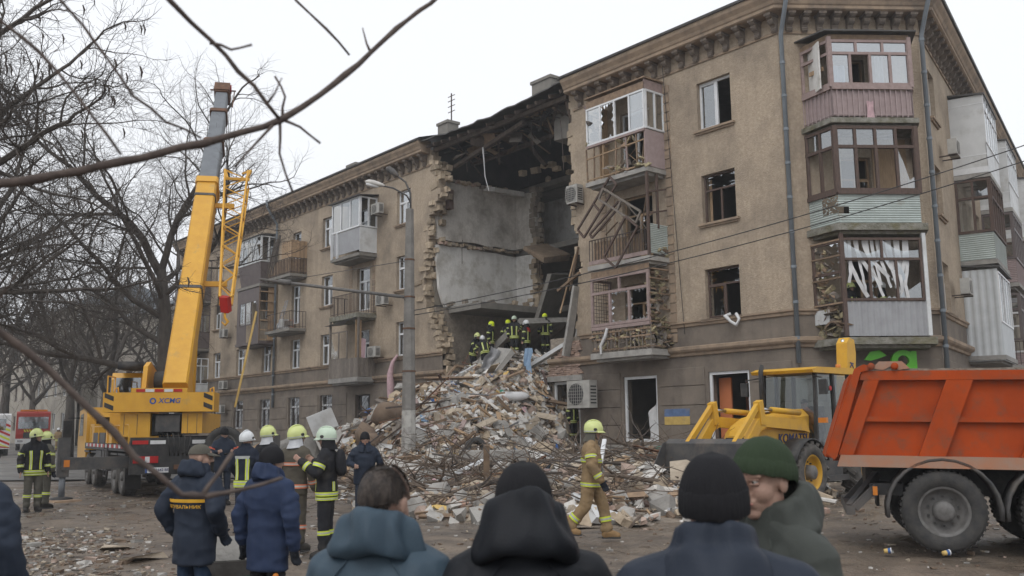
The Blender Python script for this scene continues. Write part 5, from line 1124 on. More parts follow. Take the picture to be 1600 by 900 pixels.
# ------------------------------------------------------------------ orange tipper truck (right)
tk = thing('tipper_truck', 'dusty orange tipper truck with ribbed bed seen from its rear side', 'truck', (6.2,14.37,-.02), R(-17)); tk.rotation_euler = (0,R(1.2),R(-17))
Y0 = -1.22
def bed_x(z, x_top, x_bot): return x_bot+(x_top-x_bot)*(z-1.2)/(2.47-1.2)
m = MB(); m.prism([(-1.34,1.2),(4.3,1.2),(4.3,2.44),(-1.0,2.44)], Y0+.09, Y0+.13); m.build('bed_side', 'truck_orange', tk)
m = MB(); m.prism([(-1.34,1.2),(4.3,1.2),(4.3,2.44),(-1.0,2.44)], 1.09, 1.13); m.build('bed_side', 'truck_orange', tk)
vbox(tk, 'bed_floor', 'truck_orange', -1.3,4.3,Y0+.13,1.09,1.2,1.3); vbox(tk, 'bed_front', 'truck_orange', 4.2,4.3,Y0+.13,1.09,1.3,2.9)
for y0, y1 in ((Y0-.02,Y0+.088),(1.132,1.24)):
    m = MB(); m.prism([(-1.02,2.34),(4.32,2.34),(4.32,2.47),(-.98,2.47)], y0, y1); m.build('top_rail', 'truck_orange', tk)
    m = MB(); m.prism([(-1.36,1.13),(4.32,1.13),(4.32,1.29),(-1.31,1.29)], y0-.01, y1); m.build('bottom_rail', 'orange_dusty' if y0 < 0 else 'truck_orange', tk)
    for xt, xb in ((-.86,-1.24),(.28,-.12),(1.55,1.15),(2.8,2.4),(4.2,3.95)):
        w_ = .1 if xt < -.5 else .17
        m = MB(); m.prism([(xb-w_,1.292),(xb+w_,1.292),(xt+w_,2.338),(xt-w_,2.338)], y0+.004, y1); m.build('stake', 'truck_orange', tk)
    for (a, b_) in ((-1.0,-.1),(.2,1.2),(1.45,2.5),(2.7,4.0)):
        m = MB(); m.box(a+.02,b_+.02,y0+.03,y1,1.76,1.83); m.build('mid_rail', 'truck_orange', tk)
vbox(tk, 'rim_dirt', 'rubble_dust', -.95,4.3,Y0-.01,Y0+.1,2.471,2.5)
m = MB(); m.prism([(-1.40,1.22),(-1.5,1.3),(-1.08,2.5),(-.96,2.56),(-.86,2.54),(-.88,2.48),(-1.0,2.45),(-1.36,1.26)], Y0-.05, Y0+.12); m.build('tailgate_arm', 'truck_orange', tk)
m = MB(); m.prism([(-1.40,1.22),(-1.5,1.3),(-1.08,2.5),(-.96,2.56),(-.86,2.54),(-.88,2.48),(-1.0,2.45),(-1.36,1.26)], 1.1, 1.26); m.build('tailgate_arm', 'truck_orange', tk)
m = MB(); m.prism([(-1.52,1.26),(-1.43,1.24),(-1.06,2.43),(-1.14,2.43)], Y0+.13, 1.09); m.build('tailgate', 'truck_orange', tk)
for x in (-.86,-.55): m = MB(); m.smooth = True; m.lathe([(.001,-.05),(.05,-.05),(.05,.05),(.001,.05)], (x,Y0-.02,2.53), 'y', 12); m.build('hinge', 'truck_orange', tk)
for x in (-.7,): m = MB(); m.prism([(-.85,2.5),(-.75,2.6),(-.45,2.6),(-.35,2.5),(-.5,2.48),(-.6,2.53),(-.7,2.48)], Y0-.03,Y0+.05); m.build('hinge_plate', 'orange_dusty', tk)
vbox(tk, 'chassis', 'black_paint', -.95,6.4,-.45,.45,.72,1.12); vbox(tk, 'axle_beam', 'black_paint', -.12,.12,-1.0,1.0,.42,.62); vbox(tk, 'axle_beam', 'black_paint', 1.38,1.62,-1.0,1.0,.42,.62)
vbox(tk, 'subframe', 'black_paint', -.9,4.2,-.8,.8,1.12,1.19); vbox(tk, 'fuel_tank', 'dark_steel', 3.0,4.2,-1.15,-.5,.55,1.05)
for x in (0,1.5,5.6):
    for s_ in (-1,1): wheel(tk, (x,s_*1.02,.55), .55, .42 if x < 5 else .3, s_, 'rim_grey', 'tyre')
    for s_ in (-1,1):
        m = MB(); m.smooth = True; n = 14; rg = []
        for k in range(n+1):
            a = R(-8+196*k/n); cx, cz = x-.70*math.cos(a), .55+.68*math.sin(a)
            if k in (0,n): cz = .45
            ca = [(cx,s_*(.78),cz),(cx,s_*1.25,cz),(x-.74*math.cos(a),s_*1.25,cz+.04*math.sin(a)),(x-.74*math.cos(a),s_*.78,cz+.04*math.sin(a))]; rg.append(ca)
        m.loft(rg); m.smooth = False; m.build('mudguard', 'dark_steel', tk)
m = MB(); m.bar((-.8,-.5,1.0),(-1.2,-.9,.55),.1); m.bar((-1.2,-1.15,.52),(-1.2,1.15,.52),.12,.12); m.bar((-.8,.5,1.0),(-1.2,.5,.55),.1); m.bar((-.85,-1.05,.85),(-1.15,-1.1,.55),.1); m.build('underrun_bar', 'dark_steel', tk)
vbox(tk, 'tail_light', 'lens_orange', -.9,-.84,-1.16,-1.06,.74,.86); vbox(tk, 'light_bracket', 'black_paint', -.92,-.5,-1.05,-.5,.74,.9)
m = MB(); m.prism([(4.6,.7),(6.6,.7),(6.65,1.6),(6.45,2.8),(4.6,2.85)], -1.2, 1.2); m.build('cab', 'truck_orange', tk)
vbox(tk, 'cab_window', 'glass_dark', 5.4,6.2,-1.206,-1.2,1.7,2.5); m = MB(); m.prism([(6.64,1.65),(6.66,1.65),(6.47,2.7),(6.45,2.7)], -1.1, 1.1); m.build('windscreen', 'glass_dark', tk)
# ------------------------------------------------------------------ yellow backhoe loader
ld = thing('backhoe_loader', 'yellow backhoe loader with raised front bucket before the broken shop front', 'loader', (6.04,22.76,0), math.atan2(-.68,-.73))
for x in (0,-2.62):
    for s_ in (-1,1): wheel(ld, (x,s_*.92,.66), .66, .46, s_, 'loader_yellow', 'tyre_dusty', lugs=18)
vbox(ld, 'chassis', 'dark_steel', -3.4,1.0,-.42,.42,.55,1.0); vbox(ld, 'axle_beam', 'dark_steel', -.12,.12,-.8,.8,.55,.75); vbox(ld, 'axle_beam', 'dark_steel', -2.74,-2.5,-.8,.8,.55,.75)
m = MB(); m.smooth = False
rings = []
for x, z0, z1, hw in ((-1.0,1.0,2.12,.52),(-.2,1.0,2.05,.52),(.6,1.0,1.9,.5),(1.1,1.02,1.72,.44),(1.28,1.05,1.5,.38)):
    rings.append([(x,-hw,z0),(x,hw,z0),(x,hw,z1-.16),(x,hw-.16,z1),(x,-hw+.16,z1),(x,-hw,z1-.16)])
m.loft(rings); m.build('hood', 'loader_yellow', ld)
m = MB(); m.prism([(1.285,1.1),(1.3,1.1),(1.3,1.46),(1.285,1.46)], -.3, .3); m.build('grille', 'black_paint', ld)
m = MB(); m.box(-.2,.15,-.12,.12,2.045,2.06); m.build('hood_vent', 'white_paint', ld)
me = text_mesh('KOMATSU', .30, 'logo_navy', shear=.2); link('lettering', me, ld, T(-.28,.527,1.42) @ RZ(math.pi) @ XZ)
vbox(ld, 'side_frame', 'loader_yellow', -1.0,.9,.44,.515,1.0,1.25); vbox(ld, 'step', 'dark_steel', -1.9,-.9,.45,1.0,.42,.55); vbox(ld, 'battery_box', 'dark_steel', -1.7,-.9,.45,.95,.55,1.0)
glass_mat('cab_glass', (.5, .55, .53), .06)
# cab
px_ = [(-.95,-.72),(-.95,.72),(-2.55,.78),(-2.55,-.78)]
for x, y in px_+[(-1.75,.8),(-1.75,-.8)]: m = MB(); m.bar((x,y,1.05),(x-(.12 if x > -1 else 0),y*.97,2.98),.08); m.build('cab_pillar', 'black_paint', ld)
m = MB(); m.prism([(-.75,2.98),(-.7,3.05),(-.95,3.12),(-2.6,3.14),(-2.85,3.08),(-2.85,2.98)], -.85, .85); m.build('cab_roof', 'loader_yellow', ld)
vbox(ld, 'cab_base', 'dark_steel', -2.6,-.9,-.8,.8,.98,1.08); vbox(ld, 'cab_lower_panel', 'black_paint', -2.5,-1.8,.78,.8,1.08,1.5)
for q in ([(-.95,-.68,1.1),(-.95,.68,1.1),(-1.06,.66,2.95),(-1.06,-.66,2.95)],[(-1.0,.74,1.1),(-1.72,.79,1.1),(-1.72,.77,2.95),(-1.1,.72,2.95)],[(-1.78,.79,1.5),(-2.5,.78,1.5),(-2.5,.76,2.95),(-1.78,.77,2.95)],[(-1.0,-.74,1.1),(-1.72,-.79,1.1),(-1.72,-.77,2.95),(-1.1,-.72,2.95)],[(-1.78,-.79,1.5),(-2.5,-.78,1.5),(-2.5,-.76,2.95),(-1.78,-.77,2.95)],[(-2.56,-.7,1.2),(-2.56,.7,1.2),(-2.56,.7,2.95),(-2.56,-.7,2.95)]):
    m = MB(); m.quad(*q); m.build('cab_window', 'cab_glass', ld, fix=False)
m = MB(); m.lathe([(.001,0),(.06,0),(.06,.01),(.001,.01)], (0,0,0), 'x', 14); o = m.build('door_emblem', 'red_paint', ld); o.location = (-1.62,.79,2.62); o.rotation_euler = (0,0,math.pi/2)
m = MB(); m.box(-2.1,-1.5,-.28,.28,1.1,1.55); m.box(-2.2,-2.05,-.28,.28,1.5,2.2); m.build('driver_seat', 'black_paint', ld)
m = MB(); m.smooth = True; m.lathe([(.17,-.02),(.2,0),(.17,.02),(.15,0),(.17,-.02)], (-1.35,0,1.95), 'z', 16); m.build('steering_wheel', 'black_paint', ld)
m = MB(); m.smooth = True; m.tube([(-.55,-.46,1.9),(-.55,-.46,3.05),(-.62,-.46,3.2)],[.06,.06,.05],10); m.build('exhaust_pipe', 'black_paint', ld)
for s_ in (1,-1):
    m = MB(); m.bar((-.9,s_*.75,2.9),(-.75,s_*1.05,2.85),.03); m.build('mirror_arm', 'black_paint', ld); vbox(ld, 'mirror', 'black_paint', -.8,-.72,*(sorted((s_*.98,s_*1.18))),2.45,2.8)
    m = MB(); m.box(-.86,-.76,*(sorted((s_*.9,s_*1.1))),1.78,1.9); m.build('indicator_light', 'lens_orange', ld)
    # loader arm: lift arm, cylinder, dump link
    m = MB(); m.prism([(-.75,1.55),(-.6,1.85),(1.25,1.95),(1.45,1.85),(2.2,1.12),(2.3,.85),(2.1,.85),(1.35,1.62),(1.15,1.7),(-.5,1.6)], s_*.62-.06, s_*.62+.06); m.build('loader_arm', 'loader_yellow', ld)
    m = MB(); m.smooth = True; m.tube([(-.4,s_*.62,2.02),(.8,s_*.62,2.08)],.07,10); m.build('lift_cylinder', 'loader_yellow', ld)
    m = MB(); m.smooth = True; m.tube([(.8,s_*.62,2.08),(1.3,s_*.62,2.1)],.04,10); m.build('piston_rod', 'chrome', ld)
    m = MB(); m.prism([(1.15,1.75),(1.35,1.75),(1.4,2.25),(1.25,2.3)], s_*.62-.085, s_*.62+.085); m.build('bell_crank', 'loader_yellow', ld)
    m = MB(); m.bar((1.33,s_*.62,2.2),(2.3,s_*.62,1.35),.1,.12); m.build('dump_link', 'loader_yellow', ld)
    m = MB(); m.smooth = True; n = 10; rg = []
    for k in range(n+1):
        a = R(20+140*k/n); cx, cz = .74*math.cos(a), .66+.74*math.sin(a); rg.append([(cx,s_*.68,cz),(cx,s_*1.16,cz),(cx*1.04,s_*1.16,cz+.03),(cx*1.04,s_*.68,cz+.03)])
    m.loft(rg); m.build('mudguard', 'black_paint', ld)
bk = MB(); pr = [(2.2,.55),(2.2,1.42),(2.26,1.45),(2.4,1.35),(2.42,.75),(2.6,.55),(3.1,.5),(3.1,.46),(2.4,.47)]
bk.prism(pr, -1.2, 1.2); bo = bk.build('bucket', 'dark_steel', ld)
for s_ in (-1.2,1.18): m = MB(); m.prism([(2.22,.52),(3.1,.5),(2.5,1.35),(2.24,1.42)], s_, s_+.022); m.build('bucket_side', 'dark_steel', bo)
# backhoe folded behind the cab
m = MB(); m.prism([(-3.05,1.0),(-3.5,1.0),(-3.5,2.0),(-3.75,3.6),(-3.7,3.95),(-3.45,4.0),(-3.3,3.85),(-3.25,3.2),(-3.05,2.0)], .12, .42); m.build('backhoe_boom', 'loader_yellow', ld)
m = MB(); m.prism([(-3.6,3.75),(-3.3,3.85),(-3.95,2.0),(-4.2,1.2),(-4.35,1.25),(-4.1,2.2)], .17, .37); m.build('dipper_arm', 'loader_yellow', ld)
m = MB(); m.smooth = True; m.tube([(-3.35,.27,3.95),(-3.75,.27,3.1)],.045,10); m.build('piston_rod', 'chrome', ld)
m = MB(); m.smooth = True; m.tube([(-3.75,.27,3.1),(-4.1,.27,2.3)],.085,10); m.build('boom_cylinder', 'loader_yellow', ld)
vbox(ld, 'backhoe_frame', 'dark_steel', -3.4,-2.9,-.9,.9,.6,1.1); m = MB(); m.smooth = True; m.lathe([(.001,0),(.07,0),(.06,.12),(.001,.13)], (-2.7,.45,3.14), 'z', 12); m.build('beacon', 'lens_orange', ld)
me = text_mesh('KOMATSU', .26, 'logo_navy'); link('lettering', me, ld, T(-3.40,.427,2.75) @ RY(R(-97)) @ RZ(math.pi) @ XZ)
# ------------------------------------------------------------------ mobile crane (left)
hd = R(-31)      # carrier heading, clockwise from +Y
cr = thing('mobile_crane', 'yellow mobile crane with raised telescopic boom and outrigger on the left', 'crane truck', (-9.15,26.2,0), math.pi/2-hd)
# carrier: local x forward, y left
vbox(cr, 'carrier_deck', 'black_paint', .1,9.2,-1.25,1.25,1.22,1.42); vbox(cr, 'chassis', 'dark_steel', .1,11.4,-.55,.55,.6,1.22); vbox(cr, 'rear_panel', 'black_paint', 0,.1,-1.25,1.25,.62,1.6)
for y in (-1.0,-.55,.55,1.0): vbox(cr, 'reflector_strip', 'red_paint' if abs(y) > .6 else 'white_paint', -.012,-.001,y-.2,y+.2,1.42,1.52)
for y in (-.85,.85):
    b_ = vbox(cr, 'tail_light', 'lens_red', -.03,-.001,y-.32,y+.32,.92,1.1); vbox(cr, 'tail_light', 'white_paint', -.034,-.031,y-.1,y+.02,.93,1.09)
vbox(cr, 'number_plate', 'white_paint', -.02,-.001,.25,.85,.66,.8)
YZ = Matrix(((0,0,-1,0),(-1,0,0,0),(0,1,0,0),(0,0,0,1)))   # text facing local -x
link('lettering', text_mesh('AH 1642 BE', .1, 'logo_navy', .002), cr, T(-.023,.5,.73) @ YZ); vbox(cr, 'plate_band', 'logo_blue', -.022,-.0205,.8,.85,.66,.8)
for k in range(20):
    vbox(cr, 'deck_marker', 'white_paint' if k % 2 else 'red_paint', .3+k*.43,.6+k*.43,1.251,1.262,1.3,1.4)
for x in (1.6,2.95,7.2,8.9):
    for s_ in (-1,1): wheel(cr, (x,s_*1.0,.53), .53, .38, s_, 'rim_grey')
    for s_ in (-1,1): vbox(cr, 'mudguard', 'black_paint', x-.6,x+.6,min(s_*.8,s_*1.22),max(s_*.8,s_*1.22),1.1,1.16)
for x in (4.0,5.4): vbox(cr, 'tool_box', 'dark_steel', x,x+1.2,.75,1.23,.6,1.2)
# carrier cab
m = MB(); m.prism([(9.4,.75),(11.6,.75),(11.75,1.5),(11.45,2.55),(9.6,2.65),(9.4,2.3)], -1.2, 1.2); m.build('carrier_cab', 'crane_yellow', cr)
m = MB(); m.prism([(10.3,1.65),(11.3,1.65),(11.15,2.4),(10.3,2.45)], 1.202, 1.21); m.build('cab_window', 'glass_dark', cr); m = MB(); m.box(9.385,9.398,-.9,.9,1.7,2.3); m.build('cab_window', 'glass_dark', cr)
m = MB(); m.bar((11.4,1.2,2.3),(11.5,1.6,2.3),.04); m.build('mirror_arm', 'black_paint', cr); vbox(cr, 'mirror', 'black_paint', 11.35,11.45,1.45,1.75,1.5,2.2)
vbox(cr, 'engine_cover', 'crane_yellow', 8.2,9.3,-1.1,1.1,1.43,2.05); vbox(cr, 'deck_box', 'dark_steel', 5.0,7.6,.5,1.2,1.43,1.75); vbox(cr, 'deck_box', 'crane_yellow', 3.6,4.8,.7,1.2,1.43,1.85)
for x in (.5,2.4,4.3,6.2,8.0): m = MB(); m.bar((x,1.22,1.42),(x,1.22,1.95),.03); m.build('rail_post', 'crane_yellow', cr)
m = MB(); m.bar((.5,1.22,1.95),(8.0,1.22,1.95),.03); m.build('deck_rail', 'crane_yellow', cr)
m = MB()
for k in range(4): m.bar((3.9,1.27,.45+k*.26),(4.4,1.27,.45+k*.26),.03)
m.bar((3.9,1.27,.4),(3.9,1.27,1.4),.03); m.bar((4.4,1.27,.4),(4.4,1.27,1.4),.03); m.build('deck_ladder', 'dark_steel', cr)
for k in range(5): m = MB(); m.smooth = True; m.tube([(.1+.02*k,.3-.15*k,1.7),(-.05,.3-.15*k,1.55),(-.06,.25-.12*k,1.2),(.05,.2-.1*k,1.05)],.018,6); m.build('hydraulic_hose', 'black_paint', cr)
vbox(cr, 'tow_hook', 'rusty', -.12,-.001,-.12,.12,.74,.86); vbox(cr, 'mud_flap', 'black_paint', .95,.98,-1.2,-.78,.2,.9); vbox(cr, 'mud_flap', 'black_paint', .95,.98,.78,1.2,.2,.9)
# outriggers
for x in (.55,6.2):
    for s_ in (1,-1):
        if x > 5: continue
        m = MB(); m.box(x-.16,x+.16,min(s_*.3,s_*2.85),max(s_*.3,s_*2.85),.78,1.1); ob = m.build('outrigger_beam', 'dark_steel', cr)
        vbox(ob, 'warning_mark', 'lens_orange', x-.168,x-.1605,min(s_*2.66,s_*2.8),max(s_*2.66,s_*2.8),.86,1.04)
        m = MB(); m.box(x-.12,x+.12,min(s_*2.66,s_*2.95),max(s_*2.66,s_*2.95),.6,1.62); m.build('jack_housing', 'dark_steel', cr)
        m = MB(); m.smooth = True; m.tube([(x,s_*2.8,.08),(x,s_*2.8,.7)],.08,12); m.build('jack_leg', 'crane_grey', cr)
        m = MB(); m.smooth = True; m.lathe([(.001,.0),(.3,.0),(.28,.06),(.12,.1),(.001,.1)], (x,s_*2.8,0), 'z', 20); m.build('jack_pad', 'black_paint', cr)
        m = MB(); m.obox(T(x-.05,s_*2.85,.005) @ RZ(.3), 1.1,.7,.05,.02); m.build('support_board', 'old_wood', cr)
# spare wheel at the rear right
m = MB(); m.smooth = True; ph = cr
sp_ = wheel(cr, (-.2,-1.15,1.35), .52, .36, 1, 'rim_grey', 'tyre'); sp_.matrix_basis = T(-.35,-1.15,1.35) @ RZ(R(70)) @ T(.2,1.15,-1.35)
# turntable and superstructure: heading slightly right of the carrier
up = thing('crane_frame', '', '', (0,0,0)); bpy.data.objects.remove(up)
th_ = -R(9)      # boom heading (clockwise from +Y): -9 deg
def upM(): # superstructure frame (x right, y along boom heading, z up) in world, then into the crane's local space
    o = Vector((-10.2,28.6,0)); X = Vector((math.cos(th_),-math.sin(th_),0)); X = Vector((math.cos(-th_)*1, math.sin(th_)*-1,0)); fw = Vector((math.sin(th_),math.cos(th_),0)); rt = Vector((math.cos(th_),-math.sin(th_),0))
    return Matrix(((rt.x,fw.x,0,o.x),(rt.y,fw.y,0,o.y),(0,0,1,0),(0,0,0,1)))
UP = T(*cr.location) @ RZ(cr.rotation_euler.z); UP = UP.inverted() @ upM()
def upart(m, name, mat, par=None, fix=True): return m.build(name, mat, par if par is not None else cr, UP, fix)
def ubox(name, mat, *b, par=None): m = MB(); m.box(*b); return upart(m, name, mat, par)
m = MB(); m.smooth = True; m.lathe([(.001,1.42),(.75,1.42),(.75,1.62),(.001,1.62)], (.2,1.0,0), 'z', 28); upart(m, 'slew_ring', 'black_paint')
cw_ = ubox('counterweight', 'crane_yellow', -1.48,1.48,-2.1,-1.1,2.3,2.84)
for s_ in (-1,1):
    for k in range(2):
        a = s_*(1.22+.0)-.14; m = MB(); x0_ = a+.02; z0_ = 2.34+.26*k
        m.prism([(s_*1.16,z0_),(s_*1.46,z0_+s_*s_*.16 if s_ < 0 else z0_-.0),(s_*1.46,z0_+.24 if s_ < 0 else z0_+.08),(s_*1.16,z0_+.08 if s_ < 0 else z0_+.08)], -2.108, -2.1005) if False else m.prism([(s_*1.2,z0_+(.0 if s_ < 0 else .1)),(s_*1.44,z0_+(.1 if s_ < 0 else .0)),(s_*1.44,z0_+(.23 if s_ < 0 else .13)),(s_*1.2,z0_+(.13 if s_ < 0 else .23))], -2.108, -2.1005)
        upart(m, 'warning_stripe', 'black_paint', cw_)
link('lettering', text_mesh('XCMG', .2, 'logo_blue', .004, .15), cw_, UP @ T(.28,-2.105,2.6) @ XZ)
m = MB(); ring(m, -.16, 2.6, .05, .09, -2.108, -2.1005, 0, 2*math.pi, 12); upart(m, 'logo_badge', 'logo_blue', cw_)
for x, c_ in ((-.5,'red_paint'),(-.25,'white_paint'),(0,'red_paint'),(.25,'white_paint'),(.5,'red_paint')): ubox('reflector_strip', c_, x-.115,x+.115,-2.112,-2.1005,2.85,2.93, par=cw_)
ubox('hoist_bracket', 'crane_yellow', -.75,.75,-2.1,-1.6,2.842,2.96)
ubox('turntable_frame', 'crane_yellow', -1.05,-.25,-1.9,1.6,1.62,2.28); ubox('turntable_frame', 'crane_yellow', .6,1.15,-1.9,1.6,1.7,2.28); ubox('winch_housing', 'black_paint', -.24,.59,-1.7,1.0,1.66,2.25)
for x in (-.95,-.6,.75,1.0): ubox('panel_seam', 'dark_steel', x,x+.012,-1.906,-1.9005,1.68,2.24)
for k in range(6): m = MB(); m.smooth = True; m.tube([(-.1+.1*k,-1.72,2.1),(-.08+.09*k,-1.85,1.9),(0+.07*k,-1.8,1.6)],.02,6); upart(m, 'hydraulic_hose', 'black_paint')
m = MB(); m.bar((-1.4,-1.2,2.84),(-1.4,-1.2,3.3),.03); m.bar((-1.4,-2.0,2.84),(-1.4,-2.0,3.3),.03); m.bar((-1.4,-2.0,3.3),(-1.4,-1.2,3.3),.03); upart(m, 'guard_rail', 'crane_yellow')
for x in (-1.3,1.3): m = MB(); m.smooth = True; m.tube([(x,-1.6,2.84),(x,-1.6,2.95),(x+.08,-1.6,3.0),(x+.1,-1.6,2.84)],.025,6); upart(m, 'lifting_eye', 'crane_yellow')
ubox('winch_guard', 'dark_steel', -.1,.55,-1.95,-1.71,1.75,2.2)
m = MB(); m.smooth = True; m.tube([(-.28,-1.3,3.2),(.32,-1.3,3.2)],.27,18); upart(m, 'winch_drum', 'black_paint')
for s_ in (-.5,.5): m = MB(); m.prism([(-1.9,2.3),(.2,2.3),(-.3,3.5),(-1.2,3.75),(-1.6,3.6)], s_-.06, s_+.06, 'yz'); upart(m, 'boom_bracket', 'crane_yellow')
m = MB(); m.prism([(-.2,1.75),(1.5,1.75),(1.5,2.9),(1.2,3.45),(-.1,3.5),(-.2,3.3)], -1.75, -.85, 'yz'); upart(m, 'operator_cab', 'crane_yellow')
m = MB(); m.prism([(-.21,2.55),(-.2,2.55),(-.2,3.35),(-.21,3.35)], -1.68, -.92, 'yz'); upart(m, 'cab_window', 'glass_dark'); m = MB(); m.prism([(0,2.4),(1.3,2.4),(1.1,3.3),(0,3.35)], -1.76, -1.752, 'yz'); upart(m, 'cab_window', 'glass_dark')
m = MB(); m.smooth = True; m.obox(T(-1.15,-.3,3.68),.65,.7,.25,.02); upart(m, 'air_filter', 'black_paint')
# telescopic boom: sections with octagonal-ish cross sections
Bo, Bt = Vector((-9.62,27.3,3.3)), Vector((-11.6,36.6,15.2)); bd = (Bt-Bo).normalized(); BL = (Bt-Bo).length
WI = (T(*cr.location) @ RZ(cr.rotation_euler.z)).inverted()
sdx = bd.cross(Vector((0,0,1))).normalized(); sdz = sdx.cross(bd)
def bsec(a, b_, w, h, mat, name, par=None):
    m = MB(); rg = []
    for t in (a, b_):
        p = Bo+bd*t; rg.append([p+sdx*(x*w/2)+sdz*(z*h/2) for x, z in ((-.8,-1),(.8,-1),(1,-.7),(1,.85),(.85,1),(-.85,1),(-1,.85),(-1,-.7))])
    m.loft(rg); return m.build(name, mat, par if par is not None else cr, WI)
bm_ = bsec(-.6, 9.0, .68, .9, 'crane_yellow', 'boom_base'); bsec(8.75, 9.05, .77, 1.0, 'crane_yellow', 'boom_collar'); bsec(8.0,8.12,.72,.94,'dark_steel','boom_collar')
bsec(3.3, 3.42, .72, .94, 'dark_steel', 'boom_collar')
t0 = 9.05
for k, (l, w) in enumerate(((2.5,.62),(2.1,.54),(1.5,.46))):
    bsec(t0-.3, t0+l, w, w*1.15, 'crane_grey', 'boom_section'); bsec(t0+l-.16, t0+l+.02, w+.12, w*1.15+.12, 'rusty', 'boom_collar'); t0 += l
hp_ = Bo+bd*t0
m = MB(); m.obox(T(*(hp_+bd*.15)) @ Matrix(((sdx.x,sdz.x,bd.x,0),(sdx.y,sdz.y,bd.y,0),(sdx.z,sdz.z,bd.z,0),(0,0,0,1))), .6,.75,.5); m.build('boom_head', 'rusty', cr, WI)
for s_ in (-.12,.12,.3):
    m = MB(); m.smooth = True; m.lathe([(.001,-.03),(.2,-.03),(.17,0),(.2,.03),(.001,.03)], n=16); o = m.build('head_sheave', 'red_paint', cr); o.matrix_basis = WI @ T(*(hp_+bd*.35+sdx*s_+sdz*.1)) @ Matrix(((bd.x,sdz.x,sdx.x,0),(bd.y,sdz.y,sdx.y,0),(bd.z,sdz.z,sdx.z,0),(0,0,0,1)))
m = MB(); m.bar(hp_+sdx*-.5+bd*.4,hp_+sdx*.5+bd*.4,.05); m.bar(hp_+sdx*.45-bd*.8,hp_+sdx*.45+bd*.3,.04); m.build('head_bar', 'rusty', cr, WI)
m = MB(); m.tube([Bo+bd*.4+sdz*-.56+sdx*-.02, Bo+bd*9+sdz*-.56+sdx*-.02],.012,4); m.build('hose_line', 'black_paint', cr, WI)
for s_ in (.15,.25,.35): m = MB(); m.tube([hp_+sdx*s_+bd*.4+sdz*-.2, Bo+bd*8.8+sdx*.62+sdz*-.3, Bo+bd*3+sdx*(.75+s_*.2)+sdz*-.4],.012,4); m.build('hoist_rope', 'dark_steel', cr, WI)
# lift cylinder
m = MB(); m.smooth = True; m.tube([Vector((-10.0,29.4,2.2)),Bo+bd*4.3-sdz*.6],.16,12); m.build('lift_cylinder', 'crane_yellow', cr, WI)
# lattice jib carried at the boom's right side
ja, jb = Bo+bd*3.2+sdx*1.05, Bo+bd*9.6+sdx*.95; jd = (jb-ja).normalized()
jc = []
for t in (0,1):
    w = .18+.22*t; p = ja.lerp(jb,t); jc.append([p+sdx*-w+sdz*-w, p+sdx*w+sdz*-w, p+sdx*w+sdz*w, p+sdx*-w+sdz*w])
m = MB()
for k in range(4): m.bar(jc[0][k],jc[1][k],.06)
n = 13
for i in range(n):
    for k in range(4):
        a = jc[0][k].lerp(jc[1][k], i/n); b_ = jc[0][(k+1)%4].lerp(jc[1][(k+1)%4], (i+1)/n)
        if (i+k) % 2: a = jc[0][(k+1)%4].lerp(jc[1][(k+1)%4], i/n); b_ = jc[0][k].lerp(jc[1][k], (i+1)/n)
        m.bar(a, b_, .035)
m.build('lattice_jib', 'crane_yellow', cr, WI, fix=False)
m = MB(); e = jb
for s_ in (-.42,.42): m.bar(e+sdx*s_*.8, e+sdx*s_*1.1+jd*.55, .09); m.bar(e+sdx*s_*1.1+jd*.55, e+sdx*s_*.4+jd*.35,.07)
m.bar(e-sdx*.45,e+sdx*.45,.1); m.build('jib_head', 'crane_yellow', cr, WI)
for t in (.12,.75): m = MB(); p = ja.lerp(jb,t); m.bar(p, p-sdx*.75, .16); m.build('jib_bracket', 'crane_yellow', cr, WI)
hk = ja-jd*.15
m = MB(); m.obox(T(*hk) @ RX(.3),.26,.3,.5,.02); m.build('hook_block', 'red_paint', cr, WI)
m = MB(); m.smooth = True; m.tube([hk+Vector((0,0,-.25)),hk+Vector((0,0,-.42)),hk+Vector((.1,0,-.55)),hk+Vector((.02,0,-.66)),hk+Vector((-.1,0,-.55))],[.04,.04,.05,.04,.02],8); m.build('hook', 'crane_yellow', cr, WI)
m = MB(); m.tube([hk+Vector((.9,.3,-.2)),hk+Vector((.35,.2,-3.2))],.035,6); m.build('sling_strap', 'yellow_foam', cr, WI)
# ------------------------------------------------------------------ fire engine in the distance, and the chevron-marked ambulance
fe = thing('fire_engine', 'red fire engine with white bumper parked far down the street', 'fire engine', (-39.2,78,.46), R(-63))   # x forward towards the camera
m = MB(); m.prism([(-5.2,.55),(0,.55),(.15,1.3),(.0,3.0),(-.3,3.15),(-5.2,3.2)], -1.25, 1.25); m.build('body', 'fire_red', fe)
m = MB(); m.prism([(.14,1.75),(.16,1.75),(.02,2.75),(.0,2.75)], -1.1, 1.1); m.build('windscreen', 'glass_dark', fe)
vbox(fe, 'bumper', 'white_paint', .12,.35,-1.25,1.25,.55,.95); vbox(fe, 'grille', 'black_paint', .16,.2,-.7,.7,1.0,1.45)
for y in (-.9,.9): vbox(fe, 'headlight', 'chrome', .352,.37,y-.2,y+.2,.68,.85); 
for k in range(6): m = MB(); m.prism([(-.6+k*.2,1.5),(-.5+k*.2,1.5),(-.4+k*.2 if k > 2 else -.6+k*.2,1.68),(-.5+k*.2 if k > 2 else -.7+k*.2,1.68)], .16, .185, 'yz'); m.build('chevron', 'hivis', fe)
vbox(fe, 'roof_beacon', 'lens_orange', -.5,-.3,-1.0,1.0,3.16,3.3)
for x in (-1.0,-4.0):
    for s_ in (-1,1): wheel(fe, (x,s_*1.05,.5), .5, .3, s_, 'white_paint')
am = thing('rescue_van', 'rescue van with yellow and red chevrons cut by the left picture edge', 'van', (-34.9,64,.3), R(-58))
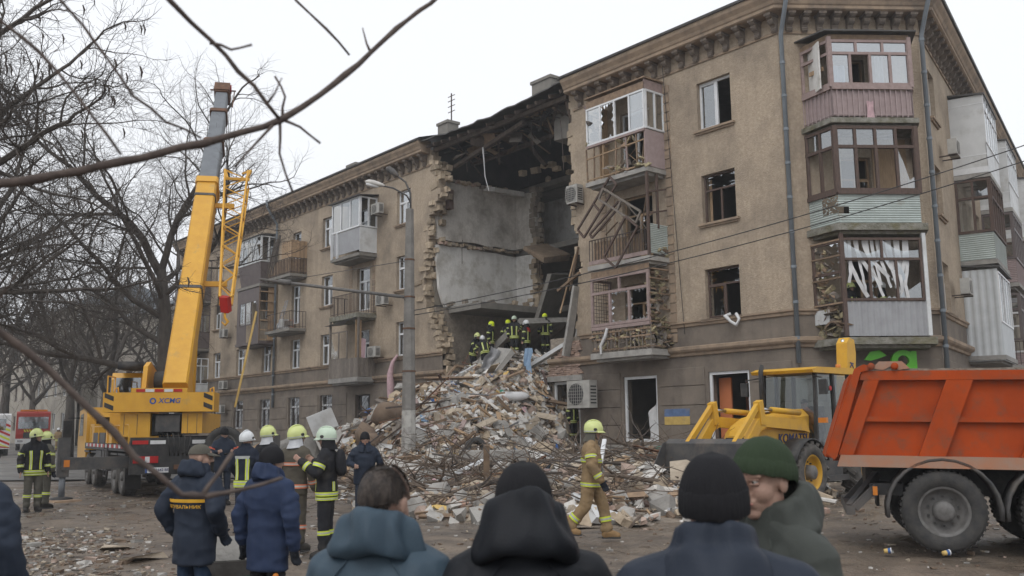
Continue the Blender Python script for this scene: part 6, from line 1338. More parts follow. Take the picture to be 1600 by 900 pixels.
m = MB(); m.prism([(-5.5,.5),(0,.5),(0,2.75),(-.15,2.85),(-4.5,2.85),(-5.5,1.7)], -1.1, 1.1); m.build('body', 'white_paint', am)
for k in range(14):
    m = MB(); s_ = 1 if k < 7 else -1; kk = k % 7; y0 = .0; z_ = .62+kk*.3
    m.prism([(0,z_),(s_*1.08,z_-.5 if z_-.5 > .55 else .55),(s_*1.08,max(.6,z_-.35)),(0,z_+.15)], .002, .012, 'yz'); m.build('chevron', 'hivis' if kk % 2 else 'red_paint', am)
vbox(am, 'rear_window', 'glass_dark', .002,.014,-.8,.8,1.75,2.5)
for x in (-1.0,-4.6):
    for s_ in (-1,1): wheel(am, (x,s_*.95,.37), .37, .24, s_, 'rim_grey')
# ------------------------------------------------------------------ concrete lamp post, wires
lp = thing('lamp_post', 'tall tapered concrete lamp post with two lamp heads standing in the rubble', 'lamp post', (-3.4,31,0))
pm('post_concrete', (.22, .21, .195), (.15, .143, .133), scale=3, detail=9, rough=.9, bump=.25, bscale=16, bdist=.02)
pm('whitewash', (.42, .41, .385), (.26, .25, .235), scale=4, detail=10, rough=.95, bump=.2, lo=.42, hi=.6)
def octo(w, z): return [(w*(1 if i in (0,1,2,7) else -1)*(.5 if i in (0,7,3,4) else .3) if False else w*.5*math.cos(R(22.5+45*i))*1.08, w*.5*math.sin(R(22.5+45*i))*1.08, z) for i in range(8)]
m = MB(); m.loft([octo(.43,2.36),octo(.25,9.05)]); m.build('post', 'post_concrete', lp); m = MB(); m.loft([octo(.47,-.2),octo(.431,2.358)]); m.build('post_foot', 'whitewash', lp)
for z in (3.6,5.0,6.05,7.3): m = MB(); m.smooth = False; w_ = .43-.027*(z-2.36)+.03; m.loft([octo(w_,z),octo(w_,z+.05)]); m.build('steel_band', 'rusty', lp)
m = MB(); m.smooth = True; m.tube([(.03,0,8.8),(.02,0,9.6),(-.15,.05,10.0),(-.42,.1,10.22)],.035,8); m.build('lamp_bracket', 'dark_steel', lp)
m = MB(); m.smooth = True; m.tube([(.02,0,9.3),(-.1,0,9.52),(-.55,0,9.78),(-1.15,0,9.93)],.03,8); m.build('lamp_bracket', 'dark_steel', lp)
m = MB(); m.smooth = True
def pod(m, a, b_, w, h):
    a, b_ = Vector(a), Vector(b_); d = (b_-a); s_ = d.cross(Vector((0,0,1))).normalized(); u_ = s_.cross(d).normalized(); rg = []
    for t, k_ in ((0,.3),(.1,.6),(.3,.8),(.6,1),(.85,.85),(1,.35)): p = a+d*t; rg.append([p+s_*(w*k_*math.cos(x))+u_*(h*k_*math.sin(x)*(1 if math.sin(x) > 0 else .75)) for x in [2*math.pi*i/12 for i in range(12)]])
    m.loft(rg)
pod(m, (-.4,.1,10.2),(-.82,.2,10.55),.13,.13); m.build('lamp_head', 'dark_steel', lp)
m = MB(); m.smooth = True; pod(m, (-.85,0,9.86),(-1.5,0,10.02),.14,.12); lh = m.build('lamp_head', 'chunk_white', lp)
m = MB(); m.smooth = True; pod(m, (-1.05,0,9.84),(-1.48,0,9.94),.11,.1); m.build('lamp_glass', 'white_pvc', lh)
m = MB(); m.smooth = True; m.tube([(0,-.05,6.05),(-2.4,-.1,6.36),(-4.9,-.15,6.7)],[.055,.055,.05],10); ar = m.build('tram_arm', 'rim_grey', lp)
m = MB(); m.smooth = True; m.tube([(-3.9,-.13,6.58),(-4.3,-.13,6.63)],.09,10); m.build('insulator', 'rim_grey', ar)
m = MB(); m.tube([(0,-.05,7.3),(-4.1,-.13,6.66)],.012,5); m.build('stay_wire', 'dark_steel', lp)
m = MB(); m.bar((.05,0,5.6),(-.15,-.1,6.0),.03); m.build('arm_bracket', 'dark_steel', lp)
def wire(name, label, a, b_, sag, r=.016):
    P = [Vector(a).lerp(Vector(b_), i/24)+Vector((0,0,-sag*4*(i/24)*(1-i/24))) for i in range(25)]
    m = MB(); m.tube(P, r, 5); tag(m.build(name, 'black_paint'), label, 'wire', 'overhead wires')
wire('overhead_wire', 'upper of the two dark wires crossing before the corner balconies', (-3.4,31,5.6), (16.5,24.5,10.0), .45); wire('overhead_wire', 'lower of the two dark wires crossing before the corner balconies', (-3.4,31,5.45), (16.5,24.5,9.55), .5)
wire('overhead_wire', 'thin cable drooping along the wall beside the second floor balcony', (FA @ Vector((-5.0,-.1,15.3))), (FA @ Vector((-4.4,-.1,5.0))), 0, .012)
WS = bpy.data.scenes.new('workshop')
# ================================================================== PEOPLE
def cloth(name, c, c2=None, rough=.85, scale=5, bump=.12, bs=140, bd=.004, c3=None): pm(name, c, c2 or tuple(v*.75 for v in c), scale=scale, rough=rough, bump=bump, bscale=bs, bdist=bd, spec=.2, c3=c3, c3scale=3, c3lo=.5, c3hi=.75)
pm('skin', (.37, .24, .182), (.3, .185, .14), scale=22, detail=9, rough=.55, bump=.2, bscale=150, bdist=.004, spec=.35, c3=(.4, .2, .155), c3scale=6, c3lo=.5, c3hi=.8)
pm('hair_dark', (.022, .017, .015), (.075, .058, .047), scale=55, detail=4, lo=.4, hi=.72, rough=.55, bump=.6, bscale=130, bdist=.006, stretch=(1,1,.35))
cloth('teal_nylon', (.05, .078, .104), (.038, .06, .082), .55); cloth('black_nylon', (.009, .01, .013), (.014, .016, .02), .6); cloth('navy_nylon', (.018, .024, .037), (.025, .032, .047), .6)
cloth('olive_nylon', (.042, .047, .042), (.055, .06, .054), .7); cloth('green_knit', (.036, .052, .03), (.028, .042, .024), .95); cloth('black_knit', (.012, .012, .014), (.018, .018, .02), .95)
cloth('navy_duck', (.016, .022, .036), (.022, .03, .047), .7); cloth('blue_jacket', (.024, .038, .082), (.018, .029, .063), .7); cloth('jeans', (.022, .04, .075), (.016, .03, .056), .9)
cloth('black_trousers', (.012, .012, .015), (.02, .02, .023), .9); cloth('turnout_black', (.014, .015, .019), (.024, .024, .027), .85, c3=(.06, .054, .045)); cloth('turnout_navy', (.014, .018, .03), (.02, .025, .038), .85)
cloth('turnout_taupe', (.09, .08, .062), (.07, .062, .05), .9); cloth('turnout_tan', (.27, .19, .105), (.21, .145, .08), .9, c3=(.13, .095, .06)); cloth('turnout_grey', (.075, .072, .062), (.1, .092, .075), .9); cloth('turnout_red', (.2, .05, .035), (.16, .04, .03), .85)
cloth('boot_black', (.014, .013, .013), (.03, .027, .024), .6); cloth('boot_tan', (.3, .19, .09), (.22, .14, .07), .85); cloth('boot_rubber', (.03, .03, .028), (.055, .05, .042), .5)
cloth('glove_dark', (.018, .02, .026), None, .85); cloth('orange_vest', (.55, .17, .06), (.45, .13, .05), .85)
pm('helmet_lime', (.55, .6, .24), (.48, .53, .21), scale=5, rough=.4, bump=0, spec=.45, c3=(.33, .34, .17), c3scale=5, c3lo=.55, c3hi=.8)
pm('helmet_neon', (.6, .72, .02), (.5, .62, .02), scale=5, rough=.4, bump=0); pm('helmet_pale', (.5, .6, .48), (.44, .53, .42), scale=5, rough=.4, bump=0); pm('helmet_white', (.66, .68, .69), (.56, .57, .58), scale=5, rough=.35, bump=0)
pm('band_lime', (.56, .66, .05), (.46, .54, .05), scale=9, rough=.6, bump=.02); pm('band_silver', (.42, .44, .42), (.34, .35, .34), scale=9, rough=.35, bump=0); pm('band_orange', (.62, .19, .1), (.5, .15, .08), scale=9, rough=.6, bump=0); pm('band_amber', (.7, .38, .03), rough=.6, bump=0)
pm('silver_cloth', (.5, .51, .53), (.38, .39, .41), scale=7, rough=.35, bump=.15, bscale=20); pm('eye_white', (.4, .37, .34), rough=.3, bump=0); pm('eye_dark', (.02, .016, .013), rough=.2, bump=0); pm('lip', (.36, .16, .13), rough=.5, bump=0)
def ellip(mb, c, r, n=12, m=8, Rm=None):
    c = Vector(c); Rm = Rm or Matrix.Identity(3); rings = []
    for i in range(1, m):
        a = math.pi*i/m; rings.append([c+Rm @ Vector((r[0]*math.sin(a)*math.cos(2*math.pi*j/n), r[1]*math.sin(a)*math.sin(2*math.pi*j/n), -r[2]*math.cos(a))) for j in range(n)])
    mb.loft(rings)
def caps(mb, a, b, ra, rb, n=12):
    a, b = Vector(a), Vector(b); d = (b-a); L_ = d.length
    if L_ < 1e-5: d = Vector((0,0,1e-4)); L_ = 1e-4
    d /= L_; P = []; r_ = []
    for k in range(4): t = math.pi/2*(k+.35)/4.35; P.append(a-d*ra*math.cos(t)); r_.append(ra*math.sin(t))
    P += [a, b]; r_ += [ra, rb]
    for k in range(3,-1,-1): t = math.pi/2*(k+.35)/4.35; P.append(b+d*rb*math.cos(t)); r_.append(rb*math.sin(t))
    mb.tube(P, r_, n)
def weld(mb, name, mats, voxel, smooth=4, wr=0, wf=9, seed=0, par=None, fac=.5, keep=None, sagf=1.0):
    """union of closed shapes into ONE continuous surface, smoothed, with cloth folds"""
    me = mb.mesh('tmp', mats, None, True); o = bpy.data.objects.new('tmp', me); WS.collection.objects.link(o)
    r = o.modifiers.new('r', 'REMESH'); r.mode = 'VOXEL'; r.voxel_size = voxel; r.use_smooth_shade = True
    if smooth: s_ = o.modifiers.new('s', 'SMOOTH'); s_.factor = fac; s_.iterations = smooth
    
    with bpy.context.temp_override(scene=WS, view_layer=WS.view_layers[0]):
        dg = bpy.context.evaluated_depsgraph_get(); dg.update(); out = bpy.data.meshes.new_from_object(o.evaluated_get(dg))
    bpy.data.objects.remove(o); bpy.data.meshes.remove(me)
    out.materials.clear()
    for mt in (mats if isinstance(mats, (list,tuple)) else [mats]): out.materials.append(M(mt))
    if wr:
        n = len(out.vertices); co = np.empty(n*3); out.vertices.foreach_get('co', co); co = co.reshape(-1,3); no = np.empty(n*3); out.vertex_normals.foreach_get('vector', no); no = no.reshape(-1,3)
        d = np.array([(1-2.6*abs(mnoise.noise(Vector((p[0]*wf*.8+seed, p[1]*wf*.8, p[2]*wf*sagf)))))*.65+.55*mnoise.noise(Vector((p[0]*wf*2.3, p[1]*wf*2.3+seed, p[2]*wf*2.6))) for p in co])
        co += no*(d*wr)[:,None]; out.vertices.foreach_set('co', co.ravel())
    out.polygons.foreach_set('use_smooth', [True]*len(out.polygons)); out.update(); out.name = name
    return link(name, out, par)
class Person:
    def __init__(s, label, loc, yaw, H=1.75, lean=0, sway=0, head=(0,0), la=None, ra=None, ll=None, rl=None, group=None, vox=.014, mask=None, bulk=1.0, noarms=False, turn=0):
        k = H/1.75; s.k = k; s.vox = vox; s.bulk = bulk; V = lambda x, y, z: Vector((x,y,z))*k
        s.pel = V(0,0,.93); cl, sl = math.cos(lean), math.sin(lean)
        up = Vector((sl, math.sin(sway), cl)).normalized(); s.up = up; fw = Vector((cl,0,-sl)); s.fw = fw
        s.neck = s.pel+up*(.55*k); s.chest = s.pel+up*(.36*k); s.tw = turn
        ct, st = math.cos(turn), math.sin(turn)
        s.lat = Vector((-st,ct,0)); s.sh = {1: s.pel+up*(.48*k)+s.lat*(.185*k*min(bulk,1.2)), -1: s.pel+up*(.48*k)-s.lat*(.185*k*min(bulk,1.2))}
        D = lambda v: Vector(v)*k
        arms = {1: la or ((-.03,.075,-.285),(.06,.0,-.255)), -1: ra or ((-.03,-.075,-.285),(.06,.0,-.255))}
        legs = {1: ll or ((.015,.015,-.42),(-.02,.005,-.42)), -1: rl or ((.015,-.015,-.42),(-.02,-.005,-.42))}
        s.el, s.wr, s.hip, s.kn, s.an = {}, {}, {}, {}, {}
        for q in (1,-1):
            s.el[q] = s.sh[q]+D(arms[q][0]); s.wr[q] = s.el[q]+D(arms[q][1]); s.hip[q] = s.pel+V(0,.088*q,-.01); s.kn[q] = s.hip[q]+D(legs[q][0]); s.an[q] = s.kn[q]+D(legs[q][1])
        s.hyaw, s.hp = head; s.hc = s.neck+up*(.138*k)+Vector((.025*k*math.cos(s.hyaw), .025*k*math.sin(s.hyaw), 0))
        s.HM = (RZ(s.hyaw) @ RY(s.hp)).to_3x3(); s.seed = random.uniform(0,50)
        s.label, s.loc, s.yaw, s.group = label, loc, yaw, group
    def h(s, x, y, z): return s.hc+s.HM @ (Vector((x,y,z))*s.k)
    def rings(s):
        # spine rings: (distance up the spine from the pelvis, depth, width, forward shift)
        b = s.bulk; t = 1+(b-1)*.5
        return [(-.16,.125*b,.185*b,0),(-.06,.13*b,.187*b,0),(.08,.122*b,.175*b,0),(.2,.13*b,.18*b,.005),(.33,.135*b,.2*b,.0),(.4,.13*t,.2*t,-.01),(.46,.115*t,.18*t,-.015),(.51,.095*t,.135*t,-.012),(.55,.08*t,.095*t,-.008),(.58,.07*t,.078*t,-.004)]
    def tpt(s, a, u, off=0):
        R_ = s.rings(); us = [r[0] for r in R_]; dp, wd, sh_ = (float(np.interp(u, us, [r[i] for r in R_])) for i in (1,2,3)); k = s.k
        lat = s.lat if u > 0 else Vector((0,1,0)); f = lat.cross(s.up); n_ = s.up
        c = s.pel+s.up*(u*k) if u > 0 else s.pel+Vector((0,0,u*k))
        return c+f*((dp+off)*k*math.cos(a)+sh_*k)+lat*((wd+off)*k*math.sin(a))
    def torso(s, mb, u0=-.16, u1=.55, off=0, n=20):
        us = [u for u in [r[0] for r in s.rings()] if u0 < u < u1]; us = [u0]+us+[u1]
        mb.loft([[s.tpt(2*math.pi*i/n, u, off) for i in range(n)] for u in us])
    def body(s, mat='skin', hands=True, fv=None, holding=None):
        k = s.k; m = MB(); s.torso(m, -.05, .52, -.03); 
        caps(m, s.neck-s.up*.04*k, s.hc-Vector((0,0,.03*k)), .062*k, .055*k)
        for q in (1,-1):
            caps(m, s.sh[q]-s.up*.055*k-s.lat*q*.03*k, s.el[q], .038*k, .036*k, 10); caps(m, s.el[q], s.wr[q], .04*k, .028*k, 10); caps(m, s.hip[q], s.kn[q], .08*k, .055*k, 10); caps(m, s.kn[q], s.an[q], .053*k, .038*k, 10); caps(m, s.an[q], s.an[q]+Vector((.1,.012*q,-.045))*k, .034*k, .026*k, 8)
            d = (s.wr[q]-s.el[q]).normalized(); sd = Vector((1,0,0)) if abs(d.x) < .7 else Vector((0,0,-1)); sd = (sd-d*sd.dot(d)).normalized(); th = d.cross(sd)*q
            W = s.wr[q]; P = W+d*.085*k
            rot = [Matrix.Identity(3)]
            m2 = Matrix((sd, th, d)).transposed(); ellip(m, W+d*.045*k, (.042*k,.02*k,.055*k), 10, 7, m2)
            for i, (o_, L_) in enumerate(((.03,.065),(.011,.075),(-.009,.07),(-.028,.055))):
                a = P+sd*o_*k; b_ = a+d*L_*.5*k+sd*o_*.12*k; caps(m, a-d*.02*k, b_, .0095*k, .009*k, 7); caps(m, b_, b_+(d*.75-th*.55).normalized()*L_*.5*k, .009*k, .0075*k, 7)
            a = W+d*.025*k+sd*.03*k; b_ = a+(d*.6+sd*.7)*.035*k; caps(m, a, b_, .0125*k, .011*k, 7); caps(m, b_, b_+(d*.9+sd*.2)*.03*k, .011*k, .009*k, 7)
        h = s.h
        E_ = lambda c, r: ellip(m, h(*c), tuple(x*k for x in r), 14, 10, s.HM)
        E_((-.008,0,.028),(.098,.077,.1)); E_((.022,0,-.05),(.068,.06,.065)); E_((.062,0,-.092),(.026,.03,.022)); E_((.055,0,.045),(.045,.062,.05))
        for q in (1,-1):
            E_((.046,.034*q,-.024),(.04,.034,.042)); E_((-.005,.079*q,-.005),(.021,.009,.033)); caps(m, h(.086,.015*q,.036), h(.078,.05*q,.034), .0115*k, .01*k, 8); E_((.012,.05*q,-.055),(.045,.016,.04))
        caps(m, h(.094,0,.03), h(.113,0,-.018), .0095*k, .0145*k, 8); caps(m, h(.1,-.011,-.022), h(.1,.011,-.022), .011*k, .011*k, 8); caps(m, h(.086,-.02,-.05), h(.086,.02,-.05), .0085*k, .0085*k, 8); caps(m, h(.084,-.017,-.063), h(.084,.017,-.063), .0085*k, .0085*k, 8)
        o = weld(m, 'person', mat, fv or s.vox*.72, 5 if (fv or 1) < .007 else 2, fac=.45); s.root = o
        o.location = s.loc; o.rotation_euler = (0,0,s.yaw); tag(o, s.label, 'person', s.group)
        for q in (1,-1):
            e = MB(); e.smooth = True; ellip(e, h(.0765,.031*q,.016), (.0118*k,)*3, 10, 8); eo = e.build('eye', 'eye_white', o)
            e = MB(); e.smooth = True; ellip(e, h(.0848,.031*q,.0155), (.0042*k,.006*k,.006*k), 8, 6, s.HM); e.build('iris', 'eye_dark', eo)
        return o
    def add(s, m, name, mat, fix=True): return m.build(name, mat, s.root, fix=fix)
    def face_extra(s):
        h, k = s.h, s.k
        for q in (1,-1):
            e = MB(); e.smooth = True; caps(e, h(.093,.016*q,.041), h(.083,.05*q,.044), .0045*k, .003*k, 6); s.add(e, 'eyebrow', 'hair_dark')
            e = MB(); e.smooth = True; caps(e, h(.0865,.019*q,.0235), h(.0785,.044*q,.0225), .0062*k, .0058*k, 8); caps(e, h(.0845,.02*q,.0075), h(.078,.043*q,.0075), .005*k, .005*k, 8); s.add(e, 'eyelid', 'skin')
        e = MB(); e.smooth = True; caps(e, h(.0925,-.019,-.0565), h(.0925,.019,-.0565), .0045*k, .0045*k, 6); s.add(e, 'lips', 'lip')
    def jacket(s, mat, hem=-.16, hood=None, collar=True, wr=.007, arm=1.0, wf=8, vox=None):
        k = s.k; m = MB(); s.torso(m, hem, .55, .0); b = s.bulk
        for q in (1,-1):
            caps(m, s.sh[q]-s.lat*q*.02*k-s.up*.025*k, s.el[q], .07*k*min(arm,1.22), .064*k*arm, 14); caps(m, s.el[q], s.wr[q], .066*k*arm, .05*k*arm, 14)
            caps(m, s.neck+s.lat*q*.03*k-s.up*.015*k, s.sh[q]-s.lat*q*.02*k-s.up*.02*k, .075*k, .066*k*min(arm,1.2), 12); caps(m, s.sh[q]-s.lat*q*.05*k-s.up*.06*k, s.sh[q].lerp(s.el[q],.45)-s.lat*q*.06*k, .08*k, .07*k, 12)
            ed = (s.el[q]-s.sh[q]).normalized()
            for t_ in (.45,.72,.9): caps(m, s.sh[q].lerp(s.el[q],t_)+Vector((.03,0,.01))*k, s.sh[q].lerp(s.el[q],t_)+Vector((-.02,.01*q,-.02))*k, .062*k*arm, .058*k*arm, 10)
            for t_ in (.2,.5,.8): caps(m, s.el[q].lerp(s.wr[q],t_)+Vector((.015,0,.01))*k, s.el[q].lerp(s.wr[q],t_)+Vector((-.015,0,-.01))*k, .052*k*arm, .05*k*arm, 10)
        f = s.lat.cross(s.up)
        if collar: m.tube([s.neck-s.up*.05*k, s.neck+s.up*.075*k-f*.002*k], [.09*k,.083*k], 16)
        jm = m
        if hood: s.hood(hood, mat, wr)
        for q in (1,-1):
            Rm = Matrix((f, s.lat, s.up)).transposed(); ellip(m, s.pel+s.up*.37*k+s.lat*q*.13*k-f*.03*k, (.1*k,.105*k,.17*k), 14, 10, Rm); ellip(m, s.pel+s.up*.37*k+s.lat*q*.13*k+f*.03*k, (.09*k,.1*k,.15*k), 14, 10, Rm)
        j = weld(m, 'jacket', mat, vox or s.vox, 9 if (vox or s.vox) < .0095 else 3, wr, wf, s.seed, s.root, sagf=1.5); s.jk = j; return j
    def hood(s, kind, mat, wr):
        k = s.k; f = s.lat.cross(s.up); b = s.bulk
        if kind == 'down': A, prof = 135, [(.072,.055),(.082,.092),(.1,.108),(.125,.104),(.152,.075),(.172,.025),(.188,-.03),(.196,-.075),(.186,-.112),(.16,-.128),(.12,-.12),(.085,-.09)]
        elif kind == 'tall': A, prof = 140, [(.075,.08),(.088,.15),(.105,.178),(.13,.172),(.15,.12),(.168,.06),(.195,.0),(.222,-.07),(.225,-.13),(.2,-.172),(.15,-.165),(.1,-.1)]
        else: A, prof = 172, [(.078,.05),(.083,.098),(.092,.112),(.106,.108),(.112,.07),(.118,.045),(.138,.035),(.152,.0),(.17,-.045),(.178,-.07),(.16,-.082),(.11,-.07)]
        prof = [(.03+r_*.72, z*.66+.068) if kind == 'down' else ((.028+r_*.76, z*.62+.1) if kind == 'tall' else (r_, z)) for r_, z in prof]
        n = 72; rg = []; m = MB(); m.smooth = True; sd = s.seed
        for i in range(n+1):
            a = R(-A+2*A*i/n); ca = math.cos(a); back = max(0, .5+.5*ca); ring_ = []
            for jj, (r_, z) in enumerate(prof):
                t = jj/(len(prof)-1); drop = z
                rad = r_*(.7+.3*back) if kind != 'collar' else r_*.95; up_ = drop-((.13 if kind == 'tall' else .085)*(1-back)**.8 if kind != 'collar' else .05*(1-back))
                fold = .010*math.sin(a*5+sd+t*5)+.022*(1-abs(2*mnoise.noise(Vector((a*1.6+sd, t*3.2, 1)))))-.011+.006*mnoise.noise(Vector((a*5,t*9,sd)))
                rad += fold*(.25 if t < .1 or t > .93 else 1)*(1 if kind != 'collar' else .45); up_ += .5*fold*(1 if kind != 'collar' else .3)
                ring_.append(s.neck-f*(rad*ca*k*.98)+s.lat*(rad*math.sin(a)*k*(1.06+.1*(b-1)))+s.up*(up_*k))
            rg.append(ring_)
        m.loft(rg, cap=True); o = s.add(m, 'hood' if kind != 'collar' else 'collar', mat); sub = o.modifiers.new('s', 'SUBSURF'); sub.levels = 1; sub.render_levels = 1; return o
    def seam(s, pts, mat, r=.0032):
        m = MB(); m.smooth = True; P = []
        for (a0, u0), (a1, u1) in zip(pts, pts[1:]):
            for i in range(8): t = i/8; P.append(s.tpt(a0+(a1-a0)*t, u0+(u1-u0)*t, .012))
        m.tube(P, r, 5); s.add(m, 'seam', mat, False)
    def trousers(s, mat, wr=.006, fat=1.0, low=.04):
        k = s.k; m = MB(); s.torso(m, -.14, .1, -.035)
        for q in (1,-1):
            caps(m, s.hip[q], s.kn[q], .098*k*fat, .075*k*fat, 12); caps(m, s.kn[q], s.an[q]+Vector((0,0,low*k)), .075*k*fat, .062*k*fat, 12)
            for t_ in (.55,.85): caps(m, s.kn[q].lerp(s.an[q],t_)+Vector((.015,0,0))*k, s.kn[q].lerp(s.an[q],t_)-Vector((.02,0,.015))*k, .066*k*fat, .064*k*fat, 10)
        return weld(m, 'trousers', mat, s.vox, 3, wr, 9, s.seed+9, s.root)
    def boots(s, mat, big=1.0, tall=.12):
        k = s.k
        for q in (1,-1):
            m = MB(); a = s.an[q]; t = .03*q
            caps(m, a+Vector((-.02,0,-.015))*k, a+Vector((0,0,tall))*k, .055*k*big, .055*k*big, 10); caps(m, a+Vector((-.035,0,-.045))*k, a+Vector((.15,t,-.055))*k, .045*k*big, .042*k*big, 10); caps(m, a+Vector((.0,0,-.01))*k, a+Vector((.12,t,-.045))*k, .05*k*big, .045*k*big, 10)
            m2 = MB(); o = weld(m, 'boot', mat, s.vox*.8, 2, 0, 9, 0, s.root); so = MB(); P = [(-.085,-.036),(-.085,.036),(.05,.05),(.14,.048),(.2,.02),(.2,-.02),(.14,-.046),(.05,-.046)]
            zb = a.z/k-.1; so.prism([((a.x/k+x)*k,(a.y/k+y+t*.6)*k) for x, y in P], (zb-.005)*k, (zb+.022)*k, 'xy'); so.build('sole', 'tyre', o)
    def glove(s, mat='glove_dark', which=(1,-1)):
        for q in which:
            k = s.k; m = MB(); d = (s.wr[q]-s.el[q]).normalized(); W = s.wr[q]; sd = Vector((1,0,0)) if abs(d.x) < .7 else Vector((0,0,-1)); sd = (sd-d*sd.dot(d)).normalized(); th = d.cross(sd)*q
            caps(m, W-d*.03*k, W+d*.03*k, .045*k, .042*k, 8); m2 = Matrix((sd, th, d)).transposed(); ellip(m, W+d*.06*k, (.052*k,.03*k,.06*k), 10, 7, m2)
            for o_, L_ in ((.034,.07),(.012,.08),(-.011,.075),(-.033,.06)): a = W+d*.09*k+sd*o_*k; b_ = a+d*L_*.5*k+sd*o_*.1*k; caps(m, a-d*.02*k, b_, .0165*k, .016*k, 7); caps(m, b_, b_+(d*.75-th*.55).normalized()*L_*.6*k, .016*k, .0145*k, 7)
            a = W+d*.03*k+sd*.035*k; caps(m, a, a+(d*.6+sd*.7)*.05*k, .015*k, .013*k, 7); weld(m, 'glove', mat, s.vox*.6, 2, 0, 9, 0, s.root)
    def limb_band(s, a, b, t, ra, rb, mats=('band_lime','band_silver'), w=.055, name='reflective_band', off=.012):
        k = s.k; d = (b-a).normalized(); c = a.lerp(b, t); r_ = (ra+(rb-ra)*t)*k+off*k
        m = MB(); m.smooth = True; w *= k
        m.k = 0; m.tube([c-d*w/2,c-d*w*.18],[r_,r_],16,False); m.tube([c+d*w*.18,c+d*w/2],[r_,r_],16,False); m.k = 1; m.tube([c-d*w*.18,c+d*w*.18],[r_+.001,r_+.001],16,False)
        s.add(m, name, list(mats), False)
    def torso_band(s, u, mats=('band_lime','band_silver'), w=.06, off=.014, a0=0, a1=2*math.pi, name='reflective_band'):
        m = MB(); m.smooth = True; n = 28
        for k_, (f0, f1, dd) in enumerate(((-.5,-.18,0),(.18,.5,0),(-.18,.18,.001))):
            m.k = 1 if k_ == 2 else 0; vs = []
            for i in range(n+1): a = a0+(a1-a0)*i/n; vs += [s.tpt(a, u+w*f0, off+dd), s.tpt(a, u+w*f1, off+dd)]
            m.add(vs, [(2*i,2*i+2,2*i+3,2*i+1) for i in range(n)])
        s.add(m, name, list(mats), False)
    def torso_vert(s, a, u0, u1, w=.05, mats=('band_lime','band_silver'), off=.014):
        m = MB(); m.smooth = True; n = 10; da = w/.17
        for k_, (f0, f1) in enumerate(((-.5,-.18),(.18,.5),(-.18,.18))):
            m.k = 1 if k_ == 2 else 0; vs = []
            for i in range(n+1): u = u0+(u1-u0)*i/n; vs += [s.tpt(a+da*f0, u, off), s.tpt(a+da*f1, u, off)]
            m.add(vs, [(2*i,2*i+1,2*i+3,2*i+2) for i in range(n)])
        s.add(m, 'reflective_stripe', list(mats), False)
    def arm_bands(s, mats=('band_lime','band_silver'), ts=(('u',.62),('f',.6)), arm=1.0, w=.055):
        for q in (1,-1):
            for seg, t in ts:
                if seg == 'u': s.limb_band(s.sh[q], s.el[q], t, .082*arm*s.bulk, .066*arm, mats, w, off=.008)
                else: s.limb_band(s.el[q], s.wr[q], t, .066*arm, .05*arm, mats, w, off=.01)
    def leg_bands(s, t=.55, mats=('band_lime','band_silver'), fat=1.0, vert=False, w=.06):
        for q in (1,-1):
            s.limb_band(s.kn[q], s.an[q]+Vector((0,0,.04*s.k)), t, .075*fat, .062*fat, mats, w)
    def dome(s, name, mat, rx, ry, rz, c=(-.005,0,.03), z0=-.2, tilt=0, fold=None, noise_=0, n=28, thick=.008, ribs=0):
        """open-bottomed cap fitted on the skull; z0 is the rim height"""
        k = s.k; m = MB(); m.smooth = True; rows_ = 12; n = 168 if ribs else n; rb = lambda j: 1+ribs*math.cos(42*2*math.pi*j/n); rings_ = []; Rm = s.HM @ RY(tilt).to_3x3()
        for pas in (0, 1):
            sh_ = 1-thick/rx*pas; seq = range(rows_+1) if pas == 0 else range(rows_, -1, -1)
            for i in seq:
                u = i/rows_; zz = z0+(rz-z0)*(1-(1-u)**1.0); t = max(0.0, 1-(zz/rz)**2)**.5 if zz > 0 else 1-.04*(zz/rz)**2
                if i == rows_: t = .02
                rings_.append([s.hc+Rm @ (Vector((c[0]+rx*sh_*t*rb(j)*math.cos(2*math.pi*j/n), c[1]+ry*sh_*t*rb(j)*math.sin(2*math.pi*j/n), c[2]+zz*sh_+(noise_*math.sin(j*1.7+i*2)*t if noise_ else 0)))*k) for j in range(n)])
        m.loft(rings_, cap=False); o = s.add(m, name, mat)
        if fold:
            b = MB(); b.smooth = True; R2 = []
            for (zz, e) in ((z0-.004,.001),(z0,.004),(z0+fold*.5,.0045),(z0+fold,.003),(z0+fold+.005,.0)):
                t = max(0.0, 1-(zz/rz)**2)**.5 if zz > 0 else 1
                R2.append([s.hc+Rm @ (Vector((c[0]+(rx*t+e)*rb(j)*math.cos(2*math.pi*j/n), c[1]+(ry*t+e)*rb(j)*math.sin(2*math.pi*j/n), c[2]+zz+.002*math.sin(j*.4)))*k) for j in range(n)])
            b.loft(R2, cap=False); b.build('folded_brim', mat, o)
        return o
    def beanie(s, mat, fold=.045, tall=.125, z0=-.045, tilt=-.2): return s.dome('beanie', mat, .119, .096, tall, z0=z0, tilt=tilt, fold=fold, noise_=0, ribs=.011 if s.vox < .01 else 0)
    def helmet(s, mat, visor=True, cloth_mat='black_knit'):
        k = s.k; o = s.dome('helmet', mat, .148, .122, .125, c=(-.008,0,.045), z0=-.055, tilt=-.12, thick=.012)
        m = MB(); m.smooth = True; Rm = s.HM @ RY(-.12).to_3x3(); P = lambda x, y, z: s.hc+Rm @ (Vector((x-.008,y,z+.045))*k)
        rg = []
        for i in range(9):
            a = R(-70+140*i/8); rg.append([P(.15*math.cos(a),.124*math.sin(a),-.03), P(.175*math.cos(a)+.012,.132*math.sin(a),-.055), P(.172*math.cos(a)+.012,.13*math.sin(a),-.062), P(.146*math.cos(a),.12*math.sin(a),-.04)])
        m.loft(rg); m.build('helmet_brim', mat, o)
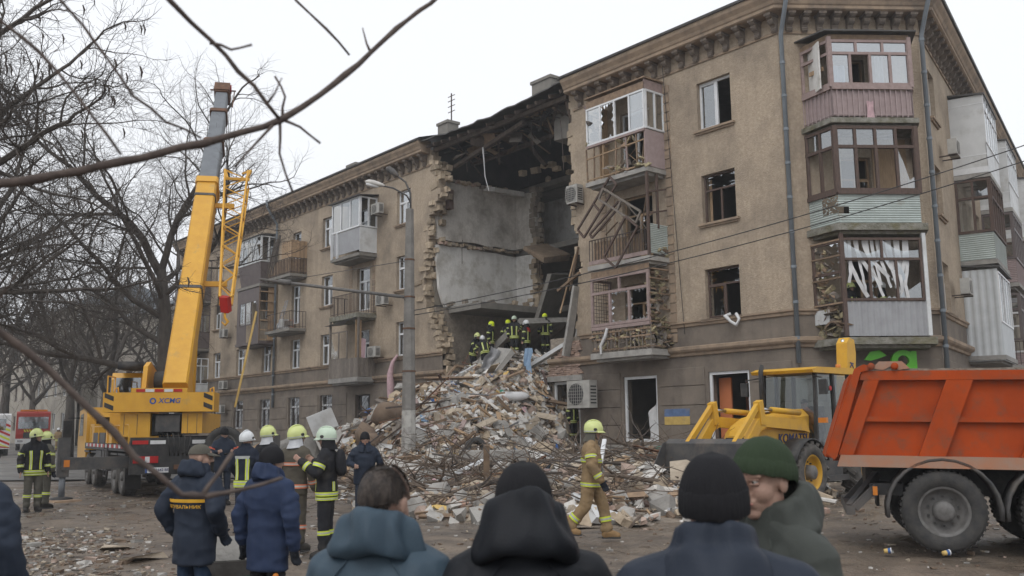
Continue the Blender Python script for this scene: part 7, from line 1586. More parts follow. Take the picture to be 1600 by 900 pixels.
        c = MB(); c.smooth = True; pts = [P(.14*math.cos(t),0,.125*math.sin(t)+.006) for t in [R(25+145*i/10) for i in range(11)]]; c.tube(pts, [.006*k]+[.013*k]*9+[.006*k], 8); c.build('helmet_crest', mat, o)
        for q in (1,-1): e = MB(); e.smooth = True; ellip(e, P(.035,.118*q,-.01), (.03*k,.012*k,.024*k), 10, 6, Rm); e.build('visor_pivot', 'black_paint', o)
        b = MB(); b.smooth = True; b.loft([[P(.15*math.cos(t),.1245*math.sin(t),z) for t in [2*math.pi*i/28 for i in range(28)]] for z in (-.045,-.03)], cap=False); b.build('helmet_band', 'band_silver', o, fix=False)
        b = MB(); b.obox(T(*P(-.1,.055,.035)) @ Rm.to_4x4() @ RZ(-.5), .012*k,.05*k,.025*k); b.build('helmet_label', 'black_paint', o)
        if cloth_mat:
            n = MB(); n.smooth = True; rg = []
            for i in range(15):
                a = R(70+220*i/14); rg.append([P(.115*math.cos(a),.098*math.sin(a),-.04), P(.125*math.cos(a)-.01,.108*math.sin(a),-.12), P(.15*math.cos(a)-.025,.135*math.sin(a),-.19)])
            n.loft(rg, cap=False, closed=False); n.build('neck_guard', cloth_mat, o, fix=False)
        t = MB(); t.smooth = True; t.tube([P(.03,.1,-.05),P(.05,.075,-.14),P(.06,0,-.165),P(.05,-.075,-.14),P(.03,-.1,-.05)],.007*k,6); t.build('chin_strap', 'black_paint', o); return o
    def cap(s, mat):
        k = s.k; o = s.dome('cap', mat, .108, .09, .105, z0=.01, tilt=-.1); m = MB(); m.smooth = True; rg = []
        for i in range(9): a = R(-60+120*i/8); rg.append([s.h(.1*math.cos(a),.088*math.sin(a),.055), s.h(.1*math.cos(a)+.085*math.cos(a*1.2),.088*math.sin(a),.03), s.h(.1*math.cos(a)+.083*math.cos(a*1.2),.088*math.sin(a),.024), s.h(.095*math.cos(a),.086*math.sin(a),.045)])
        m.loft(rg); m.build('cap_peak', mat, o); return o
    def hair(s, mat='hair_dark', n=9000, bald=True):
        k = s.k; m = MB(); rs_ = random.Random(3)
        base = MB(); base.smooth = True; rows_ = 10
        o = s.dome('hair', mat, .1, .079, .1045, c=(-.012,0,.029), z0=-.005, tilt=-.42, thick=.004)
        for _ in range(n):
            a = rs_.uniform(0, 6.283); zz = rs_.uniform(-.75, .98); t = (1-zz*zz)**.5; d = Vector((t*math.cos(a), t*math.sin(a), zz))
            if d.x > .62 or (zz < -.02 and d.x > -.25) or zz < -.5-.0*d.x: continue
            if zz < -.3 and d.x > -.55: continue
            thin = (Vector((d.x+.25, d.y, d.z-.95)).length < .42)
            if thin and rs_.random() < .55: continue
            p = Vector((-.012+.1025*d.x, .0815*d.y, .029+.106*d.z)); tg = Vector((-.3,0,-1)); tg = (tg-d*tg.dot(d)).normalized()+Vector((rs_.uniform(-.4,.4),rs_.uniform(-.4,.4),rs_.uniform(-.2,.2))); e = p+d*.003+tg*rs_.uniform(.007,.014); w_ = d.cross(tg).normalized()*.0016
            m.add([s.hc+s.HM @ ((p-w_)*k), s.hc+s.HM @ ((p+w_)*k), s.hc+s.HM @ (e*k)], [(0,1,2)])
        h_ = m.build('hair_strands', mat, o, fix=False); tag(h_, kind='stuff'); return o
    def back_text(s, txt, mat, u, size, a_c=math.pi, off=.016, drop=0):
        me = text_mesh(txt, size*s.k, mat, .0); v = np.empty(len(me.vertices)*3); me.vertices.foreach_get('co', v); v = v.reshape(-1,3)
        me2 = me; bm = bmesh.new(); bm.from_mesh(me); bmesh.ops.triangulate(bm, faces=bm.faces); bm.to_mesh(me); bm.free(); v = np.empty(len(me.vertices)*3); me.vertices.foreach_get('co', v); v = v.reshape(-1,3)
        for i in range(len(v)): p = s.tpt(a_c+v[i][0]/s.k/.2, u+v[i][1]/s.k, off); v[i] = p
        me.vertices.foreach_set('co', v.ravel()); me.update(); link('back_lettering', me, s.root)
    def pack(s, mat='black_paint'):
        k = s.k; m = MB(); f = s.lat.cross(s.up); c = s.chest-f*.19*k; ellip(m, c, (.075*k,.13*k,.2*k), 12, 8, Matrix((f,s.lat,s.up)).transposed()); ellip(m, c-s.up*.08*k-f*.02*k, (.07*k,.12*k,.12*k), 12, 8, Matrix((f,s.lat,s.up)).transposed()); weld(m, 'backpack', mat, s.vox, 2, .004, 9, 1, s.root)
GF = 'firefighters'
def gz(x, y): return dirt_z(x, y)+.0
WALK = dict(ll=((.16,.01,-.39),(.06,.0,-.41)), rl=((-.08,-.01,-.41),(-.26,.0,-.33)))
def ff(label, loc, yaw, helm='helmet_lime', coat='turnout_black', trs=None, bands=('band_lime','band_silver'), verts=True, vox=.014, H=1.78, guard='black_knit', boots='boot_black', gloves=True, backonly=False, hemband=True, chest=False, **kw):
    p = Person(label, loc, yaw, H=H, group=GF, vox=vox, bulk=kw.pop('bulk',1.1), **kw); p.body(); p.jacket(coat, hem=-.15, arm=1.12, wr=.006); p.trousers(trs or coat, fat=1.12); p.boots(boots, 1.1); p.helmet(helm, cloth_mat=guard)
    if hemband: p.torso_band(-.07, bands, .055); p.torso_band(-.135, bands, .04)
    if chest: p.torso_band(.3, bands, .05)
    if verts:
        for a in (math.pi-.55, math.pi+.55): p.torso_vert(a, -.03, .38 if verts is True else .1, .05, bands)
        for a in (-.5,.5): p.torso_vert(a, -.03, .38, .05, bands)
    p.arm_bands(bands, arm=1.12); p.leg_bands(.45, bands, 1.12)
    if gloves: p.glove()
    return p
# ---- foreground: four onlookers seen from close behind
def fgz(top, H): return top-H
p = Person('man in teal blue jacket seen from behind with thinning short dark hair', (-.455,3.3,-.17), R(77), H=1.755, head=(R(-8),R(12)), vox=.009, bulk=1.06, la=((-.02,.1,-.28),(.1,-.03,-.24)), ra=((-.02,-.1,-.28),(.1,.03,-.24)))
p.body(fv=.0065); p.jacket('teal_nylon', hem=-.12, hood='down', wr=.012, wf=4.6, arm=1.15, vox=.008); p.trousers('jeans'); p.boots('boot_black'); p.hair(); [p.seam([(math.pi-q*.55,.52),(math.pi-q*.8,.4),(math.pi-q*1.05,.26)],'teal_nylon') for q in (1,-1)]
p = Person('man in black hooded jacket and dark beanie seen from behind at bottom centre', (.03,3.25,-.17), R(92), H=1.745, head=(R(-6),R(4)), vox=.009, bulk=1.36, la=((-.02,.11,-.28),(.1,-.03,-.24)), ra=((-.02,-.11,-.28),(.1,.03,-.24)))
p.body(fv=.0075); p.jacket('black_nylon', hem=-.12, hood='tall', wr=.014, wf=4.4, arm=1.3, vox=.008); p.trousers('black_trousers'); p.boots('boot_black'); p.beanie('black_knit', fold=.05); [p.seam([(math.pi-q*.5,.52),(math.pi-q*.75,.4),(math.pi-q*1.0,.24)],'black_nylon') for q in (1,-1)]
p = Person('man in navy padded jacket and black beanie seen from behind at bottom right', (.572,2.78,-.17), R(76), H=1.78, head=(R(0),R(4)), vox=.009, bulk=1.34, la=((-.02,.11,-.28),(.1,-.03,-.24)), ra=((-.02,-.11,-.28),(.1,.03,-.24)))
p.body(fv=.0075); p.jacket('navy_nylon', hem=-.12, hood='collar', wr=.013, wf=4.4, arm=1.3, vox=.008); p.trousers('black_trousers'); p.boots('boot_black'); p.beanie('black_knit', fold=.065)
m = MB(); m.smooth = True; ellip(m, p.tpt(math.pi-.45,.5,.075), (.012,.012,.012), 10, 6); p.add(m, 'snap_button', 'chrome')
m = MB(); m.smooth = True; m.loft([[p.tpt(math.pi-1.2+2.4*i/20,u,o_) for i in range(21)] for u, o_ in ((.40,.004),(.395,.02),(.36,.027),(.33,.027),(.326,.01))], cap=False, closed=False); p.add(m, 'back_flap', 'navy_nylon', False)
p = Person('man in olive grey jacket and green beanie turned towards the left', (.925,3.38,-.17), R(200), H=1.82, head=(R(16),R(8)), vox=.009, bulk=1.15, lean=.06, la=((-.02,.1,-.28),(.1,-.03,-.24)), ra=((-.02,-.1,-.28),(.1,.03,-.24)))
p.body(fv=.0052); p.face_extra(); p.jacket('olive_nylon', hem=-.12, hood='down', wr=.012, wf=4.6, arm=1.12, vox=.008); p.trousers('black_trousers'); p.boots('boot_black'); p.beanie('green_knit', fold=.045, z0=-.014, tilt=-.31)
m = MB(); m.smooth = True; q = p.sh[1].lerp(p.el[1],.42)+Vector((.0,.092,.0)); m.lathe([(.001,.01),(.04,.008),(.045,0)], (0,0,0), 'z', 18); pt = p.add(m, 'arm_patch', 'white_paint', False); pt.location = q; pt.rotation_euler = (R(-80),0,0)
m = MB(); m.smooth = True; m.lathe([(.001,.014),(.03,.012)], (0,0,0), 'z', 18); m.build('patch_centre', 'lens_orange', pt, fix=False)
m = MB(); m.tube([p.neck+Vector((.1,.03,-.02)),p.neck+Vector((.125,.035,-.09))],.006,6); p.add(m, 'drawstring', 'chunk_tan')
# ---- middle ground: the group left of the lamp post
p = Person('man in dark rescue jacket with amber back band and grey cap', (-2.93,8.9,-.13), R(65), H=1.73, head=(R(-45),R(4)), vox=.011, bulk=1.18, la=((-.1,.1,-.26),(.14,-.04,-.2)), ra=((-.1,-.1,-.26),(.17,.06,-.19)))
p.body(); p.jacket('navy_duck', hem=-.27, hood='down', wr=.011, wf=5.2, arm=1.18); p.trousers('jeans'); p.boots('boot_black'); p.cap('turnout_grey'); p.glove('navy_duck')
p.torso_band(.31, ('band_amber','band_amber'), .03, .032, math.pi-.95, math.pi+.95); p.back_text('РЯТУВАЛЬНИК', 'band_amber', .255, .043, off=.036)
p = Person('man in bright navy jacket and black beanie standing beside the wheelbarrow', (-2.17,8.55,-.13), R(62), H=1.70, head=(R(-18),R(6)), vox=.011, bulk=1.14, la=((-.05,.09,-.27),(.05,.0,-.24)), ra=((-.04,-.085,-.28),(.06,.01,-.25)))
p.body(); p.jacket('blue_jacket', hem=-.27, hood='down', wr=.011, wf=5.2, arm=1.12); p.trousers('black_trousers'); p.boots('boot_black'); p.beanie('black_knit', fold=None, tall=.12); p.glove()
p = Person('man in navy uniform and beanie looking at his phone by the crane wheel', (-7.02,23.2,0), R(-62), H=1.82, head=(R(10),R(22)), vox=.016, bulk=1.1, la=((.03,.1,-.27),(.2,-.12,.06)), ra=((.03,-.1,-.27),(.2,.12,.06)))
p.body(); p.jacket('navy_duck', hem=-.18, wr=.006); p.trousers('navy_duck'); p.boots('boot_black'); p.beanie('black_knit', fold=None); p.limb_band(p.sh[1],p.el[1],.5,.082*1.1,.066,('band_orange','red_paint'),.04); p.limb_band(p.sh[-1],p.el[-1],.5,.082*1.1,.066,('band_orange','red_paint'),.04)
ph = MB(); ph.obox(T(.29,0,1.2) @ RY(-.5), .08,.075,.012); po = ph.build('phone', 'black_paint'); po.location = p.loc; po.matrix_basis = T(*p.loc) @ RZ(p.yaw); tag(po, 'phone held by the man in navy uniform behind the crane wheel', 'phone')
p = Person('man in white helmet and dark uniform with lime back stripes', (-4.72,16.9,0), R(80), H=1.70, group=GF, head=(R(-15),0), vox=.013, bulk=1.06, la=((.02,.09,-.27),(.16,-.06,-.17)), ra=((.02,-.09,-.27),(.16,.06,-.17)))
p.body(); p.jacket('turnout_navy', hem=-.14); p.trousers('turnout_navy'); p.boots('boot_black'); p.helmet('helmet_white', cloth_mat=None); p.torso_band(-.06); p.torso_band(-.12)
for a in (math.pi-.5, math.pi+.5): p.torso_vert(a, -.02, .36, .06)
p.torso_band(.38, ('band_silver','band_silver'), .05, .016, math.pi-.9, math.pi+.9)
p = ff('firefighter in dark coat and lime helmet with silver neck cloth in the group', (-4.5,17.5,0), R(60), guard='silver_cloth', vox=.014, chest=True, head=(R(-20),0))
p = ff('firefighter in taupe coat with orange bands and lime helmet seen from behind', (-3.27,14.4,-.02), R(62), coat='turnout_taupe', bands=('band_orange','band_silver'), verts=False, guard='silver_cloth', vox=.012, hemband=False, chest=True, boots='boot_rubber', gloves=False, head=(R(-25),0), ra=((-.0,-.09,-.28),(.09,.0,-.25)))
p.torso_band(-.02, ('band_orange','band_silver'), .06)
p = ff('firefighter in black coat raising his hand, pale helmet, seen in profile', (-2.66,13.7,-.03), R(176), helm='helmet_pale', vox=.012, gloves=False, verts='low', ra=((.05,-.08,-.27),(.2,.02,.15)), la=((.08,.09,-.26),(.22,-.05,.16)), head=(0,R(6)), H=1.76)
p.pack('turnout_black')
p = Person('man in dark padded jacket and badge beanie standing before the sacks', (-2.86,18.4,0), R(-78), H=1.68, head=(R(6),R(4)), vox=.014, bulk=1.16, la=((-.03,.1,-.27),(.12,-.05,-.18)), ra=((-.0,-.1,-.26),(.2,.1,-.04)))
p.body(); p.jacket('navy_duck', hem=-.2, collar=True, hood='collar', wr=.007); p.trousers('navy_duck'); p.boots('boot_black'); p.beanie('black_knit', fold=.04)
# ---- firefighter walking in tan gear
p = Person('firefighter in tan gear with lime bands walking to the right', (1.2,15.1,-.01), R(-12), H=1.80, group=GF, lean=.06, head=(R(4),R(8)), vox=.0115, bulk=1.12, la=((-.1,.09,-.27),(.08,.0,-.25)), ra=((.03,-.09,-.28),(.13,.02,-.23)), **WALK)
p.body(); p.jacket('turnout_tan', hem=-.15, arm=1.15, wr=.008); p.trousers('turnout_tan', fat=1.2, wr=.009); p.boots('boot_tan', 1.15); p.helmet('helmet_lime', cloth_mat='turnout_grey'); p.torso_band(-.1); p.torso_band(.26); p.arm_bands(arm=1.15, ts=(('u',.6),('f',.68))); p.leg_bands(.6, fat=1.2, w=.075); p.glove()
# ---- left edge
p = ff('firefighter in grey black coat and lime helmet standing by the crane outrigger', (-10.93,21.9,0), R(-50), coat='turnout_black', trs='turnout_grey', vox=.014, H=1.80, verts=True, gloves=False, head=(R(45),R(-3)))
p = ff('firefighter in faded tan gear half hidden behind the outrigger firefighter', (-11.2,22.95,0), R(60), coat='turnout_grey', vox=.016, H=1.74, verts=False)
p = ff('distant firefighter in tan gear and white helmet beside the fire engine', (-35.2,74,.43), R(-80), helm='helmet_white', coat='turnout_tan', vox=.03, verts=False, gloves=False)
p = Person('man in navy jacket cut by the left picture edge holding a camera', (-3.36,6.0,-.14), R(70), H=1.84, vox=.011, bulk=1.14, la=((-.04,.09,-.27),(.05,.0,-.24)), ra=((-.02,-.085,-.29),(.1,-.02,-.25)))
p.body(); p.jacket('navy_duck', hem=-.2, hood='down', wr=.011, wf=5.2, arm=1.15); p.trousers('navy_duck'); p.boots('boot_black'); p.beanie('black_knit')
W = p.wr[-1]; hw = T(*p.loc) @ RZ(p.yaw) @ W
cmr = thing('camera', 'black camera with lens held by the man at the left picture edge', 'camera', (hw.x,hw.y,hw.z-.1), R(-30))
m = MB(); m.box(-.07,.07,-.04,.04,-.05,.05); m.box(-.03,.03,-.035,.03,.051,.085); m.build('camera_body', 'black_paint', cmr)
m = MB(); m.smooth = True; m.lathe([(.001,.15),(.036,.15),(.042,.14),(.042,.041),(.03,.0405)], (0,0,0), 'y', 18); m.v = [(x,-y,z) for x,y,z in m.v]; m.build('lens', 'black_paint', cmr)
m = MB(); m.smooth = True; m.lathe([(.043,.13),(.043,.12)], (0,0,0), 'y', 18); m.v = [(x,-y,z) for x,y,z in m.v]; m.build('lens_ring', 'band_silver', cmr, fix=False)
# ---- on the rubble
BEND = dict(lean=.6, la=((.12,.06,-.25),(.12,-.04,-.2)), ra=((.12,-.06,-.25),(.12,.04,-.2)))
def on_heap(px_, top_y, Y, H): 
    x = (px_-800)/1478.7*Y*1.0; zt = 1.7+(671-.0112*(px_-800)-top_y)/1478.7*Y*1.01; return (x, Y, zt-H)
for lb, px_, ty, Y, yaw, helm, kw in (
    ('firefighter in neon helmet deep in the dark opening, left one', 703,508,47.6,R(-60),'helmet_neon',{}),
    ('firefighter in neon helmet deep in the dark opening behind the tilted slab', 723,514,47.6,R(-30),'helmet_neon',{}),
    ('firefighter in pale helmet bending over on the heap, leftmost', 738,520,42.6,R(-40),'helmet_lime',dict(lean=.35, la=((.1,.06,-.25),(.12,-.04,-.2)), ra=((.1,-.06,-.25),(.12,.04,-.2)))),
    ('firefighter in white helmet bending to the left on the heap', 757,519,42.0,R(110),'helmet_white',BEND),
    ('firefighter in neon helmet looking down behind the bending firefighter', 766,503,43.4,R(-20),'helmet_neon',dict(head=(0,R(25)))),
    ('firefighter in neon helmet half hidden behind the tallest rescuer on the heap', 793,500,43.6,R(80),'helmet_neon',{}),
    ('firefighter in pale helmet standing upright in the middle of the heap', 803,494,42.4,R(-95),'helmet_pale',dict(la=((.05,.08,-.26),(.18,-.05,-.05)))),
    ('rescuer in white helmet and red shouldered coat on the heap', 822,501,42.0,R(150),'helmet_white',dict(head=(0,R(15)), ra=((.08,-.06,-.26),(.18,.0,-.1)))),
    ('firefighter in neon helmet seen from behind at the right of the heap', 851,490,43.6,R(95),'helmet_neon',{})):
    p = ff(lb, on_heap(px_,ty,Y,1.86), yaw, helm=helm, vox=.021, gloves=False, H=1.78, **kw)
    if 'red' in lb:
        m = MB(); m.smooth = True; m.loft([[p.tpt(2*math.pi*i/20,u,.016) for i in range(20)] for u in (.34,.42,.49,.53)], cap=False); p.add(m, 'red_yoke', 'red_paint', False)
q = FA @ Vector((-10.55,.15,0)); p = ff('firefighter in neon helmet stepping through the broken shop door', (q.x,q.y,1.15), R(-40), helm='helmet_neon', vox=.021, gloves=False)
q = FA @ Vector((-6.2,1.6,0)); p = ff('firefighter crouching inside the broken shop window', (q.x,q.y,.35), R(-150), helm='helmet_neon', vox=.024, gloves=False, lean=.5)
q = FB @ Vector((2.75,-.5,0)); p = ff('firefighter in white helmet behind the torn blinds of the corner balcony', (q.x,q.y,4.42), R(160), helm='helmet_white', vox=.022, gloves=False)
q = FB @ Vector((1.75,-.45,0)); p = ff('firefighter at the left of the torn blinds of the corner balcony', (q.x,q.y,4.42), R(-60), helm='helmet_lime', vox=.022, gloves=False)
# driver of the loader
LM = T(*ld.location) @ RZ(ld.rotation_euler.z); q = LM @ Vector((-1.75,0,.66))
p = Person('driver in orange vest seated in the loader cab', (q.x,q.y,q.z), ld.rotation_euler.z, H=1.72, vox=.02, ll=((.4,.06,.02),(.1,0,-.4)), rl=((.4,-.06,.02),(.1,0,-.4)), la=((.12,.06,-.25),(.2,-.06,.02)), ra=((.12,-.06,-.25),(.2,.06,.02)))
p.body(); p.jacket('orange_vest', hem=-.1); p.trousers('black_trousers'); p.boots('boot_black'); p.cap('black_knit')
# ---- wheelbarrow
wb = thing('wheelbarrow', 'grey and green wheelbarrow standing beside the man in bright navy jacket', 'wheelbarrow', (-2.72,9.3,-.12), R(112))
def tray(sc, z0, z1): return [(-.42*sc+.02,-.3*sc,z0),(.45*sc,-.27*sc,z0),(.45*sc,.27*sc,z0),(-.42*sc+.02,.3*sc,z0)]
m = MB(); bt = [(-.3,-.2,.42),(.25,-.18,.42),(.25,.18,.42),(-.3,.2,.42)]; tp = [(-.45,-.33,.66),(.52,-.3,.78),(.52,.3,.78),(-.45,.33,.66)]
md = [Vector(a).lerp(Vector(b_), .4) for a, b_ in zip(bt, tp)]; m.loft([md, tp], cap=False); m.build('tray', 'rim_grey', wb, fix=False); m = MB(); m.loft([bt, md], cap=False); m.add(bt, [(0,3,2,1)]); m.build('tray_base', 'green_plastic', wb)
i2 = lambda P, e: [(x*(1-e),y*(1-e),z+.012) for x,y,z in P]
m = MB(); m.loft([i2(bt,.05), i2(tp,.03)], cap=False); m.add(i2(bt,.05), [(0,1,2,3)]); m.build('tray_lining', 'concrete', wb, fix=False)
for s_ in (-1,1):
    m = MB(); m.smooth = True; m.tube([(.6,s_*.06,.2),(.2,s_*.2,.38),(-.35,s_*.25,.4),(-.8,s_*.28,.55),(-.95,s_*.28,.58)],.018,8); m.build('handle', 'black_paint', wb); m = MB(); m.smooth = True; m.tube([(-.95,s_*.28,.58),(-1.08,s_*.28,.6)],.024,8); m.build('grip', 'lens_orange', wb)
    m = MB(); m.smooth = True; m.tube([(-.2,s_*.22,.4),(-.3,s_*.24,0),(-.15,s_*.24,0),(-.05,s_*.2,.4)],.014,6); m.build('leg', 'black_paint', wb)
m = MB(); m.smooth = True; m.lathe([(.08,-.04),(.17,-.045),(.19,0),(.17,.045),(.08,.04),(.08,-.04)], (.62,0,.19), 'y', 20); m.build('wheel', 'tyre', wb); m = MB(); m.lathe([(.001,-.02),(.09,-.02),(.09,.02),(.001,.02)], (.62,0,.19), 'y', 14); m.build('wheel_hub', 'lens_orange', wb)

bpy.data.scenes.remove(WS)
# ================================================================== TREES, FAR STREET, AIR
pm('bark', (.1, .087, .076), (.06, .052, .046), scale=7, rough=.95, bump=.4, bscale=18, bdist=.03, stretch=(1,1,.35))
pm('bark_near', (.115, .09, .078), (.07, .055, .05), scale=30, rough=.9, bump=.3, bscale=90, bdist=.003)
pm('far_plaster', (.36, .33, .28), (.28, .255, .22), scale=.6, detail=9, rough=.95, bump=.05, c3=(.2, .18, .155), c3scale=.35)
def grow(mb, rg, p, d, L_, r, lev, maxlev, up=.1, dens=5, pods=None):
    n = 7 if lev < 2 else (5 if lev < maxlev else 4); P = [Vector(p)]; d = Vector(d).normalized(); bend = .2 if lev < 2 else .38; ds = []
    for i in range(n):
        d = (d+Vector((rg.uniform(-bend,bend),rg.uniform(-bend,bend),rg.uniform(-bend,bend)*.8+up*.25))).normalized(); ds.append(d.copy()); P.append(P[-1]+d*(L_/n))
    rt = .5 if lev < maxlev else .4
    mb.tube(P, [r*(1-(1-rt)*i/n) for i in range(n+1)], 8 if lev < 1 else (5 if lev < 3 else 3), False)
    if pods is not None and lev == maxlev and rg.random() < .03:
        q = P[-1]; pods.tube([q,q+Vector((.03,.01,-.09)),q+Vector((.01,.03,-.2))],[.012,.02,.006],4)
    if lev == maxlev: return
    m = dens if lev > 0 else dens+1
    for c in range(m):
        t = .25+.75*(c+rg.random()*.8)/m; t = min(t, .99); i = min(n-1, int(t*n)); b0 = P[i].lerp(P[i+1], t*n-i); dd = ds[i]
        ax = dd.orthogonal().normalized(); ax.rotate(Matrix.Rotation(rg.uniform(0,6.283),3,dd)); an = rg.uniform(.5,1.15)
        nd = (dd*math.cos(an)+ax*math.sin(an)).normalized(); rr_ = r*(1-(1-rt)*t)*rg.uniform(.42,.62)
        grow(mb, rg, b0, nd, L_*rg.uniform(.45,.7)*(1.0 if lev else .9), max(rr_,.0045), lev+1, maxlev, up*.6, dens, pods)
    grow(mb, rg, P[-1], ds[-1], L_*.55, max(r*rt,.0045), lev+1, maxlev, up, dens, pods)
def make_tree(name, label, loc, seed, trunk, r, limbs, maxlev=4, dens=5, group='bare street trees', mat='bark', up=.1, pods=False):
    rg = random.Random(seed); t = thing(name, label, 'tree', loc, 0, group); m = MB(); m.smooth = True
    P = [Vector(q) for q in trunk]; m.tube(P, [r*(1.35 if i == 0 else 1-.45*i/(len(P)-1)) for i in range(len(P))], 12); m.build('trunk', mat, t, fix=False)
    c = MB(); pd = MB() if pods else None
    for (b0, d, L_, rr_) in limbs: grow(c, rg, b0, d, L_, rr_, 0, maxlev, up, dens, pd)
    tag(c.build('crown', mat, t, fix=False), kind='stuff')
    if pods and pd.f: tag(pd.build('seed_pods', 'twig_dark', t, fix=False), kind='stuff')
    return t
# the big tree behind the crane: its trunk forks above a long low limb to the left
make_tree('bare_tree', 'large dark bare tree rising right behind the crane boom', (-14.0,37.5,0), 4, [(0,0,-.2),(.1,0,2),(.2,0,4.2),(.1,.1,6.5),(-.1,0,8.2)], .36,
    [((.2,0,4.2),(-1,-.15,.12),6.0,.15),((.1,.1,6.2),(-.9,-.3,.65),5.0,.12),((-.1,0,8.0),(-.55,-.1,.9),5.5,.17),((-.1,0,8.1),(.35,.1,1),5.5,.16),((.1,0,7.2),(.8,.2,.6),4.6,.12),((0,.1,7.6),(-.1,.8,.7),4.5,.12),((0,0,7.0),(.1,-.8,.7),4.5,.11),((.15,0,5.2),(-.8,.3,.35),4.0,.12)], 4, 5)
# tree left of the frame whose limbs reach in from the left
make_tree('bare_tree', 'bare tree outside the left edge reaching its upper limbs into view', (-12.6,16.5,0), 9, [(0,0,-.2),(.1,0,2),(.3,.1,4),(.4,.2,6)], .33,
    [((.4,.2,5.6),(1,.15,.30),3.7,.12),((.35,.1,4.7),(1,.3,.1),3.3,.1),((.4,.2,6.0),(.75,-.1,.7),3.6,.12),((.4,.2,6),(.2,.5,1),3.6,.12),((.4,.2,6),(-.4,.1,1),3.5,.12),((.4,.2,5.8),(.9,.3,.55),3.6,.1)], 4, 5, pods=True)
make_tree('bare_tree', 'bare tree farther left behind the outrigger firefighters', (-19.8,31,0), 21, [(0,0,-.2),(.1,0,2),(-.1,0,4),(.1,.1,5.5)], .33,
    [((0,0,4.4),(.8,-.1,.5),5,.16),((.1,.1,5.4),(.3,.2,1),5.5,.2),((.1,.1,5.3),(-.5,0,.9),5,.16),((0,0,4.8),(.6,.5,.7),5,.14),((0,0,5),(.9,.1,.8),4.4,.13)], 4, 5)
# far street trees
rg = random.Random(2)
far = make_tree('street_tree', 'far bare street tree rising behind the fire engine', (-43.5,86,.5), 33, [(0,0,-.2),(.1,0,3),(0,.1,5)], .36, [((0,0,4),(.8,0,.6),5,.15),((0,.1,5),(.2,.1,1),6,.2),((0,.1,5),(-.6,.2,.8),5.5,.18),((0,0,4.4),(-.3,-.7,.7),5,.14),((0,0,3.6),(.3,.8,.4),5,.12)], 3, 5)
for k, (x, y, s_, lb) in enumerate(((-40.5,72,1.1,'far bare street tree above the chevron van'),(-30.5,82,1.15,'far bare street tree left of the crane cab mirror'),(-28,60,.95,'far bare street tree behind the carrier cab of the crane'),(-36,96,1.2,'distant bare tree at the left side of the street'),(-47,88,1.3,'distant bare tree at the far left picture edge'),(-24,56,.9,'far bare street tree behind the operator cab of the crane'),(-52,120,1.4,'farthest bare tree down the street, left one'),(-42,125,1.4,'farthest bare tree down the street, right one'),(-24.5,70,1.0,'far bare street tree before the pale distant facade'))):
    o = copy_tree(far); o.location = (x, y, ground_z(x, y)); o.scale = (s_,s_,s_*1.05); o.rotation_euler = (0,0,rg.uniform(0,6.28)); o['label'] = lb
# the tree beside the camera: blurred twigs across the picture
NB = {'A':[(-1.9,2.5,2.2),(-1.388,2.5,2.375),(-1.182,2.5,2.408),(-.976,2.55,2.471),(-.815,2.6,2.531),(-.665,2.65,2.598),(-.565,2.7,2.688),(-.46,2.75,2.807),(-.35,2.8,2.941),(-.214,2.85,3.08)],
'A1':[(-.665,2.65,2.598),(-.611,2.66,2.577),(-.558,2.68,2.536)],'A2':[(-.669,2.65,2.594),(-.672,2.66,2.501),(-.634,2.68,2.391)],'A3':[(-.687,2.63,2.578),(-.738,2.62,2.508),(-.785,2.6,2.443)],'A4':[(-.665,2.65,2.598),(-.657,2.65,2.671),(-.69,2.66,2.734)],
'B':[(-1.9,2.3,2.6),(-1.289,2.0,2.914),(-.977,2.2,2.893),(-.869,2.3,2.804),(-.796,2.4,2.733),(-.695,2.45,2.626),(-.631,2.5,2.55)],'B1':[(-.796,2.4,2.733),(-.744,2.4,2.709),(-.695,2.42,2.732)],
'C':[(-1.9,2.3,2.75),(-1.166,1.9,2.632),(-1.109,1.95,2.596),(-1.046,2.0,2.543),(-.955,2.0,2.438),(-.871,2.05,2.321)],
'D':[(-1.9,2.3,2.15),(-1.116,1.9,1.971),(-1.061,1.95,1.913),(-.989,2.0,1.84),(-.911,2.05,1.753),(-.83,2.1,1.653),(-.739,2.15,1.566),(-.698,2.18,1.56)],'D1':[(-.706,2.18,1.56),(-.677,2.2,1.608),(-.648,2.22,1.653)],'D2':[(-.698,2.18,1.56),(-.632,2.25,1.569),(-.555,2.3,1.59)],
'E':[(-1.9,2.6,3.1),(-.81,3.0,3.274),(-.716,3.0,3.136),(-.611,3.0,3.032),(-.539,3.05,2.962)],'F':[(-1.9,2.4,2.9),(-1.269,2.4,2.93),(-1.164,2.45,2.805),(-1.035,2.5,2.621),(-.962,2.55,2.564),(-.879,2.6,2.532)]}
RB = {'A':(.017,.006),'B':(.009,.005),'C':(.006,.003),'D':(.012,.006),'E':(.006,.004),'F':(.005,.003),'D1':(.006,.004),'D2':(.006,.003)}
nt_ = thing('near_tree', 'blurred bare branches crossing the picture close to the camera', 'tree', (-1.95,2.4,-.15))
m = MB(); m.smooth = True; m.tube([(0,0,-.1),(.02,0,1.2),(.05,.02,2.4),(.05,.05,4.5)],[.11,.09,.075,.04],12); m.build('trunk', 'bark_near', nt_)
rg = random.Random(8)
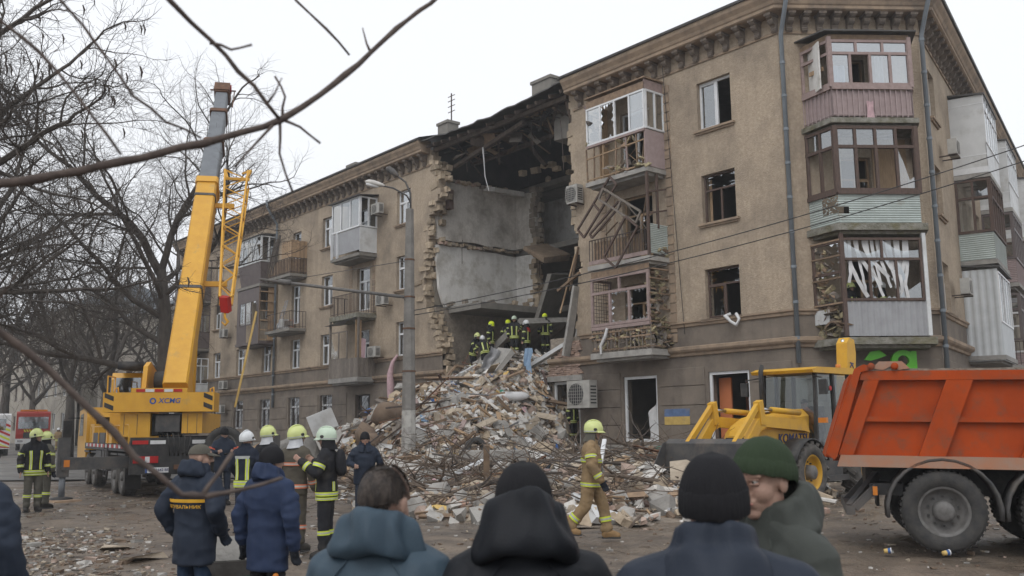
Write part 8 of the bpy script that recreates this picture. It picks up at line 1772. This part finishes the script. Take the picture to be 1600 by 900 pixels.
for k, pth in NB.items():
    r0, r1 = RB.get(k, (.0042,.0025)); m = MB(); m.smooth = True; Q = []
    for a, b_ in zip(pth, pth[1:]):
        a, b_ = Vector(a), Vector(b_); n = max(2, int((b_-a).length/.05))
        for i in range(n): Q.append(a.lerp(b_, i/n))
    Q.append(Vector(pth[-1])); Q = [q+Vector((rg.uniform(-1,1),rg.uniform(-1,1),rg.uniform(-1,1)))*.003 for q in Q]; Q = [q-nt_.location for q in Q]
    m.tube(Q, [(r0+(r1-r0)*i/len(Q))*(1+.22*(i % 4 == 0)+.1*rg.uniform(-1,1)) for i in range(len(Q))], 8)
    if k in 'ABDF' or k == 'C':
        for i in range(2, len(Q)-1, 4):
            if rg.random() < .6: dq = Vector((rg.uniform(-1,1),rg.uniform(-.6,.6),rg.uniform(-1,1))).normalized(); L_ = rg.uniform(.02,.07) if rg.random() < .8 else .16; m.tube([Q[i],Q[i]+dq*L_*.5,Q[i]+dq*L_+Vector((0,0,.02))],[r1*.8,r1*.55,r1*.3],5)
    m.build('branch', 'bark_near', nt_, fix=False)
# ---- distant houses
def house(name, label, fr, x0, x1, zt, floors, mat='far_plaster', step=3.4, hip=2.5, dep=10, z0=0):
    h = thing(name, label, 'building', fr @ Vector((x0,0,z0))); iv = T(*(-h.location)) @ fr; ops = []
    x = x0+1.2
    while x+1.3 < x1: ops += [(x, x+1.2, z, z+1.7) for z in floors]; x += step
    m = MB(); wall_cells(m, x0, x1, z0-.3, zt, ops, 0, .3); m.build('wall', mat, h, iv)
    m = MB(); m.box(x1-.3,x1,.31,dep,z0-.3,zt); m.build('side_wall', mat, h, iv); m = MB(); m.box(x0,x0+.3,.31,dep,z0-.3,zt); m.build('side_wall', mat, h, iv); m = MB(); m.box(x0,x1,4,4.2,z0,zt-.1); m.build('inner_wall', 'room_wall', h, iv)
    for o in ops:
        f = MB(); a, b_, c, d = o
        for q in ((a,a+.08,c,d),(b_-.08,b_,c,d),(a+.08,b_-.08,c,c+.08),(a+.08,b_-.08,d-.08,d),((a+b_)/2-.04,(a+b_)/2+.04,c+.08,d-.08)): f.box(q[0],q[1],.12,.18,q[2],q[3])
        w = f.build('window', 'white_pvc' if (int(a*7) % 3) else 'brown_wood', h, iv); g_ = MB(); g_.quad((a+.05,.15,c+.05),(b_-.05,.15,c+.05),(b_-.05,.15,d-.05),(a+.05,.15,d-.05)); g_.build('pane', 'glass_dark', w, iv, fix=False)
    m = MB(); m.prism([(-.5,zt),(dep+.5,zt),(dep+.5,zt+.12),(dep/2,zt+hip),(-.5,zt+.12)], x0-.3, x1+.3, 'yz'); m.build('roof', 'pipe_grey', h, iv); m = MB(); m.box(x0,x1,-.25,-.002,zt-.4,zt-.002); m.build('cornice', mat, h, iv); return h
house('distant_house', 'pale three storey house beyond the apartment block behind the crane', FA @ T(0,1.5,0), -78, -57, 12.0, (2.2,5.6,9.0), z0=.5)
house('distant_house', 'grey pale house farther down the street behind the bare trees', FA @ T(0,.5,0), -125, -81, 14.5, (2.2,5.6,9.0,12.0), z0=.7)
house('distant_house', 'far house on the left side of the street behind the chevron van', T(-92,116,0) @ RZ(R(24)), 0, 40, 13, (2.2,5.6,9.0), z0=.7)
# ---- damp winter air

hz = MB(); hz.box(-190, 190, -8, 215, -1.2, 30)
hm_ = bpy.data.materials.new('haze'); hm_.use_nodes = True; N, L = nt(hm_); N.clear(); ho = N.new('ShaderNodeOutputMaterial'); hv = N.new('ShaderNodeVolumePrincipled')
hv.inputs['Color'].default_value = (.93, .95, .98, 1); hv.inputs['Density'].default_value = .0009; hv.inputs['Anisotropy'].default_value = .2; L.new(hv.outputs[0], ho.inputs['Volume'])
tag(hz.build('haze', hm_), 'thin winter haze paling the far street', 'haze', kind='stuff')
